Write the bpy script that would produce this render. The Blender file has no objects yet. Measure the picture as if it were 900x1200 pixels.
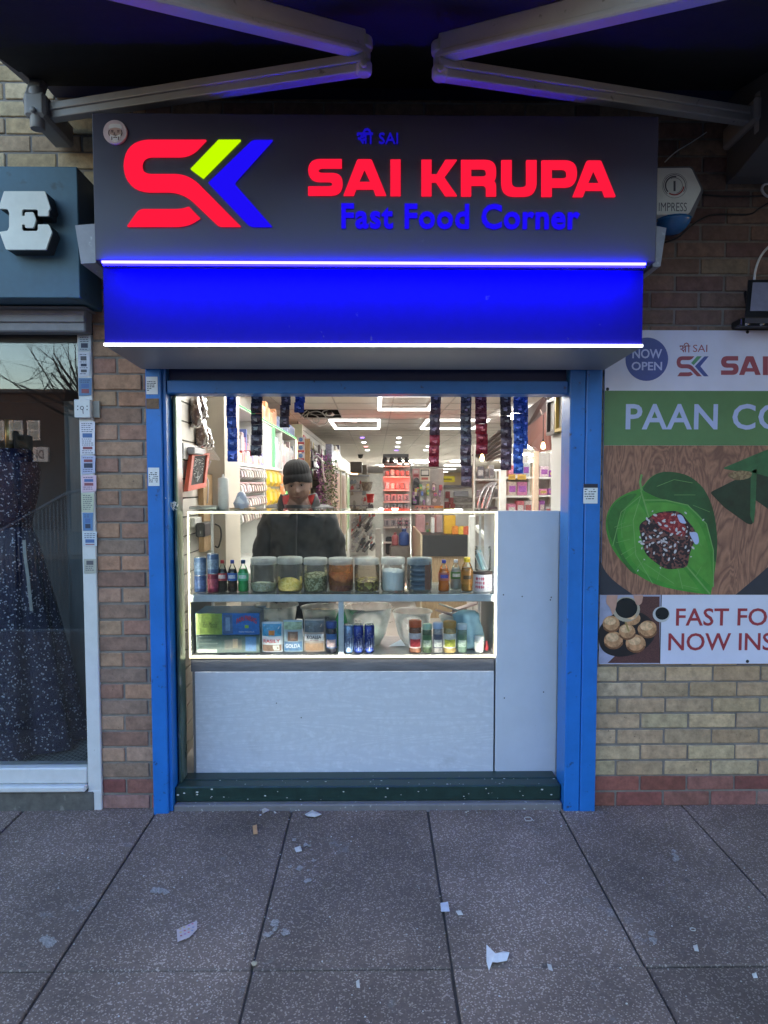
import bpy, bmesh, math, random
from mathutils import Vector, Matrix
random.seed(7)
S = bpy.context.scene
COL = S.collection
R = math.radians

# ------------------------------------------------------------------ camera
F, CX, CY = 820.0, 450.0, 615.0          # focal length and principal point in pixels of the 900x1200 photograph
YAW, PITCH = R(0.7), R(3.3)
CAM = Vector((0.0, -3.22, 1.52))
cd = bpy.data.cameras.new('camera')
cam = bpy.data.objects.new('camera', cd); COL.objects.link(cam)
cam.location = CAM
cam.rotation_euler = (R(90) - PITCH, 0, -YAW)
cd.sensor_fit = 'VERTICAL'; cd.sensor_height = 36.0; cd.lens = F / 1200 * 36.0
cd.shift_y = (CY - 600) / 1200
cd.clip_start = 0.05; cd.clip_end = 400
S.camera = cam

# ------------------------------------------------------------------ light
w = bpy.data.worlds.new('World'); S.world = w; w.use_nodes = True
nt = w.node_tree; nt.nodes.clear()
sky = nt.nodes.new('ShaderNodeTexSky'); sky.sky_type = 'NISHITA'; sky.sun_disc = False
SUN_EL, SUN_AZ = R(7), R(15)
sky.sun_elevation = SUN_EL; sky.sun_rotation = SUN_AZ
sky.air_density = 1.2; sky.dust_density = 0.3; sky.ozone_density = 4.0
bg = nt.nodes.new('ShaderNodeBackground'); bg.inputs[1].default_value = 0.15
wo = nt.nodes.new('ShaderNodeOutputWorld')
tint = nt.nodes.new('ShaderNodeVectorMath'); tint.operation = 'MULTIPLY'; tint.inputs[1].default_value = (1.60, 1.05, 0.82)
nt.links.new(sky.outputs[0], tint.inputs[0]); nt.links.new(tint.outputs[0], bg.inputs[0]); nt.links.new(bg.outputs[0], wo.inputs[0])
sd = bpy.data.lights.new('sun', 'SUN'); sd.energy = 0.4; sd.angle = R(12); sd.color = (1.0, 0.9, 0.8)
so = bpy.data.objects.new('sun', sd); COL.objects.link(so)
so.rotation_euler = Vector((-math.sin(SUN_AZ) * math.cos(SUN_EL), -math.cos(SUN_AZ) * math.cos(SUN_EL), -math.sin(SUN_EL))).to_track_quat('-Z', 'Y').to_euler()
S.view_settings.view_transform = 'Standard'; S.view_settings.look = 'None'
S.view_settings.exposure = 3.2; S.view_settings.gamma = 1
S.cycles.use_denoising = True
S.cycles.max_bounces = 8; S.cycles.transparent_max_bounces = 24
S.cycles.sample_clamp_indirect = 6
S.cycles.caustics_reflective = False; S.cycles.caustics_refractive = False

# ------------------------------------------------------------------ projection helpers (measure sizes at a chosen real distance)
_Rm = Matrix.Rotation(-YAW, 3, 'Z') @ Matrix.Rotation(R(90) - PITCH, 3, 'X')
def ray(px, py): return _Rm @ Vector(((px - CX) / F, (CY - py) / F, -1.0))
def at(px, py, Y):
    d = ray(px, py); return CAM + d * ((Y - CAM.y) / d.y)
def at_x(px, py, X):
    d = ray(px, py); return CAM + d * ((X - CAM.x) / d.x)
def at_z(px, py, Z):
    d = ray(px, py); return CAM + d * ((Z - CAM.z) / d.z)
SLOPE = 0.02
def gz(y): return min(0.0, SLOPE * y)
def at_g(px, py):
    d = ray(px, py); t = (0 - CAM.z + SLOPE * CAM.y) / (d.z - SLOPE * d.y); return CAM + d * t

# ------------------------------------------------------------------ materials
MATS = {}
def srgb(r, g, b):
    f = lambda c: (c / 255 / 12.92) if c / 255 <= 0.04045 else ((c / 255 + 0.055) / 1.055) ** 2.4
    return (f(r), f(g), f(b))
def mat(name, col, rough=0.5, metal=0.0, var=0.12, vs=18.0, bump=0.0, bs=60.0, spec=0.5, attr=False, stretch=None, dark=None):
    """plain procedural paint / plastic / fabric: base colour with a soft noise variation and optional fine bump"""
    if name in MATS: return MATS[name]
    m = bpy.data.materials.new(name); m.use_nodes = True; n = m.node_tree.nodes; l = m.node_tree.links
    b = n['Principled BSDF']; b.inputs['Roughness'].default_value = rough; b.inputs['Metallic'].default_value = metal
    b.inputs['Specular IOR Level'].default_value = spec
    tc = n.new('ShaderNodeTexCoord'); mp = n.new('ShaderNodeMapping'); l.new(tc.outputs['Object'], mp.inputs[0])
    if stretch: mp.inputs['Scale'].default_value = stretch
    nz = n.new('ShaderNodeTexNoise'); nz.inputs['Scale'].default_value = vs; nz.inputs['Detail'].default_value = 6; nz.inputs['Roughness'].default_value = 0.65
    l.new(mp.outputs[0], nz.inputs[0])
    mr = n.new('ShaderNodeMapRange'); mr.inputs[1].default_value = 0.3; mr.inputs[2].default_value = 0.7
    mr.inputs[3].default_value = 1 - var; mr.inputs[4].default_value = 1 + var
    l.new(nz.outputs[0], mr.inputs[0])
    mx = n.new('ShaderNodeVectorMath'); mx.operation = 'SCALE'
    if attr:
        at_ = n.new('ShaderNodeAttribute'); at_.attribute_name = 'col'; l.new(at_.outputs['Color'], mx.inputs[0])
    else: mx.inputs[0].default_value = col
    l.new(mr.outputs[0], mx.inputs['Scale'])
    out = mx.outputs[0]
    if dark:   # scattered dirt marks: (scale, threshold, colour)
        vz = n.new('ShaderNodeTexNoise'); vz.inputs['Scale'].default_value = dark[0]; vz.inputs['Detail'].default_value = 8; l.new(mp.outputs[0], vz.inputs[0])
        vr = n.new('ShaderNodeMapRange'); vr.inputs[1].default_value = dark[1]; vr.inputs[2].default_value = dark[1] + 0.08; l.new(vz.outputs[0], vr.inputs[0])
        mm = n.new('ShaderNodeMix'); mm.data_type = 'RGBA'; l.new(vr.outputs[0], mm.inputs[0]); l.new(out, mm.inputs[6]); mm.inputs[7].default_value = (*dark[2], 1)
        out = mm.outputs[2]
    l.new(out, b.inputs['Base Color'])
    if bump:
        nb = n.new('ShaderNodeTexNoise'); nb.inputs['Scale'].default_value = bs; nb.inputs['Detail'].default_value = 5; l.new(mp.outputs[0], nb.inputs[0])
        bp = n.new('ShaderNodeBump'); bp.inputs['Strength'].default_value = bump; bp.inputs['Distance'].default_value = 0.004
        l.new(nb.outputs[0], bp.inputs['Height']); l.new(bp.outputs[0], b.inputs['Normal'])
    rr = n.new('ShaderNodeMapRange'); rr.inputs[3].default_value = max(0.02, rough - 0.1); rr.inputs[4].default_value = min(1, rough + 0.1)
    l.new(nz.outputs[0], rr.inputs[0]); l.new(rr.outputs[0], b.inputs['Roughness'])
    MATS[name] = m; return m
def emit(name, col, s):
    if name in MATS: return MATS[name]
    m = bpy.data.materials.new(name); m.use_nodes = True; n = m.node_tree.nodes; l = m.node_tree.links
    n.remove(n['Principled BSDF']); e = n.new('ShaderNodeEmission'); e.inputs[0].default_value = (*col, 1); e.inputs[1].default_value = s
    l.new(e.outputs[0], n['Material Output'].inputs[0]); MATS[name] = m; return m
def glass(name, tint=(0.95, 0.97, 0.96), ior=1.45, rough=0.02, haze=0.0, hazecol=(0.8, 0.8, 0.8)):
    """thin clear sheet: lets light straight through and reflects by Fresnel; haze = share of a milky diffuse coat (smears, frosted plastic)"""
    if name in MATS: return MATS[name]
    m = bpy.data.materials.new(name); m.use_nodes = True; n = m.node_tree.nodes; l = m.node_tree.links
    n.remove(n['Principled BSDF'])
    t = n.new('ShaderNodeBsdfTransparent'); t.inputs[0].default_value = (*tint, 1)
    g = n.new('ShaderNodeBsdfGlossy'); g.inputs['Roughness'].default_value = rough
    fr = n.new('ShaderNodeFresnel'); fr.inputs[0].default_value = ior
    mx = n.new('ShaderNodeMixShader'); l.new(fr.outputs[0], mx.inputs[0]); l.new(t.outputs[0], mx.inputs[1]); l.new(g.outputs[0], mx.inputs[2])
    o = mx
    if haze:
        d = n.new('ShaderNodeBsdfDiffuse'); d.inputs[0].default_value = (*hazecol, 1)
        tl = n.new('ShaderNodeBsdfTranslucent'); tl.inputs[0].default_value = (*hazecol, 1)
        dm = n.new('ShaderNodeMixShader'); l.new(d.outputs[0], dm.inputs[1]); l.new(tl.outputs[0], dm.inputs[2])
        tc = n.new('ShaderNodeTexCoord'); nz = n.new('ShaderNodeTexNoise'); nz.inputs['Scale'].default_value = 6; nz.inputs['Detail'].default_value = 6
        l.new(tc.outputs['Object'], nz.inputs[0]); mr = n.new('ShaderNodeMapRange'); mr.inputs[1].default_value = 0.3; mr.inputs[2].default_value = 0.75
        mr.inputs[3].default_value = haze * 0.4; mr.inputs[4].default_value = haze * 1.6; l.new(nz.outputs[0], mr.inputs[0])
        m2 = n.new('ShaderNodeMixShader'); l.new(mr.outputs[0], m2.inputs[0]); l.new(mx.outputs[0], m2.inputs[1]); l.new(dm.outputs[0], m2.inputs[2]); o = m2
    l.new(o.outputs[0], n['Material Output'].inputs[0]); MATS[name] = m; return m
def voro(name, base, spot, scale, thr, rough=0.4, metal=0.0, bump=0.3, stretch=None):
    """speckled stuff (seeds, sequins, terrazzo): cells whose random value passes a threshold take the spot colour"""
    if name in MATS: return MATS[name]
    m = mat(name, base, rough, metal, 0.25, scale * 0.4); n = m.node_tree.nodes; l = m.node_tree.links; b = n['Principled BSDF']
    src = b.inputs['Base Color'].links[0].from_socket; tc = [x for x in n if x.type == 'TEX_COORD'][0]
    mp = n.new('ShaderNodeMapping'); l.new(tc.outputs['Object'], mp.inputs[0])
    if stretch: mp.inputs['Scale'].default_value = stretch
    v = n.new('ShaderNodeTexVoronoi'); v.inputs['Scale'].default_value = scale; l.new(mp.outputs[0], v.inputs[0])
    sp = n.new('ShaderNodeSeparateColor'); l.new(v.outputs['Color'], sp.inputs[0])
    mr = n.new('ShaderNodeMapRange'); mr.inputs[1].default_value = thr; mr.inputs[2].default_value = thr + 0.03; l.new(sp.outputs[0], mr.inputs[0])
    mm = n.new('ShaderNodeMix'); mm.data_type = 'RGBA'; l.new(mr.outputs[0], mm.inputs[0]); l.new(src, mm.inputs[6]); mm.inputs[7].default_value = (*spot, 1)
    l.new(mm.outputs[2], b.inputs['Base Color'])
    bp = n.new('ShaderNodeBump'); bp.inputs['Strength'].default_value = bump; bp.inputs['Distance'].default_value = 0.004
    l.new(v.outputs['Distance'], bp.inputs['Height']); l.new(bp.outputs[0], b.inputs['Normal'])
    return m
def wood(name, c1, c2, scale=4.0, stretch=(1, 1, 12), rough=0.5, dist=3.0, dark=None):
    if name in MATS: return MATS[name]
    m = mat(name, c1, rough, 0, 0.15, 30); n = m.node_tree.nodes; l = m.node_tree.links; b = n['Principled BSDF']
    src = b.inputs['Base Color'].links[0].from_socket; tc = [x for x in n if x.type == 'TEX_COORD'][0]
    mp = n.new('ShaderNodeMapping'); mp.inputs['Scale'].default_value = stretch; l.new(tc.outputs['Object'], mp.inputs[0])
    nz = n.new('ShaderNodeTexNoise'); nz.inputs['Scale'].default_value = scale; nz.inputs['Detail'].default_value = 4; nz.inputs['Distortion'].default_value = dist; l.new(mp.outputs[0], nz.inputs[0])
    wv = n.new('ShaderNodeMath'); wv.operation = 'MULTIPLY'; wv.inputs[1].default_value = 22; l.new(nz.outputs[0], wv.inputs[0])
    fr = n.new('ShaderNodeMath'); fr.operation = 'PINGPONG'; fr.inputs[1].default_value = 1; l.new(wv.outputs[0], fr.inputs[0])
    mm = n.new('ShaderNodeMix'); mm.data_type = 'RGBA'; l.new(fr.outputs[0], mm.inputs[0]); l.new(src, mm.inputs[6]); mm.inputs[7].default_value = (*c2, 1)
    out = mm.outputs[2]
    if dark:
        z = n.new('ShaderNodeTexNoise'); z.inputs['Scale'].default_value = dark[0]; z.inputs['Detail'].default_value = 9; z.inputs['Roughness'].default_value = 0.7; l.new(tc.outputs['Object'], z.inputs[0])
        zr_ = n.new('ShaderNodeMapRange'); zr_.inputs[1].default_value = dark[1]; zr_.inputs[2].default_value = dark[1] + 0.14; zr_.inputs[4].default_value = 0.5; l.new(z.outputs[0], zr_.inputs[0])
        m3 = n.new('ShaderNodeMix'); m3.data_type = 'RGBA'; l.new(zr_.outputs[0], m3.inputs[0]); l.new(out, m3.inputs[6]); m3.inputs[7].default_value = (*dark[2], 1); out = m3.outputs[2]
    l.new(out, b.inputs['Base Color']); return m

# ------------------------------------------------------------------ mesh builder
OFF = {}
def curve_mesh(loops, fill=True):
    cu = bpy.data.curves.new('tmp', 'CURVE'); cu.dimensions = '2D'; cu.fill_mode = 'BOTH'
    for lp in loops:
        sp = cu.splines.new('POLY'); sp.points.add(len(lp) - 1); sp.use_cyclic_u = True
        for p, (x, y) in zip(sp.points, lp): p.co = (x, y, 0, 1)
    return _to_mesh(cu)
def _to_mesh(cu):
    o = bpy.data.objects.new('tmp', cu); COL.objects.link(o); bpy.context.view_layer.update()
    me = bpy.data.meshes.new_from_object(o.evaluated_get(bpy.context.evaluated_depsgraph_get()))
    vs = [v.co.copy() for v in me.vertices]; fs = [list(p.vertices) for p in me.polygons]
    bpy.data.objects.remove(o); bpy.data.curves.remove(cu); bpy.data.meshes.remove(me)
    return vs, fs
def rounded(pts, seg=5):
    """outline with a radius at each corner: [(x, y, r)] -> [(x, y)]"""
    out = []; n = len(pts)
    for i, p in enumerate(pts):
        r = p[2] if len(p) > 2 else 0; c = Vector(p[:2])
        if r <= 0: out.append((c.x, c.y)); continue
        a = Vector(pts[i - 1][:2]) - c; b = Vector(pts[(i + 1) % n][:2]) - c
        ra = min(r, a.length * 0.499); rb = min(r, b.length * 0.499)
        p0 = c + a.normalized() * ra; p1 = c + b.normalized() * rb
        for k in range(seg + 1):
            t = k / seg; q = p0 * (1 - t) ** 2 + c * 2 * t * (1 - t) * 0.9 + c * 0.0 + p1 * t ** 2 + (p0 + p1) * 0.5 * 2 * t * (1 - t) * 0.1
            out.append((q.x, q.y))
    return out
class MB:
    def __init__(s): s.v = []; s.f = []; s.m = []; s.c = []; s.s = []
    def add(s, vs, fs, m=0, c=None, smooth=False):
        o = len(s.v); s.v += [Vector(x) for x in vs]
        for f in fs: s.f.append([o + i for i in f]); s.m.append(m); s.c.append(c); s.s.append(smooth)
        return s
    def box(s, x0, x1, y0, y1, z0, z1, m=0, c=None, M=None, ch=0.0):
        if ch:   # chamfered front/back edges
            h = min(ch, (x1 - x0) / 2.1, (y1 - y0) / 2.1, (z1 - z0) / 2.1)
            b = bmesh.new(); bmesh.ops.create_cube(b, size=1)
            for v in b.verts: v.co = Vector(((x0 + x1) / 2 + v.co.x * (x1 - x0), (y0 + y1) / 2 + v.co.y * (y1 - y0), (z0 + z1) / 2 + v.co.z * (z1 - z0)))
            bmesh.ops.bevel(b, geom=b.edges[:], offset=h, segments=1, affect='EDGES', profile=0.5)
            b.verts.index_update(); vs = [v.co.copy() for v in b.verts]; fs = [[v.index for v in f.verts] for f in b.faces]; b.free()
        else:
            vs = [Vector((x, y, z)) for x in (x0, x1) for y in (y0, y1) for z in (z0, z1)]
            fs = [(0, 1, 3, 2), (4, 6, 7, 5), (0, 4, 5, 1), (2, 3, 7, 6), (0, 2, 6, 4), (1, 5, 7, 3)]
        if M is not None: vs = [M @ v for v in vs]
        return s.add(vs, fs, m, c)
    def lathe(s, prof, c, n=20, m=0, col=None, axis='Z', cap=True, smooth=True, wob=None, a0=0, a1=2 * math.pi):
        """prof = [(r, h)] about a vertical axis through c"""
        full = abs(a1 - a0 - 2 * math.pi) < 1e-6; k = n if full else n + 1
        vs = []
        for (r, h) in prof:
            for i in range(k):
                a = a0 + (a1 - a0) * i / n; rr = r * (wob(a, h) if wob else 1)
                p = (rr * math.cos(a), rr * math.sin(a), h)
                if axis == 'Y': p = (p[0], p[2], p[1])
                if axis == 'X': p = (p[2], p[0], p[1])
                vs.append(Vector(c) + Vector(p))
        fs = []
        for j in range(len(prof) - 1):
            for i in range(n):
                a, b = j * k + i, j * k + (i + 1) % k
                fs.append((a, b, b + k, a + k))
        s.add(vs, fs, m, col, smooth)
        if cap and full:
            o = len(s.v) - len(vs)
            for j in (0, len(prof) - 1):
                if prof[j][0] > 1e-5: s.f.append([o + j * k + i for i in range(n)]); s.m.append(m); s.c.append(col); s.s.append(False)
        return s
    def tube(s, pts, r, n=8, m=0, c=None, cap=True):
        pts = [Vector(p) for p in pts]; rs = r if isinstance(r, (list, tuple)) else [r] * len(pts)
        vs = []; up = None
        for i, p in enumerate(pts):
            t = (pts[min(i + 1, len(pts) - 1)] - pts[max(i - 1, 0)]).normalized()
            if up is None or abs(up.dot(t)) > 0.98: up = Vector((0, 0, 1)) if abs(t.z) < 0.9 else Vector((1, 0, 0))
            a = t.cross(up).normalized(); b = a.cross(t).normalized(); up = b
            vs += [p + (a * math.cos(2 * math.pi * k / n) + b * math.sin(2 * math.pi * k / n)) * rs[i] for k in range(n)]
        fs = [(i * n + k, i * n + (k + 1) % n, (i + 1) * n + (k + 1) % n, (i + 1) * n + k) for i in range(len(pts) - 1) for k in range(n)]
        if cap: fs += [list(range(n)), list(range((len(pts) - 1) * n, len(pts) * n))]
        return s.add(vs, fs, m, c, n > 5)
    def beam(s, p0, p1, w, h, m=0, c=None, up=(0, 0, 1), taper=1.0):
        """square section bar from p0 to p1, w across, h along up"""
        p0, p1 = Vector(p0), Vector(p1); t = (p1 - p0).normalized(); a = t.cross(Vector(up)).normalized(); b = a.cross(t).normalized()
        vs = []
        for p, k in ((p0, 1), (p1, taper)):
            for (i, j) in ((-1, -1), (1, -1), (1, 1), (-1, 1)): vs.append(p + a * i * w / 2 * k + b * j * h / 2 * k)
        return s.add(vs, [(0, 1, 2, 3), (4, 5, 6, 7), (0, 1, 5, 4), (1, 2, 6, 5), (2, 3, 7, 6), (3, 0, 4, 7)], m, c)
    def slab(s, loops, Y, t, m=0, c=None):
        """flat outline(s) in x, z at depth Y, thickness t going away from the street; inner loops are holes"""
        vs, fs = curve_mesh(loops); n = len(vs)
        V = [Vector((v.x, Y, v.y)) for v in vs]
        if t == 0: return s.add(V, fs, m, c)
        V += [Vector((v.x, Y + t, v.y)) for v in vs]
        fs2 = [f[::-1] for f in fs] + [[i + n for i in f] for f in fs]
        cnt = {}
        for f in fs:
            for a, b in zip(f, f[1:] + f[:1]): cnt[(min(a, b), max(a, b))] = cnt.get((min(a, b), max(a, b)), 0) + 1
        fs2 += [(a, b, b + n, a + n) for (a, b), k in cnt.items() if k == 1]
        return s.add(V, fs2, m, c)
    def pslab(s, loops, Y, t, m=0, c=None):
        """slab whose outline is measured on the photograph at depth Y"""
        return s.slab([[((q := at(x, y, Y)).x, q.z) for x, y in lp] for lp in loops], Y, t, m, c)
    def pstrip(s, pts, w, Y, t, m=0, c=None):
        """brush stroke of width w (metres) along photograph points at depth Y"""
        P = [at(x, y, Y) for x, y in pts]; P = [Vector((p.x, p.z)) for p in P]; L = []; Rr = []
        for i, p in enumerate(P):
            d = (P[min(i + 1, len(P) - 1)] - P[max(i - 1, 0)]); d = d.normalized() if d.length > 0 else Vector((1, 0)); nn = Vector((-d.y, d.x)) * w / 2
            L.append(p + nn); Rr.append(p - nn)
        n = len(P); vs = [Vector((p.x, Y, p.y)) for p in L + Rr]; fs = [(i, i + 1, n + i + 1, n + i) for i in range(n - 1)]
        if t:
            vs += [v + Vector((0, t, 0)) for v in vs]; N = 2 * n
            fs += [tuple(N + k for k in f) for f in fs[:n - 1]] + [(i, i + 1, N + i + 1, N + i) for i in range(n - 1)] + [(n + i, n + i + 1, N + n + i + 1, N + n + i) for i in range(n - 1)]
            fs += [(0, n, N + n, N), (n - 1, 2 * n - 1, N + 2 * n - 1, N + n - 1)]
        return s.add(vs, fs, m, c)
    def text(s, body, x0, x1, z0, z1, Y, t=0.0, bold=0.0, m=0, c=None, space=1.0, shear=0.0, M=None):
        """raised lettering filling the rectangle x0..x1, z0..z1, its face at depth Y"""
        cu = bpy.data.curves.new('tmp', 'FONT'); cu.body = body; cu.size = 1; cu.offset = bold; cu.space_character = space; cu.shear = shear
        cu.resolution_u = 3
        vs, fs = _to_mesh(cu)
        if not vs: return s
        a0, a1 = min(v.x for v in vs), max(v.x for v in vs); b0, b1 = min(v.y for v in vs), max(v.y for v in vs)
        q = [Vector((x0 + (v.x - a0) / (a1 - a0) * (x1 - x0), Y, z0 + (v.y - b0) / (b1 - b0) * (z1 - z0))) for v in vs]; n = len(q)
        F2 = [list(f) for f in fs]
        if t:
            cnt = {}
            for f in fs:
                for a, b in zip(f, f[1:] + f[:1]): cnt[(min(a, b), max(a, b))] = cnt.get((min(a, b), max(a, b)), 0) + 1
            q += [v + Vector((0, t, 0)) for v in q]; F2 += [(a, b, b + n, a + n) for (a, b), k in cnt.items() if k == 1]
        if M is not None: q = [M @ v for v in q]
        return s.add(q, F2, m, c)
    def ptext(s, body, px0, py0, px1, py1, Y, **k):
        a = at(px0, py1, Y); b = at(px1, py0, Y); return s.text(body, a.x, b.x, a.z, b.z, Y, **k)
    def build(s, name, mats, parent=None, bevel=0.0, sub=0, smooth=False):
        me = bpy.data.meshes.new(name)
        if parent is not None: off = OFF[parent.name]
        else:
            lo = [min(v[i] for v in s.v) for i in range(3)]; hi = [max(v[i] for v in s.v) for i in range(3)]
            off = Vector(((lo[0] + hi[0]) / 2, (lo[1] + hi[1]) / 2, lo[2]))
        me.from_pydata([tuple(v - off) for v in s.v], [], s.f)
        mats = mats if isinstance(mats, (list, tuple)) else [mats]
        for q in mats: me.materials.append(q)
        for p, k, sm in zip(me.polygons, s.m, s.s): p.material_index = k; p.use_smooth = sm or smooth
        if any(c is not None for c in s.c):
            ca = me.color_attributes.new('col', 'FLOAT_COLOR', 'CORNER')
            for p, c in zip(me.polygons, s.c):
                for li in p.loop_indices: ca.data[li].color = (*(c or (0.5, 0.5, 0.5)), 1)
        b = bmesh.new(); b.from_mesh(me); bmesh.ops.recalc_face_normals(b, faces=b.faces); b.to_mesh(me); b.free()
        o = bpy.data.objects.new(name, me); COL.objects.link(o)
        if parent is not None: o.parent = parent; OFF[o.name] = off
        else: o.location = off; OFF[o.name] = off
        if bevel:
            bv = o.modifiers.new('bevel', 'BEVEL'); bv.width = bevel; bv.segments = 2; bv.limit_method = 'ANGLE'; bv.angle_limit = R(40)
        if sub:
            sb = o.modifiers.new('sub', 'SUBSURF'); sb.levels = sub; sb.render_levels = sub
        return o
def tag(o, label, cat, group=None, kind=None):
    if label: o['label'] = label
    if cat: o['category'] = cat
    if group: o['group'] = group
    if kind: o['kind'] = kind
    return o
def thing(name, loc, label, cat, group=None):
    o = bpy.data.objects.new(name, None); COL.objects.link(o); o.empty_display_size = 0.05
    o.location = loc; OFF[o.name] = Vector(loc); return tag(o, label, cat, group)
def dup(root, loc, label=None, rotz=None, scale=None):
    def rec(o, par):
        c = o.copy(); COL.objects.link(c)
        if par is not None: c.parent = par
        for ch in list(o.children): rec(ch, c)
        return c
    r = rec(root, None); r.location = loc
    if label: r['label'] = label
    if rotz is not None: r.rotation_euler = (0, 0, rotz)
    if scale: r.scale = scale
    return r
def one(mb, name, mats, label, cat, group=None, **k): return tag(mb.build(name, mats, **k), label, cat, group)
def jit(c, a=0.15): 
    k = 1 + random.uniform(-a, a); return tuple(max(0, x * k * (1 + random.uniform(-a, a) * 0.4)) for x in c)

# ================================================================== SETTING: ground
M_slab = voro('paving_stone', (0.166, 0.119, 0.104), (0.40, 0.315, 0.28), 230, 0.84, rough=0.8, bump=0.35)
M_slab2 = M_slab
_n = M_slab.node_tree.nodes; _l = M_slab.node_tree.links; _b = _n['Principled BSDF']
_src = _b.inputs['Base Color'].links[0].from_socket
_tc = [x for x in _n if x.type == 'TEX_COORD'][0]
_nz = _n.new('ShaderNodeTexNoise'); _nz.inputs['Scale'].default_value = 2.2; _nz.inputs['Detail'].default_value = 7; _l.new(_tc.outputs['Object'], _nz.inputs[0])
_mr = _n.new('ShaderNodeMapRange'); _mr.inputs[1].default_value = 0.3; _mr.inputs[2].default_value = 0.72; _mr.inputs[3].default_value = 0.6; _mr.inputs[4].default_value = 1.35; _l.new(_nz.outputs[0], _mr.inputs[0])
_sc = _n.new('ShaderNodeVectorMath'); _sc.operation = 'SCALE'; _l.new(_src, _sc.inputs[0]); _l.new(_mr.outputs[0], _sc.inputs['Scale'])
_n3 = _n.new('ShaderNodeTexNoise'); _n3.inputs['Scale'].default_value = 5.5; _n3.inputs['Detail'].default_value = 9; _n3.inputs['Roughness'].default_value = 0.7; _l.new(_tc.outputs['Object'], _n3.inputs[0])
_r3 = _n.new('ShaderNodeMapRange'); _r3.inputs[1].default_value = 0.62; _r3.inputs[2].default_value = 0.72; _r3.inputs[4].default_value = 0.6; _l.new(_n3.outputs[0], _r3.inputs[0])
_m3 = _n.new('ShaderNodeMix'); _m3.data_type = 'RGBA'; _l.new(_r3.outputs[0], _m3.inputs[0]); _l.new(_sc.outputs[0], _m3.inputs[6]); _m3.inputs[7].default_value = (0.24, 0.235, 0.25, 1)
_v4 = _n.new('ShaderNodeTexVoronoi'); _v4.inputs['Scale'].default_value = 4.3; _l.new(_tc.outputs['Object'], _v4.inputs[0])
_r4 = _n.new('ShaderNodeMapRange'); _r4.inputs[1].default_value = 0.045; _r4.inputs[2].default_value = 0.075; _r4.inputs[3].default_value = 0.55; _r4.inputs[4].default_value = 0.0; _l.new(_v4.outputs['Distance'], _r4.inputs[0])
_m4 = _n.new('ShaderNodeMix'); _m4.data_type = 'RGBA'; _l.new(_r4.outputs[0], _m4.inputs[0]); _l.new(_m3.outputs[2], _m4.inputs[6]); _m4.inputs[7].default_value = (0.06, 0.052, 0.05, 1)
_at = _n.new('ShaderNodeAttribute'); _at.attribute_name = 'col'
_sl = _n.new('ShaderNodeVectorMath'); _sl.operation = 'MULTIPLY'; _l.new(_m4.outputs[2], _sl.inputs[0]); _l.new(_at.outputs['Color'], _sl.inputs[1])
_l.new(_sl.outputs[0], _b.inputs['Base Color'])
M_dirt = mat('joint_dirt', (0.07, 0.06, 0.055), 0.95, bump=0.4)
mb = MB()
jx = [at_g(px, 955).x for px in (180, 340, 502, 660, 810)]
pitch_x = (jx[-1] - jx[0]) / 4
xs = [jx[0] - pitch_x * k for k in range(14, 0, -1)] + jx + [jx[-1] + pitch_x * k for k in range(1, 14)]
yj = at_g(450, 1135).y; row = yj - 0.02
ys = [0.02 + row * k for k in range(0, 5)]
g = 0.004
for i in range(len(xs) - 1):
    for j in range(len(ys) - 1):
        x0, x1, y1, y0 = xs[i] + g, xs[i + 1] - g, ys[j] - g, ys[j + 1] + g
        dz = random.uniform(-0.0025, 0.0025)
        c = 0.004
        top = [(x0 + c, y0 + c), (x1 - c, y0 + c), (x1 - c, y1 - c), (x0 + c, y1 - c)]; low = [(x0, y0), (x1, y0), (x1, y1), (x0, y1)]; q_ = [(random.uniform(-.002, .002), random.uniform(-.002, .002)) for _ in range(4)]; top = [(x + u, y + v) for (x, y), (u, v) in zip(top, q_)]; low = [(x + u, y + v) for (x, y), (u, v) in zip(low, q_)]
        vs = [Vector((x, y, SLOPE * y + dz)) for x, y in top] + [Vector((x, y, SLOPE * y + dz - c)) for x, y in low] + [Vector((x, y, SLOPE * y - 0.05)) for x, y in low]
        mb.add(vs, [(0, 1, 2, 3)] + [(k, (k + 1) % 4, 4 + (k + 1) % 4, 4 + k) for k in range(4)] + [(4 + k, 4 + (k + 1) % 4, 8 + (k + 1) % 4, 8 + k) for k in range(4)], 0, (lambda t_: (t_ * 1.01, t_, t_ * 0.985))(random.uniform(0.84, 1.12)))
yk = ys[-1]
o = mb.build('pavement', M_slab); o['kind'] = 'structure'
mb = MB(); mb.add([(-12, 0.06, -0.009), (12, 0.06, -0.009), (12, yk, SLOPE * yk - 0.011), (-12, yk, SLOPE * yk - 0.011)], [(0, 1, 2, 3)])
o = mb.build('ground', M_dirt); o['kind'] = 'structure'
mb = MB(); mb.box(-12, 12, yk - 0.15, yk, SLOPE * yk - 0.3, SLOPE * yk - 0.002, ch=0.015)
o = mb.build('kerb', mat('kerb_stone', (0.3, 0.29, 0.28), 0.8, bump=0.3)); o['kind'] = 'structure'
zr = SLOPE * yk - 0.13
mb = MB(); mb.add([(-150, yk - 0.15, zr), (150, yk - 0.15, zr), (150, -150, zr), (-150, -150, zr)], [(0, 1, 2, 3)])
o = mb.build('road', mat('asphalt', (0.05, 0.05, 0.053), 0.85, bump=0.4, bs=120)); o['kind'] = 'structure'

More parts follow.
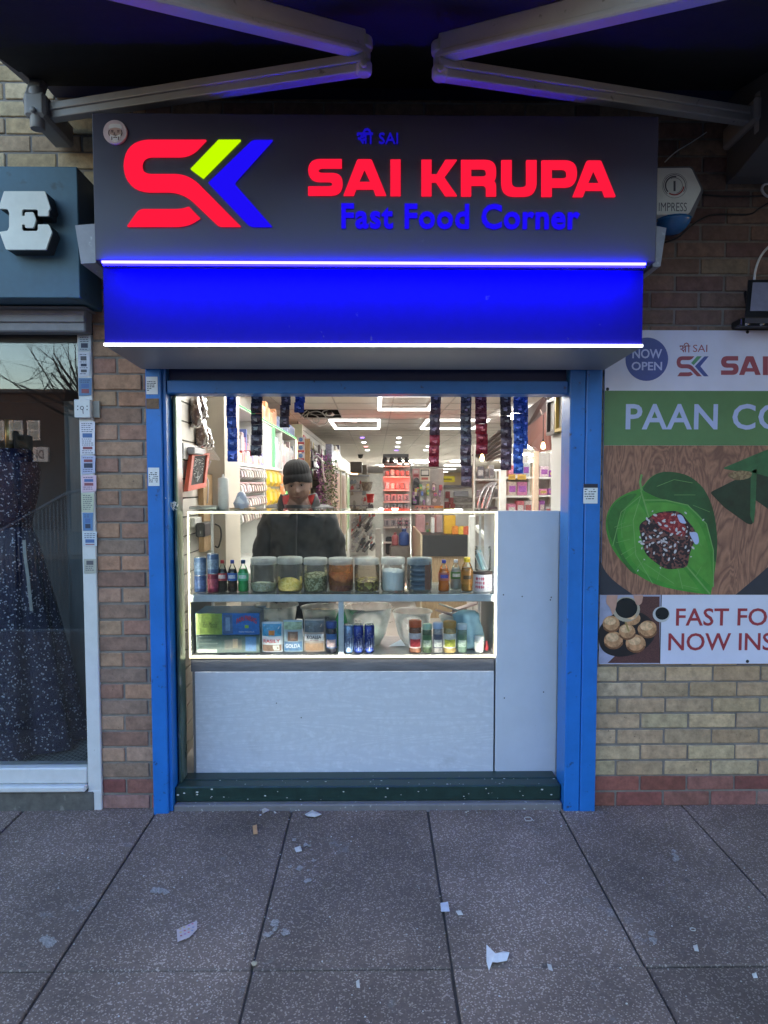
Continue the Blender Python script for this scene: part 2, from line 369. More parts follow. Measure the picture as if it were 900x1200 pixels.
# ================================================================== brickwork
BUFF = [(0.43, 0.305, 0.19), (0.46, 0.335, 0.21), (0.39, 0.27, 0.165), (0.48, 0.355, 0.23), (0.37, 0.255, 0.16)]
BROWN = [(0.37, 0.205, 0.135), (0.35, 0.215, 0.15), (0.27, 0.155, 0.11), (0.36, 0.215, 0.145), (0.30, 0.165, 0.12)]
SHADED_BROWN = [(0.17, 0.105, 0.085), (0.20, 0.125, 0.10), (0.14, 0.085, 0.075), (0.22, 0.15, 0.115)]  # browner bricks for the upper rows, awning shade put into their colour
REDB = [(0.22, 0.075, 0.06), (0.25, 0.09, 0.07), (0.20, 0.07, 0.06), (0.30, 0.16, 0.14), (0.24, 0.10, 0.085)]
M_brick = mat('brick', (0.3, 0.2, 0.15), 0.9, attr=True, var=0.3, vs=28, bump=0.6, bs=70, dark=(95, 0.68, (0.05, 0.04, 0.04)))
M_mortar = mat('mortar', (0.21, 0.185, 0.17), 0.95, var=0.25, bump=0.5, bs=200)
def bricks(mb, x0, x1, z0, z1, Y, pal, phase=0.0, off=0.0, t=0.1, bl=0.215, bh=0.065, j=0.010):
    row = 0; zb = 0.0
    k0 = int(math.floor(z0 / (bh + j)))
    for k in range(k0, int(z1 / (bh + j)) + 1):
        za, zc = max(z0, k * (bh + j)), min(z1, k * (bh + j) + bh)
        if zc - za < 0.01: continue
        sh = phase + (off if k % 2 else 0); i = int(math.floor((x0 - sh) / (bl + j))) - 1
        while True:
            xa = sh + i * (bl + j); xb = xa + bl; i += 1
            if xa > x1: break
            xa, xb = max(xa, x0), min(xb, x1)
            if xb - xa < 0.012: continue
            p = pal(k) if callable(pal) else pal
            q = random.uniform(-0.0025, 0.0025); e = lambda: random.uniform(-0.0018, 0.0018)
            mb.box(xa + e(), xb + e(), Y + q, Y + t, za + e(), zc + e(), 0, jit(random.choice(p), 0.09), ch=0.003)
    mb.box(x0, x1, Y + 0.006, Y + t + 0.002, z0, z1, 1, (0.25, 0.235, 0.23))
pier_l, pier_r = at(113, 600, 0).x, at(173, 600, 0).x
def pal_pier(k): return REDB if k < 2 else (BROWN if k % 2 or k > 18 else [(0.235, 0.135, 0.105), (0.25, 0.16, 0.12)])
mb = MB(); bricks(mb, pier_l, pier_l + 0.29, 0.0, 2.46, 0.0, pal_pier, pier_l, -0.1125)
one(mb, 'brick_pier', [M_brick, M_mortar], 'narrow brown brick pier between the dress shop window and the left blue post', 'brick pier')
mb = MB(); bricks(mb, -3.6, -1.02, 2.46, 4.4, 0.0, BUFF, 0.05, 0.1125)
one(mb, 'brick_wall', [M_brick, M_mortar], 'sandy brick wall lit from the street above the dark letter fascia', 'brick wall')
rx0 = at(690, 900, 0).x
def pal_r(k): return REDB if k < 2 else (BUFF if k < 27 else SHADED_BROWN)
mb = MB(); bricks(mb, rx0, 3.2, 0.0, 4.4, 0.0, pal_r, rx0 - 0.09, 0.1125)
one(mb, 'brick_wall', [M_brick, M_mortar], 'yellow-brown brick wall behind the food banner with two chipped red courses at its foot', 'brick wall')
mb = MB(); bricks(mb, -1.018, rx0 - 0.002, 2.1, 4.4, 0.0, SHADED_BROWN, 0.0, 0.1125)
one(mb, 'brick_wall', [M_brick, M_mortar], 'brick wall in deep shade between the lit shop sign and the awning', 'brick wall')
M_dark = mat('roof_felt', (0.04, 0.04, 0.045), 0.9)
mb = MB(); mb.box(-3.6, 7.7, 0.0, 48.3, 4.41, 4.55)
one(mb, 'flat_roof', M_dark, 'flat roof over the row of shops', 'roof')

# ================================================================== blue roller shutter and frame
M_blue = mat('blue_paint', srgb(30, 108, 190), 0.38, var=0.10, vs=9, bump=0.15, bs=40, dark=(30, 0.66, (0.02, 0.05, 0.15)))
M_blue_d = mat('navy_paint', (0.012, 0.025, 0.10), 0.45)
M_steel = mat('galvanised_steel', (0.30, 0.33, 0.32), 0.35, 0.7, var=0.35, vs=14)
M_green = mat('dark_green_paint', (0.012, 0.035, 0.030), 0.42, var=0.3, dark=(70, 0.69, (0.25, 0.27, 0.25)))
M_alu = mat('grey_aluminium', (0.32, 0.33, 0.36), 0.35, 0.5)
sh = thing('roller_shutter', (0, 0, 0), 'roller shutter casing and blue painted guide posts round the open shop front', 'roller shutter')
zt = at(450, 436, 0).z + 0.05
def postx(px, py): return at(px, py, -0.05).x
xl0, xl1 = postx(173, 600), postx(191, 600)
xr0, xr1, xr2 = postx(666.5, 600), postx(685, 600), postx(703.5, 600)
mb = MB(); mb.box(xl0, xl1, -0.05, 0.10, -0.012, zt, ch=0.004); mb.box(xl1 + 0.0005, xl1 + 0.016, -0.03, 0.10, 0.0, zt, ch=0.002)
mb.build('guide_rail', M_blue, sh)
mb = MB(); mb.box(xr1 + 0.001, xr2, -0.05, 0.10, -0.012, zt, ch=0.004); mb.box(xr0, xr1 - 0.001, -0.047, 0.10, -0.01, zt, ch=0.004)
mb.build('guide_rail', M_blue, sh)
zl = at(450, 462, 0.0).z; zl2 = at(450, 446, -0.02).z
mb = MB(); mb.box(xl1 + 0.018, xr0 - 0.002, -0.02, 0.10, zl, zl2, ch=0.004); mb.build('lintel', M_blue, sh)
mb = MB(); mb.box(xl1 + 0.018, xr0 - 0.002, 0.02, 0.11, zl2 + 0.001, zt + 0.03); mb.build('curtain_edge', M_blue_d, sh)  # dark navy strip stands for the shade on the lintel's upper half
# casing under the sign
YB = -0.44
bx0, bx1 = at(123, 405, YB).x, at(752, 405, YB).x
bz0, bz1 = at(440, 406, YB).z, at(440, 312, YB).z
casing = mat('casing_paint', (0.010, 0.008, 0.19), 0.6, spec=0.08, var=0.06, dark=(22, 0.72, (0.12, 0.12, 0.16)))
mb = MB()
yb = -0.06; zb = at(440, 433, yb).z; xa, xb = at(166, 432, yb).x, at(708, 432, yb).x
V = [(bx0, YB, bz1), (bx1, YB, bz1), (bx1, YB, bz0), (bx0, YB, bz0), (xa, yb, zb), (xb, yb, zb), (bx1, -0.03, bz1), (bx0, -0.03, bz1), (bx1, -0.03, zb + 0.1), (bx0, -0.03, zb + 0.1)]
mb.add(V, [(3, 2, 5, 4), (0, 7, 6, 1), (2, 1, 6, 8), (5, 2, 8), (3, 9, 7, 0), (4, 9, 3), (4, 5, 8, 9)])
mb.build('shutter_casing', mat('casing_grey', (0.30, 0.31, 0.36), 0.42, var=0.06), sh)
mb = MB(); mb.box(bx0, bx1, YB - 0.002, YB + 0.004, bz0, bz1); mb.build('front_panel', casing, sh)
# LED strips
YS = -0.545
E_blue = emit('blue_led', (0.034, 0.028, 1.0), 4); E_blue3 = emit('blue_led_top', (0.004, 0.003, 1.0), 13); E_blue2 = emit('blue_led_diffuser', (0.002, 0.001, 1.0), 19)
E_white = emit('cool_white_led', (0.92, 0.94, 1.0), 1.0)
E_warm = emit('warm_white_led', (1.0, 0.94, 0.62), 0.26); E_warm2 = emit('warm_white_led_inner', (1.0, 0.95, 0.80), 11)
mb = MB(); a, b = at(121, 308.5, YS + 0.004), at(755, 311, YS + 0.004); mb.box(a.x, b.x, YS - 0.014, YS - 0.004, a.z - 0.003, a.z + 0.004)
mb.box(a.x + 0.001, b.x - 0.001, YS - 0.013, YS - 0.0045, a.z + 0.0042, a.z + 0.0052, 3); mb.add([(a.x, YS - 0.0035, a.z - 0.010), (b.x, YS - 0.0035, a.z - 0.010), (b.x, YS + 0.004, a.z - 0.0025), (a.x, YS + 0.004, a.z - 0.0025), (a.x, YS - 0.0045, a.z - 0.009), (b.x, YS - 0.0045, a.z - 0.009), (b.x, YS + 0.003, a.z - 0.0015), (a.x, YS + 0.003, a.z - 0.0015)], [(0, 1, 2, 3)], 1); mb.add([(a.x, YS - 0.0045, a.z - 0.009), (b.x, YS - 0.0045, a.z - 0.009), (b.x, YS + 0.003, a.z - 0.0015), (a.x, YS + 0.003, a.z - 0.0015)], [(0, 1, 2, 3)], 2); mb.build('blue_led_strip', [E_blue, E_blue2, M_alu, E_blue3], sh)['label'] = 'blue LED strip under the sign'
mb = MB(); mb.box(bx0, bx1, YB - 0.012, YB - 0.002, bz0 - 0.001, bz0 + 0.008); mb.build('white_led_strip', E_white, sh)['label'] = 'white LED strip along the casing edge'
# rail ends behind the sign
mb = MB()
pl = [(88, 264), (112, 262), (112, 308), (95, 309)]; mb.pslab([pl], -0.40, 0.36); mb.build('end_plate', mat('end_plate_paint', (0.30, 0.30, 0.36), 0.4, dark=(30, 0.62, (0.5, 0.5, 0.55))), sh); mb = MB()
mb.pslab([[(766, 264), (781, 267), (774, 312), (765, 313)]], -0.40, 0.36)
mb.build('end_plate', mat('end_plate_paint', (0.30, 0.30, 0.36), 0.4, dark=(30, 0.62, (0.5, 0.5, 0.55))), sh)

# threshold and left jamb
th = thing('door_threshold', (0, 0, 0), 'dark green stepped door threshold splashed with white specks under the counter', 'threshold')
tx0, tx1 = xl1 + 0.018, xr0 - 0.003
z1 = at(450, 921, 0.0).z; z2 = at(450, 939, 0.0).z; z3 = at(450, 911, 0.09).z
mb = MB(); mb.box(tx0, tx1, 0.0, 0.078, z2, z1, ch=0.006); mb.build('lower_step', M_green, th)
mb = MB(); mb.box(tx0, tx1, 0.08, 0.16, z2, z3, ch=0.004); mb.build('upper_step', M_green, th)
mb = MB(); mb.box(tx0, tx1, -0.03, 0.10, -0.06, z2 - 0.001, ch=0.006); mb.build('concrete_sill', mat('sill_concrete', (0.17, 0.16, 0.17), 0.9, bump=0.5, dark=(60, 0.64, (0.4, 0.4, 0.4))), th)
mb = MB()
for k in range(60): 
    x = random.uniform(tx0, tx1); y = random.choice([-0.0022, None]); s = random.uniform(0.002, 0.007)
    if y: mb.box(x, x + s * random.uniform(1, 2), -0.0016, 0.0, random.uniform(z2 + 0.002, z1 - 0.012), 0, ch=0) if False else mb.slab([[(x + s * math.cos(q), z2 + (z1 - z2) * (0.12 + 0.76 * ((k * 0.618) % 1)) + s * 0.6 * math.sin(q)) for q in (0, 1, 2.2, 3.5, 5)]], -0.001, 0.001)
    else:
        yy = random.uniform(0.01, 0.07); mb.add([(x, yy, z1 + 0.001), (x + s * 1.5, yy, z1 + 0.001), (x + s * 1.2, yy + s, z1 + 0.0015), (x, yy + s, z1 + 0.001)], [(0, 1, 2, 3)])
mb.build('paint_specks', mat('white_specks', (0.6, 0.6, 0.58), 0.8), th)
ja = thing('door_jamb', (0, 0, 0), 'worn green and bare metal door jamb inside the left blue post', 'door jamb')
x1, x2, x3 = at(194.5, 600, 0.03).x, at(201, 600, 0.03).x, at(208.5, 600, 0.05).x
mb = MB(); mb.box(x1, x2, 0.02, 0.12, z1, zl, ch=0.003); mb.build('outer_strip', M_steel, ja)
mb = MB(); mb.box(x2 + 0.008, x3, 0.045, 0.14, z1, zl, ch=0.004); mb.build('inner_strip', mat('worn_green_metal', (0.10, 0.16, 0.13), 0.3, 0.6, var=0.5, vs=11, stretch=(1, 1, 0.3), dark=(16, 0.6, (0.45, 0.47, 0.44))), ja)
mb = MB(); mb.box(x1 + 0.003, x3 - 0.003, 0.10, 0.145, z1, zl - 0.002); mb.build('rubber_gap', mat('black_rubber', (0.01, 0.01, 0.01), 0.8), ja)
kn = at(203, 592, 0.0)
mb = MB()
for k in range(9):
    a = random.uniform(0, 6.3); mb.tube([(kn.x, 0.03, kn.z), (kn.x + 0.015 * math.cos(a), 0.018, kn.z + 0.015 * math.sin(a)), (kn.x + 0.02 * math.cos(a + 1), 0.016, kn.z + 0.02 * math.sin(a + 1) - 0.005)], 0.0022, 5)
mb.tube([(kn.x, 0.03, kn.z), (kn.x - 0.03, 0.0, kn.z + 0.02), (xl1 + 0.01, -0.04, kn.z + 0.035)], 0.0018, 5)
one(mb, 'string_knot', mat('white_string', (0.75, 0.72, 0.68), 0.8), 'tangled white string knotted on the green jamb at counter height', 'string')
# notices stuck on the posts
M_paper = mat('white_paper', (0.72, 0.73, 0.76), 0.7, var=0.05)
M_ink = mat('printed_ink', (0.03, 0.03, 0.05), 0.7)
def notice(px0, py0, px1, py1, Y, name, label, head, rows=6, grp=None):
    a, b = at(px0, py1, Y), at(px1, py0, Y)
    r = thing(name, ((a.x + b.x) / 2, Y, a.z), label, 'notice', grp)
    mb = MB(); mb.box(a.x, b.x, Y - 0.0012, Y + 0.0005, a.z, b.z); mb.build('sheet', M_paper, r)
    mb = MB(); h = b.z - a.z; wd = b.x - a.x
    if head: mb.box(a.x, b.x, Y - 0.0018, Y - 0.0013, b.z - h * 0.2, b.z)
    for k in range(rows):
        z = b.z - h * (0.3 + 0.6 * k / rows); x = a.x + wd * 0.08
        while x < b.x - wd * 0.25:
            e = random.uniform(0.05, 0.22) * wd
            if random.random() < 0.8: mb.box(x, min(x + e, b.x - wd * 0.08), Y - 0.0018, Y - 0.0013, z, z + h * 0.045)
            x += e + wd * 0.05
    mb.build('print', M_ink, r)
notice(171.5, 441.5, 184.5, 462, -0.052, 'notice', 'small white notice high on the left blue shutter post', False)
notice(174, 548, 186.5, 569.5, -0.052, 'notice', 'small white notice at mid height on the left blue shutter post', False)
notice(683.5, 567, 700.5, 590, -0.052, 'notice', 'white notice with dark heading on the right blue shutter post', True, 5)
a, b = at(171.5, 479, -0.052), at(186, 467, -0.052)
mb = MB(); mb.box(a.x, b.x, -0.0535, -0.0505, a.z, b.z); one(mb, 'worn_sticker', mat('brown_sticker', (0.16, 0.09, 0.05), 0.6, var=0.5, vs=60), 'brown worn sticker under the upper notice on the left post', 'sticker')

# ================================================================== shop sign
YF = -0.545
sg = thing('shop_sign', (0, YF, 2.4), 'lit dark grey shop sign with red, green and blue letter logo over the open counter', 'shop sign')
sx0, sx1 = at(109, 200, YF).x, at(771, 200, YF).x; sz1, sz0 = at(440, 134, YF).z, at(440, 306, YF).z
M_sign = mat('sign_panel', (0.037, 0.033, 0.068), 0.42, var=0.06, vs=5, bump=0.05, bs=200, dark=(9, 0.74, (0.13, 0.13, 0.15)))
mb = MB(); mb.box(sx0, sx1, YF, -0.10, sz0, sz1, ch=0.003); mb.build('panel', M_sign, sg)
E_red = emit('red_sign_light', (1.0, 0.010, 0.045), 0.118)
E_bl2 = emit('blue_sign_light', (0.012, 0.004, 0.85), 0.118)
E_grn = emit('lime_sign_light', (0.56, 1.0, 0.0), 0.11)
Z3 = lambda X, Y, r=0: (100 + X / 3.75, 135 + Y / 3.75, r / 3.75)
def logo(loop): return rounded([Z3(*p) for p in loop], 8)
LR = [(530, 107), (168, 107, 110), (168, 335, 110), (425, 335, 60), (585, 487, 14), (682, 487), (455, 258, 60), (247, 258, 42), (247, 180, 42), (460, 180, 45)]
LR2 = [(183, 487), (236, 412, 20), (420, 412, 25), (455, 401), (503, 450), (445, 487, 50)]
LG = [(585, 107), (682, 107), (516, 275), (462, 235)]
LB = [(735, 108, 14), (822, 108), (652, 297, 14), (820, 488), (722, 488, 20), (540, 296)]
def logo_parts(parent, Y, t, tr, mats):
    q = lambda L: [tr(x, y) for x, y in logo(L)]
    mb = MB(); mb.slab([q(LR)], Y, t); mb.build('logo_letter', mats[0], parent); mb = MB(); mb.slab([q(LR2)], Y, t); mb.build('logo_tail', mats[0], parent)
    mb = MB(); mb.slab([q(LG)], Y, t); mb.build('logo_stroke', mats[1], parent)['label'] = 'lime green logo stroke'
    mb = MB(); mb.slab([q(LB)], Y, t); mb.build('logo_chevron', mats[2], parent)['label'] = 'blue logo chevron'
YL = YF - 0.012
trs = lambda x, y: ((p := at(x, y, YL)).x, p.z)
logo_parts(sg, YL, 0.0115, trs, [E_red, E_grn, E_bl2])
GL = {
 'S': ([(39.5, 0), (39.5, 10), (12, 10, 5), (12, 16.3, 5), (40.5, 16.3, 11), (40.5, 42, 13), (0, 42), (0, 32), (28.5, 32, 4.5), (28.5, 26, 4.5), (0, 26, 13), (0, 0, 13)],),
 'A': ([(0, 42), (16.3, 0, 2), (33, 0, 2), (50, 42), (37.8, 42), (35, 34.5), (15, 34.5), (12, 42)], [(24.6, 11.5, 1), (31.6, 26.5), (18, 26.5)]),
 'I': ([(0, 0), (12, 0), (12, 42), (0, 42)],),
 'K': ([(0, 0), (11.8, 0), (11.8, 17.2), (17.5, 17.2), (28, 0), (41.5, 0), (26.5, 20.5), (41.5, 42), (28, 42), (17.2, 25.8), (11.8, 25.8), (11.8, 42), (0, 42)],),
 'R': ([(0, 0), (41, 0, 12), (41, 23.2, 7), (37, 24.2), (41, 26.5, 6), (41, 42), (29.3, 42), (29.3, 29.3, 4), (11.8, 29.3), (11.8, 42), (0, 42)], [(11.8, 10), (29.3, 10, 4), (29.3, 19.5, 4), (11.8, 19.5)]),
 'U': ([(0, 0), (12, 0), (12, 32, 6), (29.2, 32, 6), (29.2, 0), (41.2, 0), (41.2, 42, 14), (0, 42, 14)],),
 'P': ([(0, 0), (41.2, 0, 13), (41.2, 31, 13), (11.8, 31), (11.8, 42), (0, 42)], [(11.8, 10), (29.4, 10, 5), (29.4, 21.2, 5), (11.8, 21.2)]),
}
WORD = [('S', 361), ('A', 402.5), ('I', 457.5), ('K', 494), ('R', 540.5), ('U', 587.8), ('P', 635), ('A', 671.5)]
def word(mb, Y, t, tr, which=WORD):
    for ch, x0 in which:
        y0 = 186.2 + (x0 - 361) * 0.0055
        mb.slab([[tr(x0 + x, y0 + y) for x, y in rounded(lp, 5)] for lp in GL[ch]], Y, t)
    return mb
word(MB(), YL, 0.0115, trs).build('name_lettering', E_red, sg)['label'] = 'red glowing shop name lettering'
mb = MB(); mb.ptext('Fast Food Corner', 400, 239, 680, 267, YL, t=0.011, bold=0.022, space=1.06); mb.build('tagline_lettering', E_bl2, sg)['label'] = 'blue tagline lettering'
E_bl3 = emit('dim_blue_sign_light', (0.015, 0.008, 0.7), 0.066)
q4 = lambda X, Y: (340 + X / 4.09, 140 + Y / 4.09)
SHRI = [[(322, 74), (330, 64), (340, 68), (343, 80), (334, 90), (324, 88)], [(334, 90), (344, 100), (350, 112)], [(345, 84), (356, 74)], [(345, 100), (358, 92)], [(320, 66), (397, 66)], [(362, 66), (362, 112)], [(386, 66), (386, 114)], [(352, 60), (358, 48), (370, 44), (380, 50), (386, 66)]]
mb = MB()
for st in SHRI: mb.pstrip([q4(*p) for p in st], 0.0065, YL + 0.004, 0.007)
mb.ptext('SAI', 444, 155.3, 466.5, 168, YL + 0.003, t=0.007, bold=0.004); mb.build('small_lettering', E_bl3, sg)['label'] = 'small dim blue lettering above the name'
# round portrait badge: a plain bearded old man's face
bc = at(135, 155, YF - 0.006); rb = (at(149, 155, YF).x - at(121, 155, YF).x) / 2
mb = MB(); mb.lathe([(0, -0.003), (rb * 0.97, -0.003), (rb, 0.0), (rb, 0.005)], (bc.x, YF - 0.006, bc.z), 36, axis='Y', cap=False, smooth=False); bd = mb.build('portrait_badge', mat('badge_pink', (0.62, 0.47, 0.50), 0.5), sg)
bd['label'] = 'small round pale pink badge with an old bearded face'
M_line = mat('badge_line', (0.13, 0.07, 0.07), 0.6); M_skin2 = mat('badge_face', (0.50, 0.32, 0.28), 0.6); M_wht = mat('badge_beard', (0.72, 0.66, 0.66), 0.6)
C = lambda x, y: (135 + x, 155 + y)
yb_ = YF - 0.0098
mb = MB(); mb.pslab([rounded([(*C(-7, -7), 6), (*C(7, -7), 6), (*C(6.5, 5), 4), (*C(3, 11), 4), (*C(-3, 11), 4), (*C(-6.5, 5), 4)])], yb_, 0.0006); mb.build('badge_face', M_skin2, bd)
mb = MB(); mb.pslab([rounded([(*C(-6.5, 2), 1), (*C(-2, 4), 1), (*C(2, 4), 1), (*C(6.5, 2), 1), (*C(5.5, 9), 3), (*C(0, 12.5), 4), (*C(-5.5, 9), 3)])], yb_ - 0.0007, 0.0006); mb.pslab([rounded([(*C(-8, -4), 2), (*C(-7, -10), 4), (*C(7, -10), 4), (*C(8, -4), 2), (*C(0, -6), 3)])], yb_ - 0.0007, 0.0006); mb.build('badge_beard', M_wht, bd)
mb = MB()
for st in ([(-5, -2), (-2, -2.4)], [(2, -2.4), (5, -2)], [(-4.6, -0.5), (-2.2, -0.5)], [(2.2, -0.5), (4.6, -0.5)], [(-0.8, 0), (-1.4, 3), (0, 3.6), (1.4, 3)], [(-2.2, 6), (0, 5.6), (2.2, 6)], [(-4, 5), (-4, 9)], [(4, 5), (3.6, 9)], [(-7, -3), (-8, 1), (-6.6, 4)], [(7, -3), (8, 1), (6.6, 4)]):
    mb.pstrip([C(*p) for p in st], 0.0035, yb_ - 0.0014, 0.0006)
mb.build('badge_lines', M_line, bd)

# ================================================================== awning
aw = thing('folding_awning', (0, 0, 2.9), 'dark fabric folding-arm awning with pale jointed arms over the sign', 'awning')
M_fab = mat('awning_fabric', (0.006, 0.006, 0.010), 0.9, bump=0.3, bs=220)
M_arm = mat('awning_arm_paint', (0.27, 0.26, 0.27), 0.42, var=0.1, vs=6, dark=(30, 0.66, (0.10, 0.09, 0.10)))
ax0, ax1 = at(51, 108, -0.06).x, at(884, 105, -0.06).x
za, zf = at(440, 107, -0.06).z, 3.02
mb = MB(); n = 12
V = []
for k in range(n + 1):
    t = k / n; y = -0.06 - t * 1.55; z = za + (zf - za) * t - 0.05 * math.sin(math.pi * t)
    V += [(ax0, y, z), (ax1, y, z), (ax0, y, z + 0.004), (ax1, y, z + 0.004)]
fs = []
for k in range(n):
    a = k * 4; fs += [(a, a + 1, a + 5, a + 4), (a + 2, a + 6, a + 7, a + 3), (a, a + 4, a + 6, a + 2), (a + 1, a + 3, a + 7, a + 5)]
mb.add(V, fs); mb.build('fabric', M_fab, aw)
mb = MB(); mb.box(ax0 + 0.02, ax1 - 0.02, -0.14, -0.002, za - 0.01, za + 0.12, ch=0.01); mb.build('cassette', M_blue_d, aw)
mb = MB(); mb.box(ax0, ax1, -1.68, -1.60, zf - 0.05, zf + 0.06, ch=0.015); mb.build('front_bar', M_arm, aw)
M_fabedge = mat('fabric_edge', (0.20, 0.19, 0.22), 0.6)
for (s, shp, el, fe) in ((-1, (56, 133), (428, 76), None), (1, (880, 137), (514, 82), None)):
    p0 = at(*shp, -0.22); p1 = at(*el, -0.80); 
    pe = at(425, 52, -0.80) if s < 0 else at(517, 57, -0.80)
    p2 = at(60, -42, -1.5) if s < 0 else at(910, -39, -1.5)
    mb = MB(); mb.beam(p0, p1, 0.045, 0.064, taper=0.92); mb.beam(p0 + Vector((0, -0.028, 0.01)), p1 + Vector((0, -0.028, 0.01)), 0.012, 0.03); mb.build('lower_arm', M_arm, aw, bevel=0.004)
    mb = MB(); mb.beam(pe + Vector((0, 0, 0.0)), p2, 0.05, 0.076); mb.beam(pe + Vector((0, -0.03, -0.03)), p2 + Vector((0, -0.03, -0.03)), 0.012, 0.02); mb.build('upper_arm', M_arm, aw, bevel=0.005)
    mb = MB(); c = (p1 + pe) / 2
    mb.lathe([(0.001, -0.066), (0.022, -0.066), (0.027, -0.058), (0.027, -0.03), (0.022, -0.025), (0.022, 0.012), (0.029, 0.017), (0.029, 0.05), (0.020, 0.056), (0.001, 0.056)], c, 16); mb.tube([c + Vector((0, -0.045, -0.05)), c + Vector((0, -0.03, -0.05))], 0.012, 10); mb.build('elbow_joint', M_arm, aw, bevel=0.003)
    mb = MB(); q = p0 + Vector((s * 0.02, 0, 0))
    mb.box(q.x - 0.045, q.x + 0.045, -0.30, -0.02, q.z - 0.05, q.z + 0.05, ch=0.012)
    mb.beam((q.x + s * 0.03, -0.26, q.z), (q.x + s * 0.05, -0.12, za + 0.02), 0.05, 0.06); mb.lathe([(0.028, -0.09), (0.03, 0.07)], (q.x, -0.27, q.z), 14); mb.tube([(q.x, -0.30, q.z - 0.03), (q.x, -0.315, q.z - 0.03)], 0.012, 8)
    mb.build('shoulder_bracket', M_arm, aw, bevel=0.004)
    mb = MB(); xe = ax0 - 0.006 if s < 0 else ax1 + 0.006
    mb.beam((xe, -0.16, za - 0.02), (xe, -1.6, zf - 0.0), 0.035, 0.03); mb.build('edge_profile', M_fabedge, aw)

# ================================================================== right wall: alarm, floodlight, cables, next shop's canopy
M_cream = mat('alarm_plastic', (0.84, 0.84, 0.78), 0.4, var=0.06)
M_black = mat('black_plastic', (0.012, 0.012, 0.014), 0.4)
M_red_ink = mat('red_ink', (0.45, 0.05, 0.05), 0.6); M_grey_ink = mat('grey_ink', (0.10, 0.10, 0.11), 0.6)
YA = -0.13
p = at(797, 230, YA)
al = thing('alarm_box', (p.x, 0, p.z), 'cream hexagonal burglar alarm box with blue strobe below, beside the sign', 'alarm box')
hexo = [(767, 197, 3), (810, 196.5, 3), (822, 222, 3), (808, 250, 2), (766, 252, 3), (752, 224, 3)]
mb = MB(); mb.pslab([rounded(hexo)], YA, 0.05); mb.build('front_cover', M_cream, al, bevel=0.004)
mb = MB(); mb.pslab([rounded([(766, 195.5, 3), (811, 194.5, 3), (825, 223, 3), (810, 259, 2), (768, 260, 3), (748, 224, 3)])], YA + 0.052, 0.075); mb.build('back_case', mat('alarm_case', (0.16, 0.16, 0.18), 0.45), al, bevel=0.004)
mb = MB(); c = at(788, 260, YA + 0.07); mb.lathe([(0.001, -0.055), (0.03, -0.052), (0.055, -0.035), (0.075, -0.008), (0.08, 0.006)], c, 20); mb.build('strobe_lens', mat('blue_lens', (0.02, 0.16, 0.45), 0.1, spec=0.9), al)
cc = (790.5, 217.5)
arc = lambda r, a0, a1, n=18: [(cc[0] + r * math.cos(a0 + (a1 - a0) * k / n), cc[1] + r * math.sin(a0 + (a1 - a0) * k / n)) for k in range(n + 1)]
mb = MB(); Yq = YA - 0.0006; mb.pstrip(arc(14.5, 0, 6.28, 28), 0.0013, Yq, 0); mb.pstrip(arc(12.8, 2.3, 6.9), 0.0028, Yq, 0); mb.pstrip(arc(10.6, 2.4, 4.9), 0.0060, Yq, 0); mb.pstrip(arc(9.2, 4.2, 7.6), 0.0018, Yq, 0)
mb.pstrip([(790.5, 212), (790.5, 224)], 0.009, Yq, 0)
mb.ptext('IMPRESS', 772, 237.5, 805, 247.5, Yq, bold=-0.004); mb.build('emblem_and_name', M_grey_ink, al)
mb = MB(); mb.pstrip(arc(10.8, 0.1, 2.2), 0.0055, Yq - 0.0003, 0); mb.build('red_arc', M_red_ink, al)
p = at(888, 358, -0.12)
fl = thing('floodlight', (p.x, 0, p.z), 'black wall floodlight tilted down over the top edge of the banner', 'floodlight')
def tilt_box(mb, c, w, h, d, ang, m=0, ch=0.006):
    M = Matrix.Translation(c) @ Matrix.Rotation(ang, 4, 'X'); mb.box(-w / 2, w / 2, -d / 2, d / 2, -h / 2, h / 2, m, None, M, ch); return mb
c = at(905, 356, -0.13)
M_ = Matrix.Translation(c) @ Matrix.Rotation(R(-20), 4, 'X') @ Matrix.Rotation(R(0), 4, 'Y')
mb = MB()
vs = [Vector(q) for q in ((-0.10, -0.02, 0.11), (0.10, -0.02, 0.11), (0.15, -0.03, -0.09), (-0.15, -0.03, -0.09), (-0.08, 0.03, 0.10), (0.08, 0.03, 0.10), (0.12, 0.03, -0.08), (-0.12, 0.03, -0.08))]
mb.add([M_ @ q for q in vs], [(0, 1, 2, 3), (4, 5, 6, 7), (0, 4, 7, 3), (1, 2, 6, 5), (0, 1, 5, 4), (3, 7, 6, 2)])
for k in range(6): mb.box(-0.09 + k * 0.033, -0.082 + k * 0.033, 0.03, 0.05, -0.07, 0.09, 0, None, M_)
mb.build('lamp_body', M_black, fl, bevel=0.005)
mb = MB(); mb.add([M_ @ Vector(q) for q in ((-0.085, -0.026, 0.09), (0.085, -0.026, 0.09), (0.125, -0.0345, -0.06), (-0.125, -0.0345, -0.06))], [(0, 1, 2, 3)]); mb.build('lamp_glass', mat('lamp_glass', (0.22, 0.22, 0.30), 0.15, spec=0.8), fl)
mb = MB(); q = at(880, 378, -0.06); mb.box(q.x - 0.06, q.x + 0.22, -0.09, 0.0, q.z - 0.02, q.z + 0.015, ch=0.006); mb.tube([(q.x - 0.02, -0.05, q.z), (q.x - 0.02, -0.12, q.z + 0.01), (q.x + 0.02, -0.13, q.z + 0.05)], 0.012, 8); mb.build('bracket', M_black, fl)
mb = MB(); 
for px in (893.5, 876): q = at(px, 379, -0.1); mb.lathe([(0.001, -0.1), (0.008, -0.1), (0.008, -0.085)], (q.x, 0, q.z), 10, axis='Y')
mb.build('bolt', mat('bright_steel', (0.6, 0.6, 0.62), 0.25, 0.9), fl)
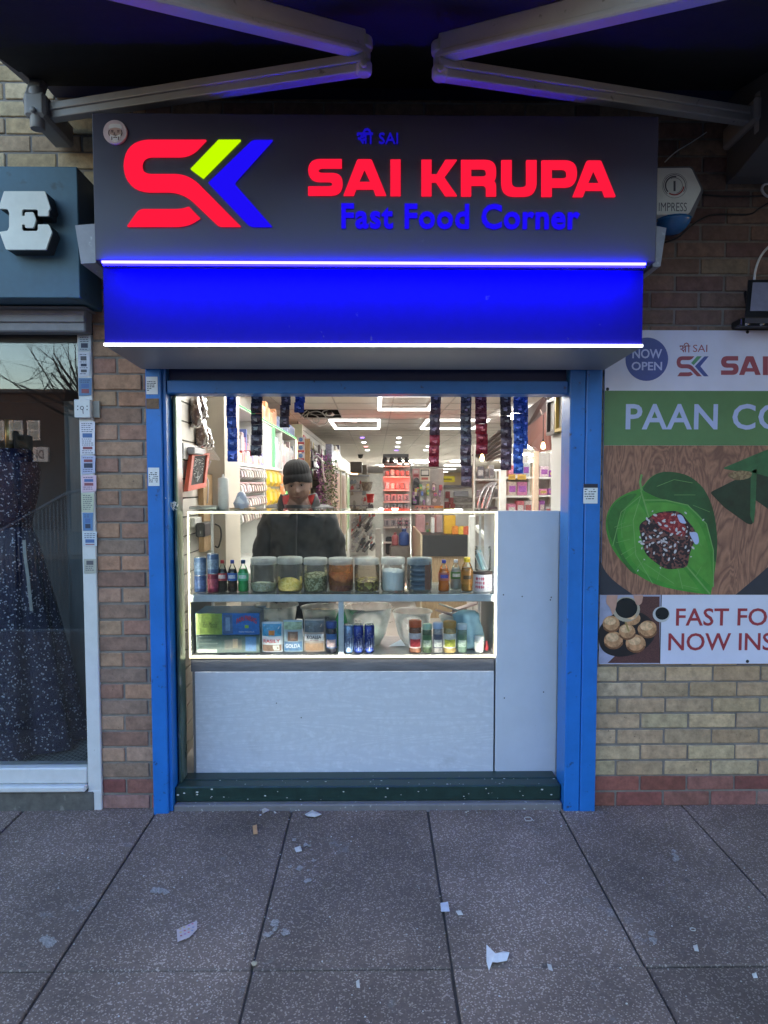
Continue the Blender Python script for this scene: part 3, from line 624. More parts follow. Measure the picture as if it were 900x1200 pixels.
def cable(pts, r, Y, m, name, label, smooth_n=6):
    P = [at(x, y, Y if not isinstance(Y, list) else Y[i]) for i, (x, y) in enumerate(pts)]
    Q = []
    for i in range(len(P) - 1):
        p0, p1, p2, p3 = P[max(i - 1, 0)], P[i], P[i + 1], P[min(i + 2, len(P) - 1)]
        for k in range(smooth_n):
            t = k / smooth_n; Q.append(0.5 * ((2 * p1) + (p2 - p0) * t + (2 * p0 - 5 * p1 + 4 * p2 - p3) * t * t + (3 * p1 - p0 - 3 * p2 + p3) * t ** 3))
    Q.append(P[-1]); mb = MB(); mb.tube(Q, r, 8); return one(mb, name, m, label, 'cable')
M_wcab = mat('white_cable', (0.62, 0.62, 0.66), 0.5)
cable([(905, 285), (893, 298), (886, 314), (884, 330), (887, 342)], 0.0055, -0.05, M_wcab, 'white_cable', 'white cable curving down into the black floodlight')
cable([(908, 215), (896, 216), (893, 223), (899, 230), (908, 229)], 0.006, -0.03, M_wcab, 'white_cable', 'short loop of white cable on the wall above the floodlight')
cable([(779, 284), (795, 278), (812, 263), (830, 253), (850, 251), (878, 251), (890, 244), (905, 235)], 0.004, -0.012, M_black, 'black_cable', 'black cable sagging along the wall from under the alarm strobe')
cable([(822, 228), (850, 230), (880, 230), (905, 229)], 0.004, -0.012, M_black, 'black_cable', 'black cable running level from the side of the alarm box')
cable([(779, 190), (792, 178), (810, 167), (828, 155)], 0.0025, -0.02, M_wcab, 'thin_cable', 'thin wire rising diagonally above the alarm box')
# neighbour canopy at the right edge
mb = MB(); a = at(861, 207, -0.10)
zc = a.z; x0 = a.x
prof = [(-0.02, zc + 0.45), (-0.62, zc + 0.45), (-0.62, zc + 0.10), (-0.10, zc), (-0.02, zc)]
mb.add([(x0, y, z) for y, z in prof] + [(3.3, y, z) for y, z in prof], [(0, 1, 2, 3, 4), (5, 6, 7, 8, 9)] + [(k, (k + 1) % 5, 5 + (k + 1) % 5, 5 + k) for k in range(5)])
one(mb, 'shop_canopy', mat('canopy_grey', (0.10, 0.10, 0.11), 0.5, var=0.1), 'dark sloping canopy of the next shop at the upper right edge', 'canopy', bevel=0.006)

# ================================================================== food banner on the right wall
YP = -0.016
bn = thing('food_banner', (at(820, 778, YP).x, YP, at(820, 778, YP).z), 'printed food banner with a big green leaf, screwed to the brick wall', 'banner')
bxl = at(706, 600, YP).x; bxr = bxl + 1.95
zz = lambda y: at(800, y, YP).z
M_bw = mat('banner_white', (0.64, 0.65, 0.80), 0.45, var=0.07, vs=4)  # lilac tint puts the blue LED spill into the board's colour
M_bg = mat('banner_green', (0.10, 0.21, 0.085), 0.45, var=0.12, vs=5)
M_bl = mat('banner_lilac_print', (0.42, 0.48, 0.74), 0.5, var=0.06)
M_bb = mat('banner_blue_print', (0.07, 0.10, 0.32), 0.5, var=0.08)
M_br = mat('banner_red_print', (0.32, 0.035, 0.05), 0.5, var=0.08)
M_brs = mat('banner_faded_red_print', (0.33, 0.075, 0.10), 0.5, var=0.08)
M_bgs = mat('banner_green_print', (0.12, 0.32, 0.16), 0.5)
mb = MB(); mb.box(bxl, bxr, YP, -0.002, zz(778), zz(387)); mb.build('board', M_bw, bn)
L1, L2, L3, L4, L5 = YP - 0.0008, YP - 0.0016, YP - 0.0024, YP - 0.0032, YP - 0.0040
T = 0.0006
mb = MB(); mb.box(bxl, bxr, L1, L1 + T, zz(522), zz(458)); mb.build('green_band', M_bg, bn)
# header
cb = at(758, 421, L1); rad = at(783, 421, L1).x - cb.x
mb = MB(); mb.lathe([(0.0001, 0), (rad, 0), (rad, T)], (cb.x, L1, cb.z), 40, axis='Y', smooth=False); mb.build('round_badge', M_bb, bn)
mb = MB(); mb.ptext('NOW', 741, 409, 776, 420, L2, bold=0.02); mb.ptext('OPEN', 740, 424, 776, 434, L2, bold=0.02); mb.build('badge_lettering', mat('banner_badge_print', (0.52, 0.56, 0.82), 0.5), bn)
def trb(x, y):   # the sign's logo drawn small
    q = at(793 + (x - 145.0) * 37.5 / 174.0, 417.5 + (y - 163.5) * 23.5 / 101.5, L1); return (q.x, q.z)
logo_parts(bn, L1, T, trb, [M_brs, M_bgs, M_bb])
def trw(x, y):
    q = at(845 + (x - 361.0) * 183.0 / 360.0, 417.3 + (y - 186.2) * 22.0 / 42.0, L1); return (q.x, q.z)
word(MB(), L1, T, trw).build('name_print', M_brs, bn)
mb = MB()
sc = lambda x, y: (796.5 + (x - 320) * 12.5 / 77, 402 + (y - 44) * 11 / 70)
for st in SHRI: mb.pstrip([sc(*p) for p in st], 0.0042, L1, T)
mb.ptext('SAI', 812, 404, 829, 412.5, L1); mb.build('small_print', M_brs, bn)
mb = MB(); mb.ptext('PAAN CORNER', 733, 473.5, 1031, 503.5, L2, bold=0.018, space=1.05); mb.build('title_print', M_bl, bn)
# photo panel: wood board, leaf, filling
M_pw = wood('photo_wood', (0.37, 0.18, 0.115), (0.17, 0.08, 0.055), 3.2, (3, 1, 0.7), 0.5, 1.2)
pw = MB(); pw.box(bxl, bxr, L1, L1 + T, zz(697), zz(522) - 0.0005); po = pw.build('photo_board', M_pw, bn)
M_slate = mat('photo_slate', (0.030, 0.032, 0.045), 0.5)
mb = MB(); mb.pslab([rounded([(702.5, 655), (712, 676, 20), (742, 697), (702, 697)])], L2, T); mb.build('photo_slate', M_slate, bn); mb = MB(); mb.pslab([rounded([(905, 660), (880, 682, 20), (862, 697), (905, 697)])], L2, T); mb.build('photo_slate', M_slate, bn)
M_lf = mat('leaf_green', (0.055, 0.25, 0.035), 0.4, var=0.28, vs=10); M_lf2 = mat('leaf_dark_green', (0.022, 0.085, 0.028), 0.4, var=0.3, vs=10); M_vein = mat('leaf_vein', (0.16, 0.34, 0.10), 0.45); M_lfl = mat('leaf_light_green', (0.085, 0.29, 0.045), 0.4, var=0.2, vs=14)
mb = MB(); mb.pslab([rounded([(751, 573, 6), (766, 554, 12), (790, 552, 20), (815, 560, 25), (834, 585, 25), (842, 630, 40), (838, 668, 30), (833, 697), (800, 693, 30), (760, 684, 30), (722, 655, 35), (707, 618, 30), (715, 590, 16), (735, 577, 10)])], L2, T); lf = mb.build('leaf_print', M_lf, bn)
mb = MB(); mb.pslab([rounded([(752, 574, 4), (766, 554, 12), (790, 552, 20), (815, 560, 25), (834, 585, 25), (842, 630, 40), (838, 668, 20), (836, 640, 20), (828, 612, 20), (806, 590, 20), (775, 586, 15)])], L3, T); mb.build('leaf_fold_print', M_lf2, bn)
mb = MB(); mb.pslab([rounded([(755, 590, 4), (780, 588, 10), (808, 596, 15), (830, 630, 30), (836, 690, 5), (805, 660, 20), (770, 620, 15)])], L3 + 0.0003, T); mb.build('leaf_light_print', M_lfl, bn)
mb = MB()
for st, wd in (([(751, 575), (760, 605), (785, 640), (832, 696)], 0.007), ([(752, 578), (742, 610), (745, 650), (765, 684)], 0.004), ([(752, 580), (728, 600), (718, 640)], 0.004), ([(755, 586), (780, 586), (806, 592), (828, 614), (836, 645), (836, 688)], 0.005), ([(745, 640), (728, 650)], 0.0025), ([(741, 615), (722, 620)], 0.0025), ([(755, 660), (790, 684)], 0.0025), ([(775, 640), (795, 668), (800, 690)], 0.003), ([(800, 600), (822, 640)], 0.002), ([(733, 597), (728, 612), (729, 630)], 0.002), ([(720, 618), (733, 612)], 0.0018), ([(722, 636), (738, 632)], 0.0018), ([(733, 655), (746, 645)], 0.0018), ([(745, 668), (756, 655)], 0.0018), ([(770, 680), (775, 664)], 0.0018), ([(815, 676), (822, 664)], 0.0018), ([(818, 690), (800, 686)], 0.002), ([(770, 570), (790, 562), (812, 566)], 0.002), ([(790, 580), (815, 580)], 0.0018), ([(812, 592), (832, 600)], 0.0018)):
    mb.pstrip(st, wd, L4 + 0.0003, T * 0.2)
mb.pstrip([(752, 575), (750, 565), (752, 556)], 0.010, L4 + 0.0003, T * 0.2); mb.build('leaf_vein_print', M_vein, bn)
mb = MB(); mb.pslab([rounded([(748, 615, 6), (770, 600, 8), (796, 598, 8), (818, 625, 10), (808, 648, 8), (806, 665, 6), (780, 668, 8), (756, 650, 8)])], L4, T)
mb.build('filling_print', voro('seed_mix', (0.018, 0.010, 0.014), (0.16, 0.06, 0.05), 110, 0.6, 0.5), bn)
mb = MB(); mb.pslab([rounded([(762, 604, 4), (780, 600, 6), (796, 603, 5), (806, 622, 5), (800, 630, 4), (775, 620, 5)])], L5, T); mb.build('red_filling_print', voro('red_shreds', (0.20, 0.012, 0.02), (0.36, 0.05, 0.05), 120, 0.6, 0.5), bn)
random.seed(11)
mb = MB()
for k in range(75):
    a = random.uniform(0, 6.28); r = random.random() ** 0.7; x, y = 780 + 34 * r * math.cos(a), 634 + 34 * r * math.sin(a)
    if random.random() < 0.12: x, y = random.uniform(745, 825), random.uniform(590, 680)
    s = random.uniform(0.8, 1.9); b = random.uniform(0, 3)
    mb.pslab([[(x + s * 1.5 * math.cos(t) * math.cos(b) - s * 0.8 * math.sin(t) * math.sin(b), y + s * 1.5 * math.cos(t) * math.sin(b) + s * 0.8 * math.sin(t) * math.cos(b)) for t in (0, 1, 2, 3.1, 4.2, 5.2)]], L5 - 0.0004 - 0.00001 * k, T * 0.4)
mb.build('seed_print', mat('seed_white', (0.55, 0.52, 0.55), 0.5), bn)
mb = MB(); mb.pslab([rounded([(807, 624, 3), (817, 623, 4), (820, 636, 5), (815, 639, 3)])], L5 - 0.0015, T); mb.pslab([rounded([(793, 603, 2), (799, 603, 3), (805, 614, 3), (797, 613, 3)])], L5 - 0.0015, T); mb.build('flake_print', M_bl, bn)
mb = MB(); mb.pslab([rounded([(832, 577, 3), (862, 562), (882, 553), (886, 545), (905, 530), (905, 600), (884, 585), (882, 615, 3), (876, 614, 3), (848, 594, 3)])], L2, T); mb.build('rolled_leaf_print', mat('leaf_shade_green', (0.012, 0.035, 0.018), 0.4, var=0.4), bn)
mb = MB(); mb.pslab([rounded([(880, 553, 2), (887, 549, 2), (885, 600, 5), (883, 614, 2), (879, 605, 3)])], L3, T); mb.pslab([rounded([(846, 549, 4), (896, 528), (905, 525), (905, 560), (880, 553), (862, 552)])], L3, T); mb.build('rolled_leaf_light_print', mat('leaf_mid_green', (0.03, 0.12, 0.045), 0.4, var=0.3), bn)
mb = MB(); mb.pslab([rounded([(850, 556, 6), (866, 551, 5), (882, 553, 4), (880, 560, 5), (862, 564, 8)])], L4, T); mb.build('crumb_print', voro('tan_crumbs', (0.19, 0.12, 0.06), (0.30, 0.21, 0.11), 130, 0.5, 0.6), bn)
mb = MB(); mb.pslab([rounded([(748, 588, 4), (734, 600, 8), (728, 625, 12), (736, 652, 12), (754, 672, 10), (790, 688, 10), (822, 694), (786, 646, 20), (760, 608, 10)])], L3 - 0.0002, T * 0.5); mb.build('leaf_light_print', M_lfl, bn)
mb = MB(); mb.pslab([rounded([(709, 618, 20), (716, 592, 12), (736, 579, 8), (748, 578, 4), (731, 596, 10), (721, 622, 15), (728, 650, 15), (750, 676, 15), (735, 668, 15)])], L3 - 0.0003, T * 0.5); mb.build('leaf_edge_print', mat('leaf_deep_green', (0.035, 0.15, 0.03), 0.4, var=0.3, vs=14), bn)
# small food photo
fx0, fx1 = at(702.2, 740, L1).x, at(773.5, 740, L1).x
mb = MB(); mb.box(fx0, fx1, L1, L1 + T, zz(777.5), zz(697)); mb.build('dish_photo', mat('photo_cloth', (0.36, 0.36, 0.50), 0.5, var=0.15), bn)
mb = MB(); mb.pslab([[(748, 699), (773, 699), (773, 777), (712, 777), (745, 745)]], L1 - 0.0003, T * 0.4); mb.build('mat_print', wood('photo_reed_mat', (0.13, 0.05, 0.045), (0.05, 0.02, 0.02), 3, (10, 1, 40), 0.6, 0), bn)
mb = MB(); mb.pslab([rounded([(701, 735, 10), (722, 715, 20), (755, 716, 15), (772, 738, 15), (760, 760, 15), (730, 772, 20), (706, 765, 10), (701, 750, 5)])], L2, T); mb.build('plate_print', mat('photo_plate', (0.018, 0.016, 0.018), 0.4), bn)
M_ball = mat('photo_dough', (0.50, 0.26, 0.13), 0.5, var=0.45, vs=40)
mb = MB()
for (x, y, r) in ((716.5, 731, 10), (741, 725, 9), (735, 740, 10), (759, 737, 11), (719, 750, 11), (745, 754, 11)):
    mb.pslab([rounded([(x + r * 1.1 * math.cos(t) * random.uniform(.9, 1.1), y + r * math.sin(t) * random.uniform(.9, 1.05), 5) for t in [k * 6.283 / 8 for k in range(8)]], 3)], L3 + 0.0001 * (y - 740) * -0.3, T * 0.5)
mb.build('ball_print', M_ball, bn)
mb = MB()
for (x, y, r) in ((716.5, 731, 10), (741, 725, 9), (735, 740, 10), (759, 737, 11), (719, 750, 11), (745, 754, 11)): mb.pslab([rounded([(x + r * .75 * math.cos(t) - 1.5, y + r * .5 * math.sin(t) - 3, 4) for t in [k * 6.283 / 7 for k in range(7)]], 3)], L3 - 0.0012, T * 0.3)
mb.build('ball_crust_print', mat('photo_dough_light', (0.66, 0.42, 0.24), 0.5, var=0.4, vs=60), bn)  # highlight drawn into the print of each dough ball
mb = MB()
for (x, y, r) in ((716.5, 731, 10), (735, 740, 10), (759, 737, 11), (719, 750, 11), (745, 754, 11)): mb.pstrip([(x + r * 1.0 * math.cos(t), y + r * 0.9 * math.sin(t)) for t in [0.3 + k * 0.3 for k in range(9)]], 0.009, L3 - 0.0016, T * 0.3)
mb.build('ball_edge_print', mat('photo_dough_dark', (0.20, 0.085, 0.04), 0.5, var=0.4, vs=60), bn)  # shade crescent drawn into the print under each ball
cu_ = lambda x, y, r, Y, m, nm: (lambda mb: (mb.pslab([[(x + r * math.cos(k * 0.2618), y + r * 0.92 * math.sin(k * 0.2618)) for k in range(24)]], Y, T * 0.4), mb.build(nm, m, bn)))(MB())
cu_(734, 714, 16, L4, mat('photo_cup', (0.42, 0.36, 0.28), 0.4), 'cup_print'); cu_(734, 712.5, 13, L4 - 0.0005, mat('photo_sauce', (0.012, 0.016, 0.018), 0.3), 'sauce_print')
cu_(775, 720, 10, L2, mat('photo_cup2', (0.5, 0.5, 0.52), 0.4), 'cup_print'); cu_(776, 719, 8, L2 - 0.0005, MATS['photo_sauce'], 'sauce_print')
mb = MB(); mb.pslab([rounded([(711, 697.5), (724, 697.5), (722, 712, 3), (718, 722, 3), (715, 712, 3), (710, 707, 3)])], L5, T * 0.5); mb.pslab([rounded([(742, 697.5), (754, 697.5), (752, 708, 3), (746, 710, 3)])], L5, T * 0.5); mb.build('finger_print', mat('photo_skin', (0.50, 0.28, 0.22), 0.5), bn)
mb = MB(); mb.pstrip([(733, 729), (737, 740)], 0.008, L5, T * 0.5); mb.build('pour_print', mat('photo_pour', (0.35, 0.24, 0.09), 0.3), bn)
mb = MB(); mb.ptext('FAST FOOD', 792, 712.5, 945, 733.5, L1, bold=0.012); mb.ptext('NOW INSIDE', 783, 741.5, 948, 762.5, L1, bold=0.012); mb.build('slogan_print', M_br, bn)
mb = MB(); mb.box(fx1, fx1 + 0.004, L1, L1 + T, zz(777.5), zz(697)); mb.build('divider_print', M_black, bn)
mb = MB()
for x, y in ((876, 389), (876, 775), (712, 456)): 
    c = at(x, y, YP); mb.lathe([(0.0001, -0.004), (0.006, -0.003), (0.008, 0)], (c.x, YP, c.z), 10, axis='Y')
mb.build('fixing_screw', M_black, bn)
random.seed(5)

# ================================================================== dress shop on the left
YW = 0.03
M_teal = mat('teal_fascia_paint', (0.048, 0.115, 0.17), 0.5, var=0.25, vs=4, bump=0.1, dark=(12, 0.66, (0.03, 0.055, 0.07)))
fs_ = thing('letter_fascia', (at(40, 350, -0.3).x, -0.2, at(40, 350, -0.3).z), 'dark teal fascia box with one big cream letter over the dress shop window', 'shop sign')
Yt = -0.24
fx1 = at(92, 270, Yt).x; fz1, fz0 = at(60, 195, Yt).z, at(60, 349, Yt).z
mb = MB(); mb.box(-3.6, fx1, Yt, -0.002, fz0, fz1, ch=0.003); mb.build('fascia_box', M_teal, fs_)
zE = lambda X, Y: (X / 5.454, 180 + Y / 5.454)
E1 = [(25, 240), (288, 240), (322, 350), (310, 366), (310, 398), (242, 398), (242, 356), (140, 356), (140, 398), (160, 372), (212, 372), (230, 424), (212, 474), (160, 474), (140, 452), (140, 494), (242, 494), (242, 452), (310, 452), (332, 500), (292, 613), (38, 613), (0, 500), (50, 490), (58, 470), (58, 372), (48, 354), (0, 350)]
E1 = [(25, 240), (288, 240), (322, 350), (310, 366), (310, 398), (242, 398), (242, 366), (235, 356), (148, 356), (140, 366), (140, 398), (158, 398), (160, 374), (212, 374), (230, 424), (212, 474), (160, 474), (158, 452), (140, 452), (140, 484), (148, 494), (235, 494), (242, 484), (242, 452), (310, 452), (332, 500), (292, 613), (38, 613), (-4, 500), (48, 492), (58, 470), (58, 375), (48, 354), (-10, 350)]
Ye = Yt - 0.085
mb = MB(); mb.pslab([rounded([(*zE(x, y), 1.0) for x, y in E1], 3)], Ye, 0.01); le = mb.build('letter', mat('cream_letter', (0.78, 0.79, 0.74), 0.5, var=0.1, vs=7, dark=(22, 0.7, (0.35, 0.36, 0.36))), fs_)
mb = MB(); mb.pslab([rounded([(*zE(x, y), 1.0) for x, y in E1], 3)], Ye + 0.0105, 0.074); mb.build('letter_return', mat('letter_side', (0.035, 0.038, 0.042), 0.5), le)
mb = MB(); mb.box(-3.6, at(103, 360, -0.1).x, -0.13, -0.002, at(60, 362, -0.1).z, fz0 - 0.006, ch=0.006)
one(mb, 'fascia_ledge', mat('head_grey', (0.17, 0.17, 0.18), 0.55, var=0.15), 'grey ledge under the dark letter fascia', 'ledge')
mb = MB(); mb.box(-3.6, at(103, 375, -0.05).x, -0.08, -0.002, at(60, 389, -0.07).z, at(60, 362.6, -0.07).z, ch=0.006); mb.box(-3.6, at(103, 375, -0.05).x, -0.092, -0.0815, at(60, 378, -0.08).z, at(60, 369, -0.08).z, ch=0.003)
one(mb, 'shutter_box', mat('shutter_grey', (0.24, 0.24, 0.26), 0.5, var=0.15), 'grey shutter box over the dress shop window', 'shutter box')
wn = thing('shop_window', (-1.8, 0, 0), 'dress shop window with white frame, its glass mirroring sky and street', 'shop window')
M_upvc = mat('white_frame_paint', (0.60, 0.61, 0.63), 0.4, var=0.06, dark=(60, 0.72, (0.35, 0.34, 0.33)))
wx1 = at(116, 700, -0.002).x; wx0 = at(104, 600, -0.002).x
wz1 = at(60, 392, 0).z; wz0 = at(60, 899, 0.0).z; wzs = at(60, 927, -0.02).z
ex = pier_l - 0.002
mb = MB(); mb.box(ex - 0.062, ex, -0.012, 0.08, at(120, 948, 0).z, wz1, ch=0.003); mb.box(ex - 0.064, ex - 0.001, -0.0145, 0.06, at(120, 948, 0).z, at(120, 925, 0).z, ch=0.003); mb.build('frame_post', M_upvc, wn)
mb = MB(); mb.box(-3.6, ex - 0.065, -0.012, 0.08, wzs + 0.03, wz0, ch=0.006); mb.build('frame_bottom', M_upvc, wn)
mb = MB(); mb.box(-3.6, ex - 0.066, -0.04, 0.05, wzs, wzs + 0.028, ch=0.006); mb.build('sill', M_upvc, wn)
mb = MB(); mb.box(-3.6, ex - 0.065, 0.02, 0.08, wz1 - 0.03, wz1 + 0.09); mb.build('frame_head', mat('dark_head', (0.03, 0.03, 0.033), 0.5), wn)
gl = glass('shop_glass', (0.93, 0.95, 0.96), 1.62, 0.004)
mb = MB(); mb.box(-3.6, ex - 0.066, YW, YW + 0.006, wz0 - 0.01, wz1); mb.build('pane', gl, wn)
mb = MB(); mb.box(-3.6, ex - 0.03, -0.02, 0.10, -0.06, wzs - 0.002, ch=0.01)
one(mb, 'window_plinth', mat('plinth_concrete', (0.11, 0.105, 0.10), 0.9, var=0.3, bump=0.6, dark=(25, 0.62, (0.2, 0.19, 0.18))), 'rough grey concrete plinth under the dress shop window', 'plinth')
mb = MB()
dx0, dx1 = -3.6, ex - 0.03
wi = mat('shop_dark_wall', (0.03, 0.035, 0.042), 0.8)
mb.box(dx0, dx1, 1.8, 1.85, 0, 2.3); mb.box(dx1 - 0.01, dx1 + 0.02, 0.1, 1.8, 0, 2.3); mb.box(dx0, dx1, 0.1, 1.8, 2.1, 2.3)
one(mb, 'display_wall', wi, 'dark back and side walls of the dress shop window display', 'shop wall')
mb = MB(); mb.box(dx0, dx1 - 0.012, 0.085, 1.8, wz0 - 0.08, wz0 - 0.05)
fl_ = mb.build('display_floor', mat('display_carpet', (0.28, 0.31, 0.32), 0.9), None); tag(fl_, 'dark floor of the dress shop window display', 'floor', kind='structure')
mb = MB(); q0, q1 = at(30, 893, 0.12), at(112, 893, 0.12)
xA, xB = -2.25, dx1 - 0.02
zmat = wz0 - 0.046
for k in range(60):
    x = xA + k * 0.022
    for j in range(16):
        y = 0.1 + j * 0.032 + (k % 2) * 0.016
        if x < xB: mb.add([(x - 0.009, y - 0.011, zmat), (x + 0.009, y - 0.011, zmat), (x + 0.009, y + 0.013, zmat), (x - 0.009, y + 0.013, zmat), ], [(0, 1, 2, 3)])
one(mb, 'patterned_mat', mat('mat_grey', (0.62, 0.68, 0.68), 0.8, var=0.2), 'grey fish-scale patterned mat on the dress shop window floor', 'mat')
px_ = at(78, 600, 0.62).x
mb = MB(); mb.box(px_, dx1 - 0.012, 0.62, 0.66, wz0 - 0.04, at(90, 470, 0.62).z); one(mb, 'grey_screen', mat('grey_screen_fabric', (0.17, 0.19, 0.20), 0.8, var=0.15, stretch=(1, 1, 0.1), vs=30), 'tall grey screen standing behind the glass next to the dress', 'screen')  # added panel imitating a grey reflection in the glass
# sequinned dress on a stand
dc = at(22, 866, 0.42); DZ = wz0 - 0.05
dr = thing('evening_dress', (dc.x, 0.42, DZ), 'midnight blue sequinned evening dress with a white ribbon in the dark window', 'dress')
M_seq = voro('sequins', (0.017, 0.022, 0.085), (0.75, 0.78, 0.95), 150, 0.90, 0.4, 0.15, 0.8)
zh = dc.z; zs = at(22, 635, 0.42).z
wob = lambda a, h: 1 + 0.12 * math.sin(a * 9 + 0.8 * math.sin(a * 3)) * max(0, min(1, (zs - h) / (zs - zh))) + 0.025 * math.sin(a * 17 + 1)
prof = []
for k in range(17):
    t = k / 16; prof.append((0.09 + (0.33 - 0.09) * (t ** 0.8), zs + 0.08 - t * (zs + 0.08 - zh)))
mb = MB(); mb.lathe(prof, (dc.x, 0.42, 0), 72, cap=False, wob=wob); mb.build('skirt', M_seq, dr)
zw = zs + 0.08
mb = MB(); mb.lathe([(0.09, zw), (0.10, zw + 0.05), (0.13, zw + 0.18), (0.14, zw + 0.28), (0.12, zw + 0.36), (0.09, zw + 0.40)], (dc.x, 0.42, 0), 32, cap=True); mb.build('bodice', M_seq, dr)
mb = MB(); mb.pstrip([(28, 633), (29, 650), (33, 680), (35, 700), (37, 716)], 0.016, 0.28, 0.002); mb.build('ribbon', mat('white_ribbon', (0.6, 0.62, 0.62), 0.5), dr)
mb = MB(); mb.lathe([(0.02, zw + 0.40), (0.02, zw + 0.55)], (dc.x, 0.42, 0), 12); mb.lathe([(0.02, DZ), (0.02, zh + 0.1)], (dc.x, 0.42, 0), 12); mb.lathe([(0.001, DZ + 0.07), (0.05, DZ + 0.07), (0.055, DZ + 0.003), (0.02, DZ)], (dc.x, 0.42, 0), 16); mb.build('stand', mat('gold_metal', (0.35, 0.26, 0.10), 0.4, 0.7, var=0.4), dr)
# door-bell style alarm box
c = at(97, 478, -0.04)
db = thing('entry_box', (c.x, 0, c.z), 'square white electrical box with a small key symbol beside the dress shop window', 'electrical box')
a, b = at(87, 489.5, -0.04), at(105.5, 468, -0.04)
mb = MB(); mb.box(a.x, b.x, -0.04, -0.013, a.z, b.z, ch=0.003); mb.build('cover', M_upvc, db)
mb = MB(); mb.box(a.x + 0.01, b.x + 0.03, -0.0125, 0.0, a.z + 0.004, b.z - 0.004); mb.build('back_plate', mat('box_back', (0.3, 0.28, 0.25), 0.6), db)
mb = MB(); mb.pstrip([(96 + 2 * math.cos(t), 478 + 2 * math.sin(t)) for t in [k * 0.7 for k in range(10)]], 0.003, -0.0408, 0.0005); mb.pstrip([(97, 480), (97.5, 485)], 0.003, -0.0408, 0.0005)
for x, y in ((91, 476), (91, 480), (102, 476), (102, 480)): mb.pstrip([(x - .6, y), (x + .6, y)], 0.005, -0.0408, 0.0005)
mb.build('symbol', M_ink, db)
# old flyers up the white frame post
random.seed(3)
FL = [((103, 366), (110, 392), (0.42, 0.44, 0.50)), ((104, 393), (111, 412), (0.45, 0.48, 0.56)), ((104, 413), (111.5, 442), (0.55, 0.57, 0.64)), ((105, 443), (112, 464), (0.12, 0.20, 0.36)), ((105, 494), (114, 533), (0.62, 0.65, 0.72)), ((105.5, 534), (115, 556), (0.45, 0.48, 0.70)), ((106, 557), (115.5, 577), (0.58, 0.45, 0.55)), ((106, 578), (116, 600), (0.50, 0.52, 0.40)), ((107, 601), (116, 622), (0.12, 0.22, 0.45)), ((107, 623), (117, 640), (0.50, 0.54, 0.60)), ((108.5, 655), (117, 672), (0.42, 0.40, 0.36))]
LBL = ['torn grey flyer at the top of the white frame post', 'faded bluish flyer second from the top of the white frame post', 'long pale flyer just above the white electrical box, higher of two', 'dark blue photo flyer directly above the white electrical box', 'long white flyer just below the white electrical box', 'lilac flyer under the long white one on the frame post', 'pinkish flyer on the frame post, above the yellow printed one', 'flyer with yellow block on the frame post', 'dark blue flyer below the yellow printed one', 'pale flyer under the lower dark blue one', 'small beige label alone low on the frame post']
for (p0, p1, col), lb in zip(FL, LBL):
    a, b = at(p0[0], p1[1], -0.0155), at(p1[0], p0[1], -0.0155)
    a.x = ex - 0.058 + random.uniform(-0.002, 0.004); b.x = ex + 0.001 + random.uniform(-0.008, 0.012)
    r = thing('flyer', ((a.x + b.x) / 2, -0.015, a.z), lb, 'flyer')
    mb = MB(); n = 5
    pts = [(a.x, a.z), (b.x - 0.004, a.z + random.uniform(0, 0.006)), (b.x + random.uniform(-0.004, 0), (a.z + b.z) / 2 + random.uniform(-.02, .02)), (b.x, b.z), (a.x, b.z)]
    mb.slab([pts], -0.0162, 0.001, 0, jit(col, 0.1)); 
    mb.build('sheet', mat('flyer_paper', (0.5, 0.5, 0.5), 0.7, attr=True, var=0.12, vs=30), r)
    mb = MB(); z = b.z - 0.008
    while z > a.z + 0.01:
        if random.random() < 0.25:
            h = min(random.uniform(0.012, 0.022), z - a.z - 0.006); mb.box(a.x + 0.012, b.x - 0.014, -0.0169, -0.0164, z - h, z, 0, random.choice([(0.04, 0.05, 0.09), (0.08, 0.15, 0.35), (0.55, 0.5, 0.05) if 'yellow' in lb else (0.1, 0.1, 0.12), (0.25, 0.08, 0.1)])); z -= h + 0.005
        else:
            x = a.x + 0.008
            while x < b.x - 0.018:
                e = random.uniform(0.004, 0.012); mb.box(x, x + e, -0.0169, -0.0164, z - 0.003, z, 0, (0.06, 0.07, 0.12)); x += e + 0.003
            z -= 0.009
    if mb.v: mb.build('print', mat('flyer_ink', (0.1, 0.1, 0.1), 0.7, attr=True), r)

# the next shop's awning, lengthened and lowered to shade the right-hand wall
na = thing('folding_awning', (3.0, 0, 2.9), 'dark awning of the next shop at the top right corner', 'awning')
nx0 = ax1 + 0.10
mb = MB(); V = []
for k in range(9):
    t = k / 8; y = -0.06 - t * 2.4; z = za - 0.02 + (2.62 - za) * t - 0.05 * math.sin(math.pi * t); V += [(nx0, y, z), (nx0 + 3, y, z), (nx0, y, z + 0.004), (nx0 + 3, y, z + 0.004)]
fs = []
for k in range(8): a = k * 4; fs += [(a, a + 1, a + 5, a + 4), (a + 2, a + 6, a + 7, a + 3), (a, a + 4, a + 6, a + 2), (a + 1, a + 3, a + 7, a + 5)]
mb.add(V, fs); mb.build('fabric', M_fab, na)
mb = MB(); mb.box(nx0, nx0 + 3, -2.53, -2.46, 2.56, 2.66, ch=0.015); mb.build('front_bar', M_arm, na)

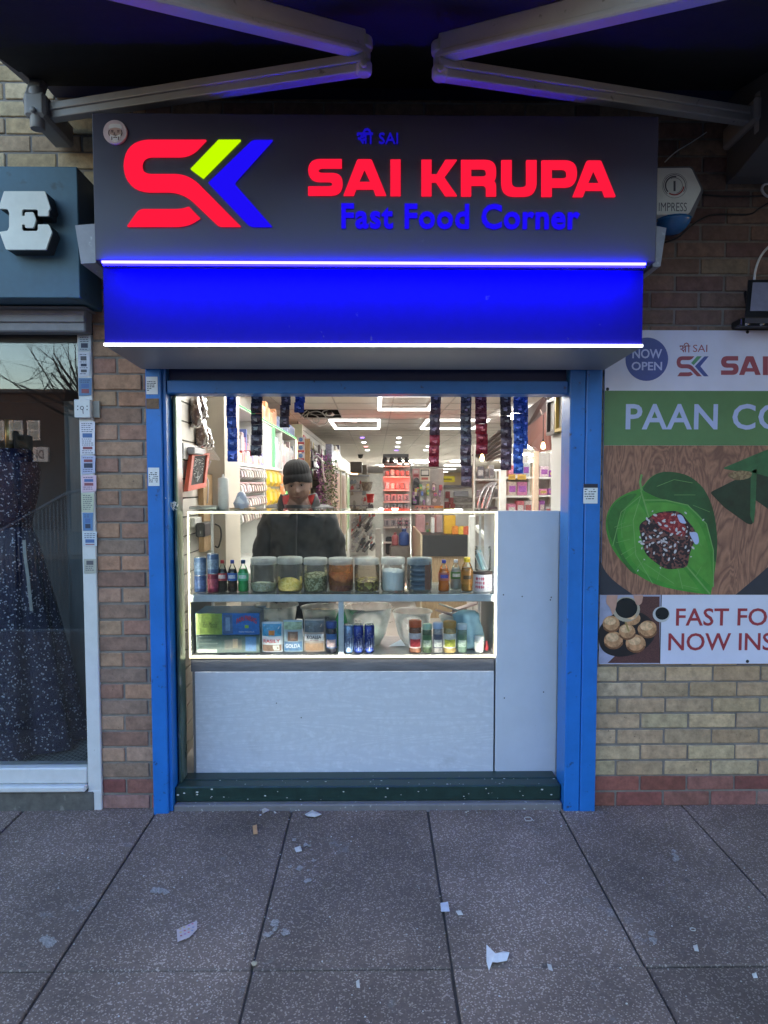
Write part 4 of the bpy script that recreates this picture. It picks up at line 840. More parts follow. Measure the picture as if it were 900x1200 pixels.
# ================================================================== serving counter with lit display case
YC = 0.17; YBK = 0.62
M_lam = mat('white_wood_laminate', (0.50, 0.54, 0.66), 0.45, var=0.05, bump=0.12, bs=50)
_m = wood('white_grain_laminate', (0.62, 0.645, 0.72), (0.565, 0.59, 0.67), 1.6, (0.6, 1, 5), 0.45, 1.2, dark=(4.5, 0.58, (0.42, 0.43, 0.47)))
M_pan = mat('pale_blue_grey_board', (0.55, 0.585, 0.68), 0.42, var=0.05, vs=5, dark=(50, 0.73, (0.2, 0.2, 0.24)))
M_edge = mat('pale_edging', (0.58, 0.60, 0.63), 0.4)
M_band = mat('grey_wood_band', (0.13, 0.13, 0.145), 0.6, var=0.3, vs=14, stretch=(0.4, 1, 3))
M_deck = mat('grey_deck', (0.22, 0.21, 0.21), 0.5, var=0.25, vs=10, stretch=(0.3, 3, 1))
ct = thing('display_counter', (0, YC, 0.09), 'serving counter with LED-edged glass display case on a white wood-grain base', 'counter')
cx0, cx1 = at(221, 690, YC).x, at(581, 690, YC).x
ctop, cbot = at(400, 600, YC).z, at(400, 770, YC).z
bz = at(400, 910, YC).z
pz = at(400, 787, YC).z
mb = MB(); mb.box(at(229, 850, YC).x, at(578.5, 850, YC).x, YC, YC + 0.02, bz, pz, ch=0.002); mb.build('front_panel', _m, ct)
mb = MB()
for (x, y) in ((260, 906), (317, 906), (395, 906), (353, 841), (470, 906), (545, 906), (324, 824)): c = at(x, y, YC); mb.lathe([(0.0001, -0.001), (0.0026, -0.0008), (0.003, 0)], (c.x, YC, c.z), 8, axis='Y')
mb.build('screw', M_black, ct)
mb = MB(); mb.box(cx0 + 0.01, cx1 - 0.005, YC + 0.012, YBK, bz + 0.002, pz - 0.004); mb.box(at(229, 850, YC).x - 0.012, at(229, 850, YC).x - 0.001, YC + 0.005, YC + 0.03, bz, pz); mb.build('base_carcass', mat('carcass', (0.20, 0.19, 0.19), 0.6), ct)
mb = MB(); mb.box(cx0 + 0.004, cx1 - 0.004, YC + 0.004, YC + 0.03, pz + 0.001, cbot - 0.003); mb.build('grey_band', M_band, ct)
mb = MB(); mb.box(cx0, cx1, YC + 0.004, YBK, cbot - 0.012, cbot + 0.004); mb.build('deck', M_deck, ct)
M_cg = glass('case_glass', (0.97, 0.985, 0.975), 1.25, 0.01, haze=0.012, hazecol=(0.75, 0.75, 0.72))
mb = MB(); mb.box(cx0 + 0.006, cx1 - 0.006, YC + 0.002, YC + 0.007, cbot + 0.004, ctop - 0.003); mb.build('front_glass', M_cg, ct)
M_cg2 = glass('shelf_glass', (0.88, 0.95, 0.92), 1.3, 0.02)
mb = MB(); mb.box(cx0, cx1, YC, YBK - 0.005, ctop - 0.004, ctop + 0.003); mb.build('top_glass', M_cg2, ct)
sz = at(400, 696.5, YC).z; sz2 = at(400, 705.5, YC).z
mb = MB(); mb.box(cx0 + 0.008, cx1 - 0.008, YC + 0.02, YBK - 0.01, sz - 0.012, sz - 0.004); mb.build('glass_shelf', glass('green_shelf_glass', (0.86, 0.93, 0.90), 1.35, 0.03, haze=0.12), ct)
mb = MB(); mb.box(cx0 + 0.006, cx1 - 0.006, YC + 0.010, YC + 0.022, sz2, sz - 0.003, ch=0.002); mb.build('shelf_edge', M_edge, ct)
d0, d1 = at(396.5, 735, YC).x, at(402.5, 735, YC).x
mb = MB(); mb.box(d0, d1, YC + 0.012, YC + 0.045, cbot + 0.006, sz2 - 0.001); mb.build('divider', M_edge, ct)
mb = MB(); mb.box(cx0 + 0.0003, cx0 + 0.0025, YC + 0.008, YBK, cbot + 0.006, sz2 - 0.002); mb.box(cx1 - 0.0025, cx1 - 0.0003, YC + 0.008, YBK, cbot + 0.006, sz2 - 0.002); mb.build('case_side', mat('case_side_grey', (0.14, 0.14, 0.145), 0.6), ct)
mb = MB(); mb.box(cx0 + 0.001, cx0 + 0.006, YC + 0.008, YBK, sz, ctop - 0.004); mb.box(cx1 - 0.006, cx1 - 0.001, YC + 0.008, YBK, sz, ctop - 0.004); None
for x in (cx0 + 0.01, cx1 - 0.02): 
    mb = MB(); mb.box(x, x + 0.012, YBK - 0.02, YBK - 0.008, cbot, ctop - 0.004); mb.build('rear_upright', M_edge, ct)
e = 0.006
mb = MB(); mb.box(cx0, cx1, YC - 0.008, YC - 0.001, ctop - e, ctop + e * 0.5); mb.box(cx0, cx1, YC - 0.008, YC - 0.001, cbot - e * 0.4, cbot + e * 1.35)
mb.box(cx0, cx0 + e * 1.2, YC - 0.008, YC - 0.001, cbot + e + 0.001, ctop - e - 0.001); mb.box(cx1 - e * 1.2, cx1, YC - 0.008, YC - 0.001, cbot + e + 0.001, ctop - e - 0.001)
i_ = 0.001
mb.box(cx0 + i_, cx1 - i_, YC - 0.0008, YC - 0.0001, ctop - e + i_, ctop, 1); mb.box(cx0 + i_, cx1 - i_, YC - 0.0008, YC - 0.0001, cbot + 0.0042, cbot + 0.0078, 1); mb.box(cx0 + i_, cx0 + e, YC - 0.0008, YC - 0.0001, cbot + e + 0.001, ctop - e - 0.001, 1); mb.box(cx1 - e, cx1 - i_, YC - 0.0008, YC - 0.0001, cbot + e + 0.001, ctop - e - 0.001, 1)
mb.build('led_edge', [E_warm, E_warm2], ct)['label'] = 'warm white LED line round the case front'
# end panel
YEP = YC - 0.004
ep = thing('end_panel', (at(620, 910, YEP).x, YEP, bz), 'tall plain pale blue-grey panel at the right end of the lit counter', 'counter panel')
mb = MB(); ex0, ex1 = at(582, 700, YEP).x, at(654, 700, YEP).x; mb.box(ex0, ex1, YEP, YEP + 0.02, bz, at(610, 598.5, YEP).z, ch=0.002); mb.build('board', M_pan, ep)
mb = MB(); mb.box(ex1 + 0.001, at(658.5, 700, YEP).x, YEP + 0.004, YEP + 0.024, bz, at(610, 599, YEP).z); mb.build('edge_strip', mat('edge_grey', (0.30, 0.33, 0.39), 0.5), ep)
mb = MB(); mb.box(ex0 + 0.01, ex1 - 0.01, YEP + 0.021, YEP + 0.40, bz, bz + 0.1); mb.box(ex0 + 0.001, ex0 + 0.018, YEP + 0.021, YEP + 0.42, bz, at(610, 602, YEP).z); mb.build('return_board', M_pan, ep)
mb = MB()
for (x, y) in ((590, 697), (612, 699), (645, 703), (646, 700), (591, 818), (637, 811)): c = at(x, y, YEP); mb.lathe([(0.0001, -0.001), (0.003, -0.0008), (0.0035, 0)], (c.x, YEP, c.z), 8, axis='Y')
mb.build('screw_hole', M_black, ep)

# ================================================================== products on the glass shelf
M_plab = {}
def col(name, c, rough=0.35, metal=0.0, **k): return mat(name, c, rough, metal, **k)
SHZ = sz - 0.0035; YSH = 0.29
def base(px, Y, z): 
    p = at(px, 695, Y); return Vector((p.x, Y, z))
def wpx(n, Y): return n * (Y - CAM.y) / F
def hz(py, Y, z): return at(450, py, Y).z - z
# drinks / spread tins stacked in pairs
def tin(px, py_top, z, wp, Y, label, c1, c2, group, lid=(0.5, 0.5, 0.52), h=None):
    b = base(px, Y, z); r = wpx(wp, Y) / 2; h = h or (at(450, py_top, Y).z - z)
    t = thing('drink_tin', b, label, 'tin', group)
    mb = MB(); mb.lathe([(r * 0.96, 0.0), (r, 0.004), (r, h - 0.006), (r * 0.97, h - 0.002)], b, 24); mb.build('can_body', col('tin_' + str(c1), c1, 0.35, 0.2), t)
    mb = MB(); mb.lathe([(r * 1.006, h * 0.22), (r * 1.006, h * 0.72)], b, 24, cap=False, a0=-2.9, a1=-0.25); mb.build('wrap_label', col('tinl_' + str(c2), c2, 0.4, 0.0, var=0.6, vs=60), t)
    mb = MB(); mb.lathe([(r * 0.97, h - 0.002), (r * 0.99, h + 0.001), (r * 0.9, h + 0.001), (r * 0.88, h - 0.003), (0.001, h - 0.003)], b, 24, cap=False); mb.build('rim', col('tin_rim', (0.5, 0.5, 0.52), 0.25, 0.9), t)
    return t, h
g1 = 'drink tins at the left end of the glass shelf'
_, h1 = tin(235, 673.5, SHZ, 14, YSH, 'navy blue tin standing on the glass shelf in the far left corner of the case', (0.03, 0.07, 0.20), (0.06, 0.12, 0.30), g1)
tin(235, 652.5, SHZ + h1 + 0.001, 14, YSH, 'steel blue tin stacked on the corner navy tin', (0.06, 0.12, 0.24), (0.12, 0.20, 0.34), g1)
_, h2 = tin(250, 671.5, SHZ, 13, YSH - 0.01, 'maroon red tin on the glass shelf next to the cola bottle', (0.16, 0.012, 0.04), (0.30, 0.05, 0.09), g1)
tin(250, 648.5, SHZ + h2 + 0.001, 13.5, YSH - 0.01, 'blue tin with dark lid balanced on the maroon red tin', (0.05, 0.10, 0.22), (0.16, 0.24, 0.36), g1)
def bottle(px, py0, wp, label, liquid, capc, labc, Y=YSH, z=None, prof='soda', clear=0.25, lab2=None, txt=None, rotl=0):
    z = SHZ if z is None else z; b = base(px, Y, z); r = wpx(wp, Y) / 2; h = at(450, py0, Y).z - z
    t = thing('drink_bottle', b, label, 'bottle')
    P = [(0.55, 0), (0.93, 0.015), (1, 0.05), (0.98, 0.22), (0.9, 0.28), (0.98, 0.36), (1, 0.52), (0.96, 0.60), (0.75, 0.72), (0.45, 0.82), (0.33, 0.87), (0.33, 0.92)] if prof == 'soda' else \
        [(0.6, 0), (0.95, 0.02), (1, 0.06), (0.95, 0.16), (1, 0.24), (0.95, 0.33), (1, 0.42), (1, 0.62), (0.9, 0.70), (0.65, 0.80), (0.5, 0.84), (0.5, 0.88)]
    mb = MB(); mb.lathe([(r * a * 0.95, h * k) for a, k in P if k <= 0.74], b, 20); mb.build('liquid', col('liq' + str(liquid), liquid, 0.15, spec=0.6, var=0.05), t)
    mb = MB(); mb.lathe([(r * a, h * k) for a, k in P], b, 20, cap=False); mb.build('bottle_body', glass('clear_pet', (0.95, 0.97, 0.96), 1.35, 0.05), t)
    rc = r * (0.40 if prof == 'soda' else 0.56); k0 = P[-1][1] - 0.025
    mb = MB(); mb.lathe([(rc, h * k0), (rc, h * 0.985), (rc * 0.9, h), (0.001, h)], b, 16); mb.build('bottle_cap', col('cap' + str(capc), capc, 0.4), t)
    l0, l1 = (0.36, 0.60) if prof == 'soda' else (0.22, 0.62)
    mb = MB(); mb.lathe([(r * 1.02, h * l0), (r * 1.02, h * l1)], b, 24, cap=False); lb = mb.build('bottle_label', col('lab' + str(labc), labc, 0.4, var=0.35, vs=45), t)
    if lab2:
        mb = MB(); zc = h * (l0 + l1) / 2
        mb.lathe([(r * 1.035, zc - h * 0.05), (r * 1.035, zc + h * 0.06)], b, 16, cap=False, a0=-2.3, a1=-0.8); mb.build('label_print', col('lab2' + str(lab2), lab2, 0.4, var=0.4, vs=120), lb)
    if txt: curved_text(txt, b, r * 1.045, b.z + h * l0 + h * 0.06, b.z + h * l1 - h * 0.05, 1.25, 'label_lettering', lb, txt_col=txt_c)
    return t
txt_c = (0.75, 0.75, 0.75)
def curved_text(body, b, r, z0, z1, span, name, parent, txt_col=(0.75, 0.75, 0.75), vertical=False):
    mb = MB()
    if vertical: mb.text(body, 0, 1, 0, 1, 0); 
    else: mb.text(body, -1, 1, 0, 1, 0, bold=0.015)
    out = []
    for v in mb.v:
        u, w_ = (v.x, v.z) if not vertical else (-(v.z - 0.5) * 2, v.x)
        a = -math.pi / 2 + u * span / 2; out.append(Vector((b.x + r * math.cos(a), b.y + r * math.sin(a), z0 + w_ * (z1 - z0))))
    mb.v = out; return mb.build(name, col('txt' + str(txt_col), txt_col, 0.5), parent)
bottle(261, 656, 11.5, 'dark cola bottle with red label and red cap on the glass shelf', (0.018, 0.006, 0.004), (0.45, 0.02, 0.03), (0.36, 0.03, 0.04), lab2=(0.6, 0.5, 0.5))
bottle(272.7, 656, 11.5, 'dark cola bottle with blue label and blue cap on the glass shelf', (0.018, 0.006, 0.004), (0.03, 0.06, 0.35), (0.03, 0.12, 0.42), lab2=(0.6, 0.6, 0.7))
bottle(285.3, 656, 12.5, 'green lemonade bottle with dark cap on the glass shelf', (0.04, 0.42, 0.10), (0.02, 0.06, 0.14), (0.10, 0.55, 0.25), lab2=(0.7, 0.75, 0.65))
txt_c = (0.80, 0.80, 0.85)
bottle(520, 656, 13, 'orange soda bottle with blue cap on the right of the glass shelf', (0.80, 0.17, 0.01), (0.03, 0.05, 0.40), (0.60, 0.14, 0.08), lab2=(0.10, 0.08, 0.35))
bottle(534, 656, 12.5, 'clear juice bottle with green label behind the orange soda', (0.50, 0.52, 0.46), (0.70, 0.70, 0.72), (0.10, 0.26, 0.06), Y=YSH + 0.08, lab2=(0.7, 0.75, 0.7))
txt_c = (0.10, 0.05, 0.01)
bottle(547, 653, 14, 'amber mango drink bottle with yellow cap on the glass shelf', (0.42, 0.17, 0.02), (0.75, 0.50, 0.02), (0.36, 0.14, 0.015), prof='juice', lab2=(0.06, 0.03, 0.01))
# clear jars
M_jar = glass('jar_plastic', (0.97, 0.98, 0.97), 1.30, 0.06, haze=0.05, hazecol=(0.85, 0.84, 0.80))
M_lid = glass('lid_plastic', (0.95, 0.95, 0.95), 1.30, 0.1, haze=0.62, hazecol=(0.86, 0.86, 0.84))
def jar(px, wp, py0, label, fill_py, matf, slope=(0, 0), Y=YSH + 0.02, coat=None):
    b = base(px, Y, SHZ); r = wpx(wp, Y) / 2; h = at(450, py0, Y).z - SHZ
    t = thing('spice_jar', b, label, 'jar', 'clear lidded jars along the glass shelf')
    mb = MB(); mb.lathe([(r * 0.86, 0.0), (r * 0.95, 0.006), (r, 0.02), (r, h * 0.70), (r * 0.95, h * 0.80), (r * 0.93, h * 0.84)], b, 28, cap=False); mb.lathe([(0.001, 0.002), (r * 0.86, 0.0)], b, 28, cap=False); mb.build('jar_body', M_jar, t)
    mb = MB(); mb.lathe([(r * 0.97, h * 0.80), (r * 0.99, h * 0.82), (r * 0.99, h * 0.96), (r * 0.94, h * 0.985), (r * 0.6, h * 0.985), (r * 0.55, h), (0.001, h)], b, 28, cap=False); mb.build('jar_lid', M_lid, t)
    if matf:
        f = at(450, fill_py, Y).z - SHZ; n = 24; rr = r * 0.955
        vs = [Vector((b.x, Y, SHZ + 0.004))]; 
        for q in range(n): a = 6.2832 * q / n; vs.append(Vector((b.x + rr * 0.9 * math.cos(a), Y + rr * 0.9 * math.sin(a), SHZ + 0.004)))
        for q in range(n): a = 6.2832 * q / n; vs.append(Vector((b.x + rr * math.cos(a), Y + rr * math.sin(a), SHZ + max(0.008, f + slope[0] * math.cos(a) + slope[1] * math.sin(a) + random.uniform(-0.003, 0.003)))))
        for q in range(n): a = 6.2832 * q / n; vs.append(Vector((b.x + rr * 0.5 * math.cos(a), Y + rr * 0.5 * math.sin(a), SHZ + f + 0.006 + slope[0] * 0.5 * math.cos(a) + slope[1] * 0.5 * math.sin(a) + random.uniform(-0.004, 0.005))))
        vs.append(Vector((b.x, Y, SHZ + f + 0.01)))
        fs = [(0, 1 + (q + 1) % n, 1 + q) for q in range(n)]
        for L in (0, 1): fs += [(1 + L * n + q, 1 + L * n + (q + 1) % n, 1 + (L + 1) * n + (q + 1) % n, 1 + (L + 1) * n + q) for q in range(n)]
        fs += [(1 + 2 * n + q, 1 + 2 * n + (q + 1) % n, 1 + 3 * n) for q in range(n)]
        mb = MB(); mb.add(vs, fs, smooth=False); mb.build('jar_contents', matf, t)
    if coat:
        mb = MB(); mb.lathe([(r * 0.975, h * 0.2), (r * 0.975, h * 0.62), (r * 0.93, h * 0.78)], b, 28, cap=False); mb.build('spice_dust', coat, t)
    return t
jar(309.5, 31, 652.5, 'large jar a third full of pale grey-green seeds beside the green bottle', 683.5, voro('fennel', (0.46, 0.45, 0.28), (0.62, 0.60, 0.44), 150, 0.5, 0.8, 0, 0.5), (0.0, -0.012))
jar(340, 30, 652, 'large jar with a shallow sloping layer of yellow seeds', 686, voro('yellow_seed', (0.72, 0.50, 0.08), (0.85, 0.66, 0.20), 170, 0.5, 0.8, 0, 0.5), (-0.008, 0.035))
jar(370, 28.5, 653, 'jar two-thirds full of grey-green herb mix', 673.5, voro('herb_mix', (0.20, 0.18, 0.07), (0.52, 0.48, 0.28), 130, 0.55, 0.9, 0, 0.6), (0.003, 0.01))
jar(399.5, 29.5, 653, 'jar stained orange by red-brown spice paste', 676, voro('red_spice', (0.24, 0.05, 0.018), (0.36, 0.11, 0.04), 120, 0.5, 0.6, 0, 0.5), (-0.012, 0.014), coat=glass('orange_film', (0.9, 0.62, 0.38), 1.3, 0.2, haze=0.42, hazecol=(0.62, 0.27, 0.08)))
jar(430, 29.5, 653, 'jar half full of olive and brown chopped pickle with spattered walls', 679, voro('pickle', (0.17, 0.09, 0.02), (0.55, 0.44, 0.09), 75, 0.5, 0.4, 0, 0.9), (0.002, 0.008), coat=glass('spatter_film', (0.95, 0.9, 0.82), 1.3, 0.2, haze=0.12, hazecol=(0.25, 0.13, 0.05)))
jar(460.5, 28.5, 652.5, 'jar nearly full of white powder', 668.5, mat('white_powder', (0.88, 0.84, 0.80), 0.95, var=0.05, bump=0.5, bs=60), (-0.004, 0.004))
t = jar(491.5, 30, 653, 'clear jar holding a stack of blue-grey striped tins, next to the white powder', 0, None)
b = base(491.5, YSH + 0.02, SHZ); mb = MB(); rr = wpx(23, YSH) / 2
for k in range(7):
    z = 0.006 + k * 0.0235; mb.lathe([(rr * 0.9, z), (rr, z + 0.002), (rr, z + 0.013), (rr * 0.92, z + 0.0145), (rr * 0.86, z + 0.0225)], b, 22, 0, (0.07, 0.10, 0.15) if k % 2 else (0.16, 0.20, 0.26))
mb.box(b.x + rr * 0.5, b.x + rr * 1.05, b.y - rr * 0.85, b.y - rr * 0.5, b.z + 0.01, b.z + 0.15, 0, (0.30, 0.13, 0.08))
mb.build('stacked_tins', mat('tin_stack', (0.1, 0.1, 0.1), 0.35, 0.3, attr=True), t)
# white tub with red printing and a jar of straws on it
b = base(565.5, YSH, SHZ); r = wpx(22.5, YSH) / 2; h = at(450, 669, YSH).z - SHZ
t = thing('white_tub', b, 'white tub with red script and brown lid at the right end of the shelf', 'tub')
mb = MB(); mb.lathe([(r * 0.93, 0), (r, 0.006), (r, h * 0.84), (r * 0.97, h * 0.86)], b, 28); mb.build('tub_body', col('tub_white', (0.62, 0.60, 0.66), 0.4), t)
mb = MB(); mb.lathe([(r * 1.0, h * 0.86), (r * 1.03, h * 0.87), (r * 1.03, h * 0.98), (r, h), (0.001, h)], b, 28); mb.build('tub_lid', col('tub_lid_brown', (0.07, 0.04, 0.035), 0.4), t)
mb = MB(); random.seed(21)
for k in range(3):
    for j in range(5):
        a0 = -2.5 + j * 0.2 + random.uniform(-.03, .03); z = h * (0.18 + 0.2 * k)
        mb.lathe([(r * 1.008, z), (r * 1.008, z + h * 0.15)], b, 3, cap=False, a0=a0, a1=a0 + random.uniform(0.05, 0.16))
        mb.lathe([(r * 1.009, z + h * 0.06), (r * 1.009, z + h * 0.1)], b, 3, cap=False, a0=a0 - 0.04, a1=a0 + 0.16)
mb.build('red_script', col('tub_red', (0.42, 0.04, 0.10), 0.5), t)
mb = MB()
for j in range(8):
    z = h * (0.15 + 0.075 * j); mb.lathe([(r * 1.008, z), (r * 1.008, z + h * 0.025)], b, 4, cap=False, a0=-1.25, a1=-0.5 - random.uniform(0, 0.4))
mb.build('small_print', col('tub_ink', (0.20, 0.12, 0.28), 0.5), t)
b2 = b + Vector((0, 0, h + 0.001)); r2 = wpx(19, YSH) / 2; h2 = at(450, 640, YSH).z - b2.z
t = thing('straw_jar', b2, 'open clear jar of pale straws and sachets on top of the white tub', 'jar')
mb = MB(); mb.lathe([(0.001, 0.001), (r2 * 0.9, 0), (r2, 0.008), (r2, h2 * 0.86), (r2 * 0.92, h2 * 0.92), (r2 * 0.96, h2)], b2, 24, cap=False); mb.build('jar_body', M_jar, t)
mb = MB()
for k in range(9):
    a = random.uniform(-0.5, 0.5); x = random.uniform(-0.6, 0.5) * r2; mb.beam(b2 + Vector((x + 0.012, random.uniform(-.3, .4) * r2, 0.004)), b2 + Vector((x - 0.018, random.uniform(-.3, .4) * r2, h2 * random.uniform(0.6, 0.85))), 0.008, 0.008, 0, random.choice([(0.65, 0.70, 0.70), (0.25, 0.45, 0.50), (0.5, 0.55, 0.6)]))
mb.build('straws', mat('straw', (0.6, 0.6, 0.6), 0.5, attr=True), t)

# ================================================================== products on the lower deck
DK = cbot + 0.0065; YD = 0.235
def carton(px0, px1, py0, z, Y, dep, label, faces, name='carton', rot=0.0, group=None, h=None, cat='box', topcol=None):
    a, b = at(px0, 745, Y), at(px1, 745, Y); h = h or at(450, py0, Y).z - z
    r = thing(name, ((a.x + b.x) / 2, Y, z), label, cat, group)
    mb = MB(); mb.box(a.x, b.x, Y, Y + dep, z, z + h, 0, None, None, 0.0015); mb.build('box_body', col('box' + str(faces[0]), faces[0], 0.4, var=0.12), r)
    wd = b.x - a.x
    for i, (u0, u1, v0, v1, c, nm) in enumerate(faces[1:]):
        mb = MB(); mb.box(a.x + wd * u0, a.x + wd * u1, Y - 0.0008 - 0.0004 * i, Y - 0.0002, z + h * v0, z + h * v1); mb.build(nm, col('pr' + str(c), c, 0.4, var=0.3, vs=50), r)
    return r, a.x, b.x, z, z + h
def face_text(r, body, x0, x1, z0, z1, Y, c, **k):
    mb = MB(); mb.text(body, x0, x1, z0, z1, Y, **k); mb.build('box_lettering', col('ink' + str(c), c, 0.5), r)
r, x0, x1, z0, z1 = carton(229.5, 304, 744, DK, YD, 0.2, 'dark teal printed carton under the green and blue one, left corner of the deck', [(0.045, 0.085, 0.085), (0.02, 0.98, 0.04, 0.95, (0.035, 0.075, 0.075), 'front_print'), (0.02, 0.33, 0.02, 0.2, (0.45, 0.48, 0.46), 'white_strip'), (0.45, 0.72, 0.2, 0.75, (0.10, 0.11, 0.10), 'picture'), (0.58, 0.66, 0.3, 0.8, (0.25, 0.20, 0.15), 'picture'), (0.78, 0.95, 0.1, 0.92, (0.03, 0.12, 0.30), 'blue_patch')])
for k in range(3): face_text(r, 'ililiiiil', x0 + 0.02, x0 + 0.02 + random.uniform(0.05, 0.09), z0 + 0.045 + k * 0.018, z0 + 0.052 + k * 0.018, YD - 0.0035, (0.25, 0.3, 0.28))
r, x0, x1, z0, z1 = carton(229, 304.5, 718, z1 + 0.001, YD + 0.002, 0.21, 'long carton, lime green left half and bright blue right half, on the dark teal carton', [(0.03, 0.08, 0.16), (0.01, 0.42, 0.02, 0.98, (0.23, 0.33, 0.06), 'green_half'), (0.42, 0.995, 0.02, 0.98, (0.02, 0.13, 0.42), 'blue_half'), (0.43, 0.58, 0.06, 0.94, (0.07, 0.12, 0.24), 'tin_picture'), (0.47, 0.54, 0.2, 0.8, (0.20, 0.30, 0.45), 'tin_picture')])
W_ = x1 - x0; H_ = z1 - z0
mb = MB()
mb.text('PAN PARAG', -1, 1, 0, 1, YD - 0.004, bold=0.02)
mb.v = [Vector((x0 + W_ * 0.80 + W_ * 0.155 * v.x, v.y, z0 + H_ * (0.50 + 0.24 * v.z + 0.16 * (1 - v.x * v.x)))) for v in mb.v]; mb.build('box_lettering', col('pp_red', (0.60, 0.05, 0.05), 0.4), r)
face_text(r, 'PAN MASALA', x0 + W_ * 0.68, x0 + W_ * 0.92, z0 + H_ * 0.12, z0 + H_ * 0.19, YD - 0.004, (0.55, 0.58, 0.65))
mb = MB(); mb.box(x0 + W_ * 0.77, x0 + W_ * 0.83, YD - 0.004, YD - 0.003, z0 + H_ * 0.32, z0 + H_ * 0.46); mb.build('emblem', col('pp_green', (0.25, 0.42, 0.05), 0.4), r)
mb = MB(); mb.text('Pan Masala', x0 + W_ * 0.12, x0 + W_ * 0.34, z0 + H_ * 0.35, z0 + H_ * 0.6, YD - 0.004, shear=0.4); mb.build('box_lettering', col('pp_dark', (0.06, 0.10, 0.02), 0.4), r)
# pouches (soft bags)
def pouch(px0, px1, py0, z, Y, label, parts, base_c, texts=(), dep=0.05):
    a, b = at(px0, 745, Y), at(px1, 745, Y); h = at(450, py0, Y).z - z; w2 = (b.x - a.x)
    r = thing('snack_pouch', ((a.x + b.x) / 2, Y, z), label, 'packet', 'standing packets on the lower deck')
    def bulge(u, v): return dep * 0.5 * (math.sin(math.pi * min(max(u, 0), 1)) ** 0.5) * (math.sin(math.pi * (0.08 + 0.86 * v)) ** 0.6)
    def sheet(u0, u1, v0, v1, off, name, m, n=8):
        mb = MB(); vs = []
        for i in range(n + 1):
            for j in range(n + 1):
                u = u0 + (u1 - u0) * i / n; v = v0 + (v1 - v0) * j / n
                vs.append(Vector((a.x + w2 * u, Y + dep * 0.5 - bulge(u, v) - off + 0.0015 * math.sin(u * 23 + v * 17), z + h * v)))
        fs = [(i * (n + 1) + j, (i + 1) * (n + 1) + j, (i + 1) * (n + 1) + j + 1, i * (n + 1) + j + 1) for i in range(n) for j in range(n)]
        mb.add(vs, fs, smooth=True); return mb, vs, fs
    mb, vs, fs = sheet(0, 1, 0, 1, 0, '', None)
    mb2 = [Vector((v.x, 2 * (Y + dep * 0.5) - v.y, v.z)) for v in vs]; mb.add(mb2, fs, smooth=True); mb.build('pouch_body', col('pch' + str(base_c), base_c, 0.3, var=0.12), r)
    for i, (u0, u1, v0, v1, c, nm) in enumerate(parts):
        mb, _, _ = sheet(u0, u1, v0, v1, 0.0012 + 0.0006 * i, nm, None); mb.build(nm, col('pr' + str(c), c, 0.35, var=0.4, vs=60), r)
    for (tx, u0, u1, v0, v1, c) in texts:
        mb = MB(); mb.text(tx, u0, u1, v0, v1, 0, bold=0.02); mb.v = [Vector((a.x + w2 * v.x, Y + dep * 0.5 - bulge(v.x, v.z) - 0.006, z + h * v.z)) for v in mb.v]; mb.build('pouch_lettering', col('ink' + str(c), c, 0.5), r)
    return r
pouch(306, 330.5, 729.5, DK, YD, 'upright packet with light blue top and white lower half, right of the cartons', [(0.05, 0.95, 0.55, 0.95, (0.05, 0.28, 0.50), 'blue_top'), (0.05, 0.95, 0.04, 0.26, (0.18, 0.10, 0.07), 'food_picture'), (0.55, 0.85, 0.06, 0.24, (0.6, 0.6, 0.58), 'food_picture'), (0.36, 0.64, 0.58, 0.74, (0.62, 0.22, 0.05), 'sun_emblem')], (0.55, 0.60, 0.68), [('RASILY', 0.1, 0.9, 0.33, 0.45, (0.45, 0.03, 0.06))])
pouch(331.5, 354.5, 727.5, DK, YD + 0.005, 'upright packet with pale green top and round brown picture, second from the cartons', [(0.05, 0.95, 0.04, 0.34, (0.10, 0.22, 0.42), 'blue_base'), (0.05, 0.95, 0.72, 0.96, (0.32, 0.40, 0.26), 'green_top'), (0.24, 0.76, 0.36, 0.66, (0.22, 0.12, 0.09), 'round_picture'), (0.36, 0.64, 0.42, 0.6, (0.34, 0.22, 0.16), 'round_picture')], (0.34, 0.42, 0.48), [('GOLDA', 0.12, 0.88, 0.14, 0.27, (0.72, 0.74, 0.78))])
pouch(355.5, 380.5, 726.5, DK, YD + 0.003, 'upright packet striped black, white and orange, third from the cartons', [(0.05, 0.95, 0.62, 0.97, (0.10, 0.11, 0.13), 'black_top'), (0.05, 0.95, 0.34, 0.56, (0.60, 0.60, 0.62), 'white_panel'), (0.08, 0.92, 0.05, 0.28, (0.34, 0.19, 0.11), 'food_picture')], (0.40, 0.32, 0.28), [('KOALSA', 0.16, 0.84, 0.42, 0.53, (0.03, 0.03, 0.05)), ('ilililil', 0.3, 0.7, 0.36, 0.39, (0.3, 0.06, 0.06))])
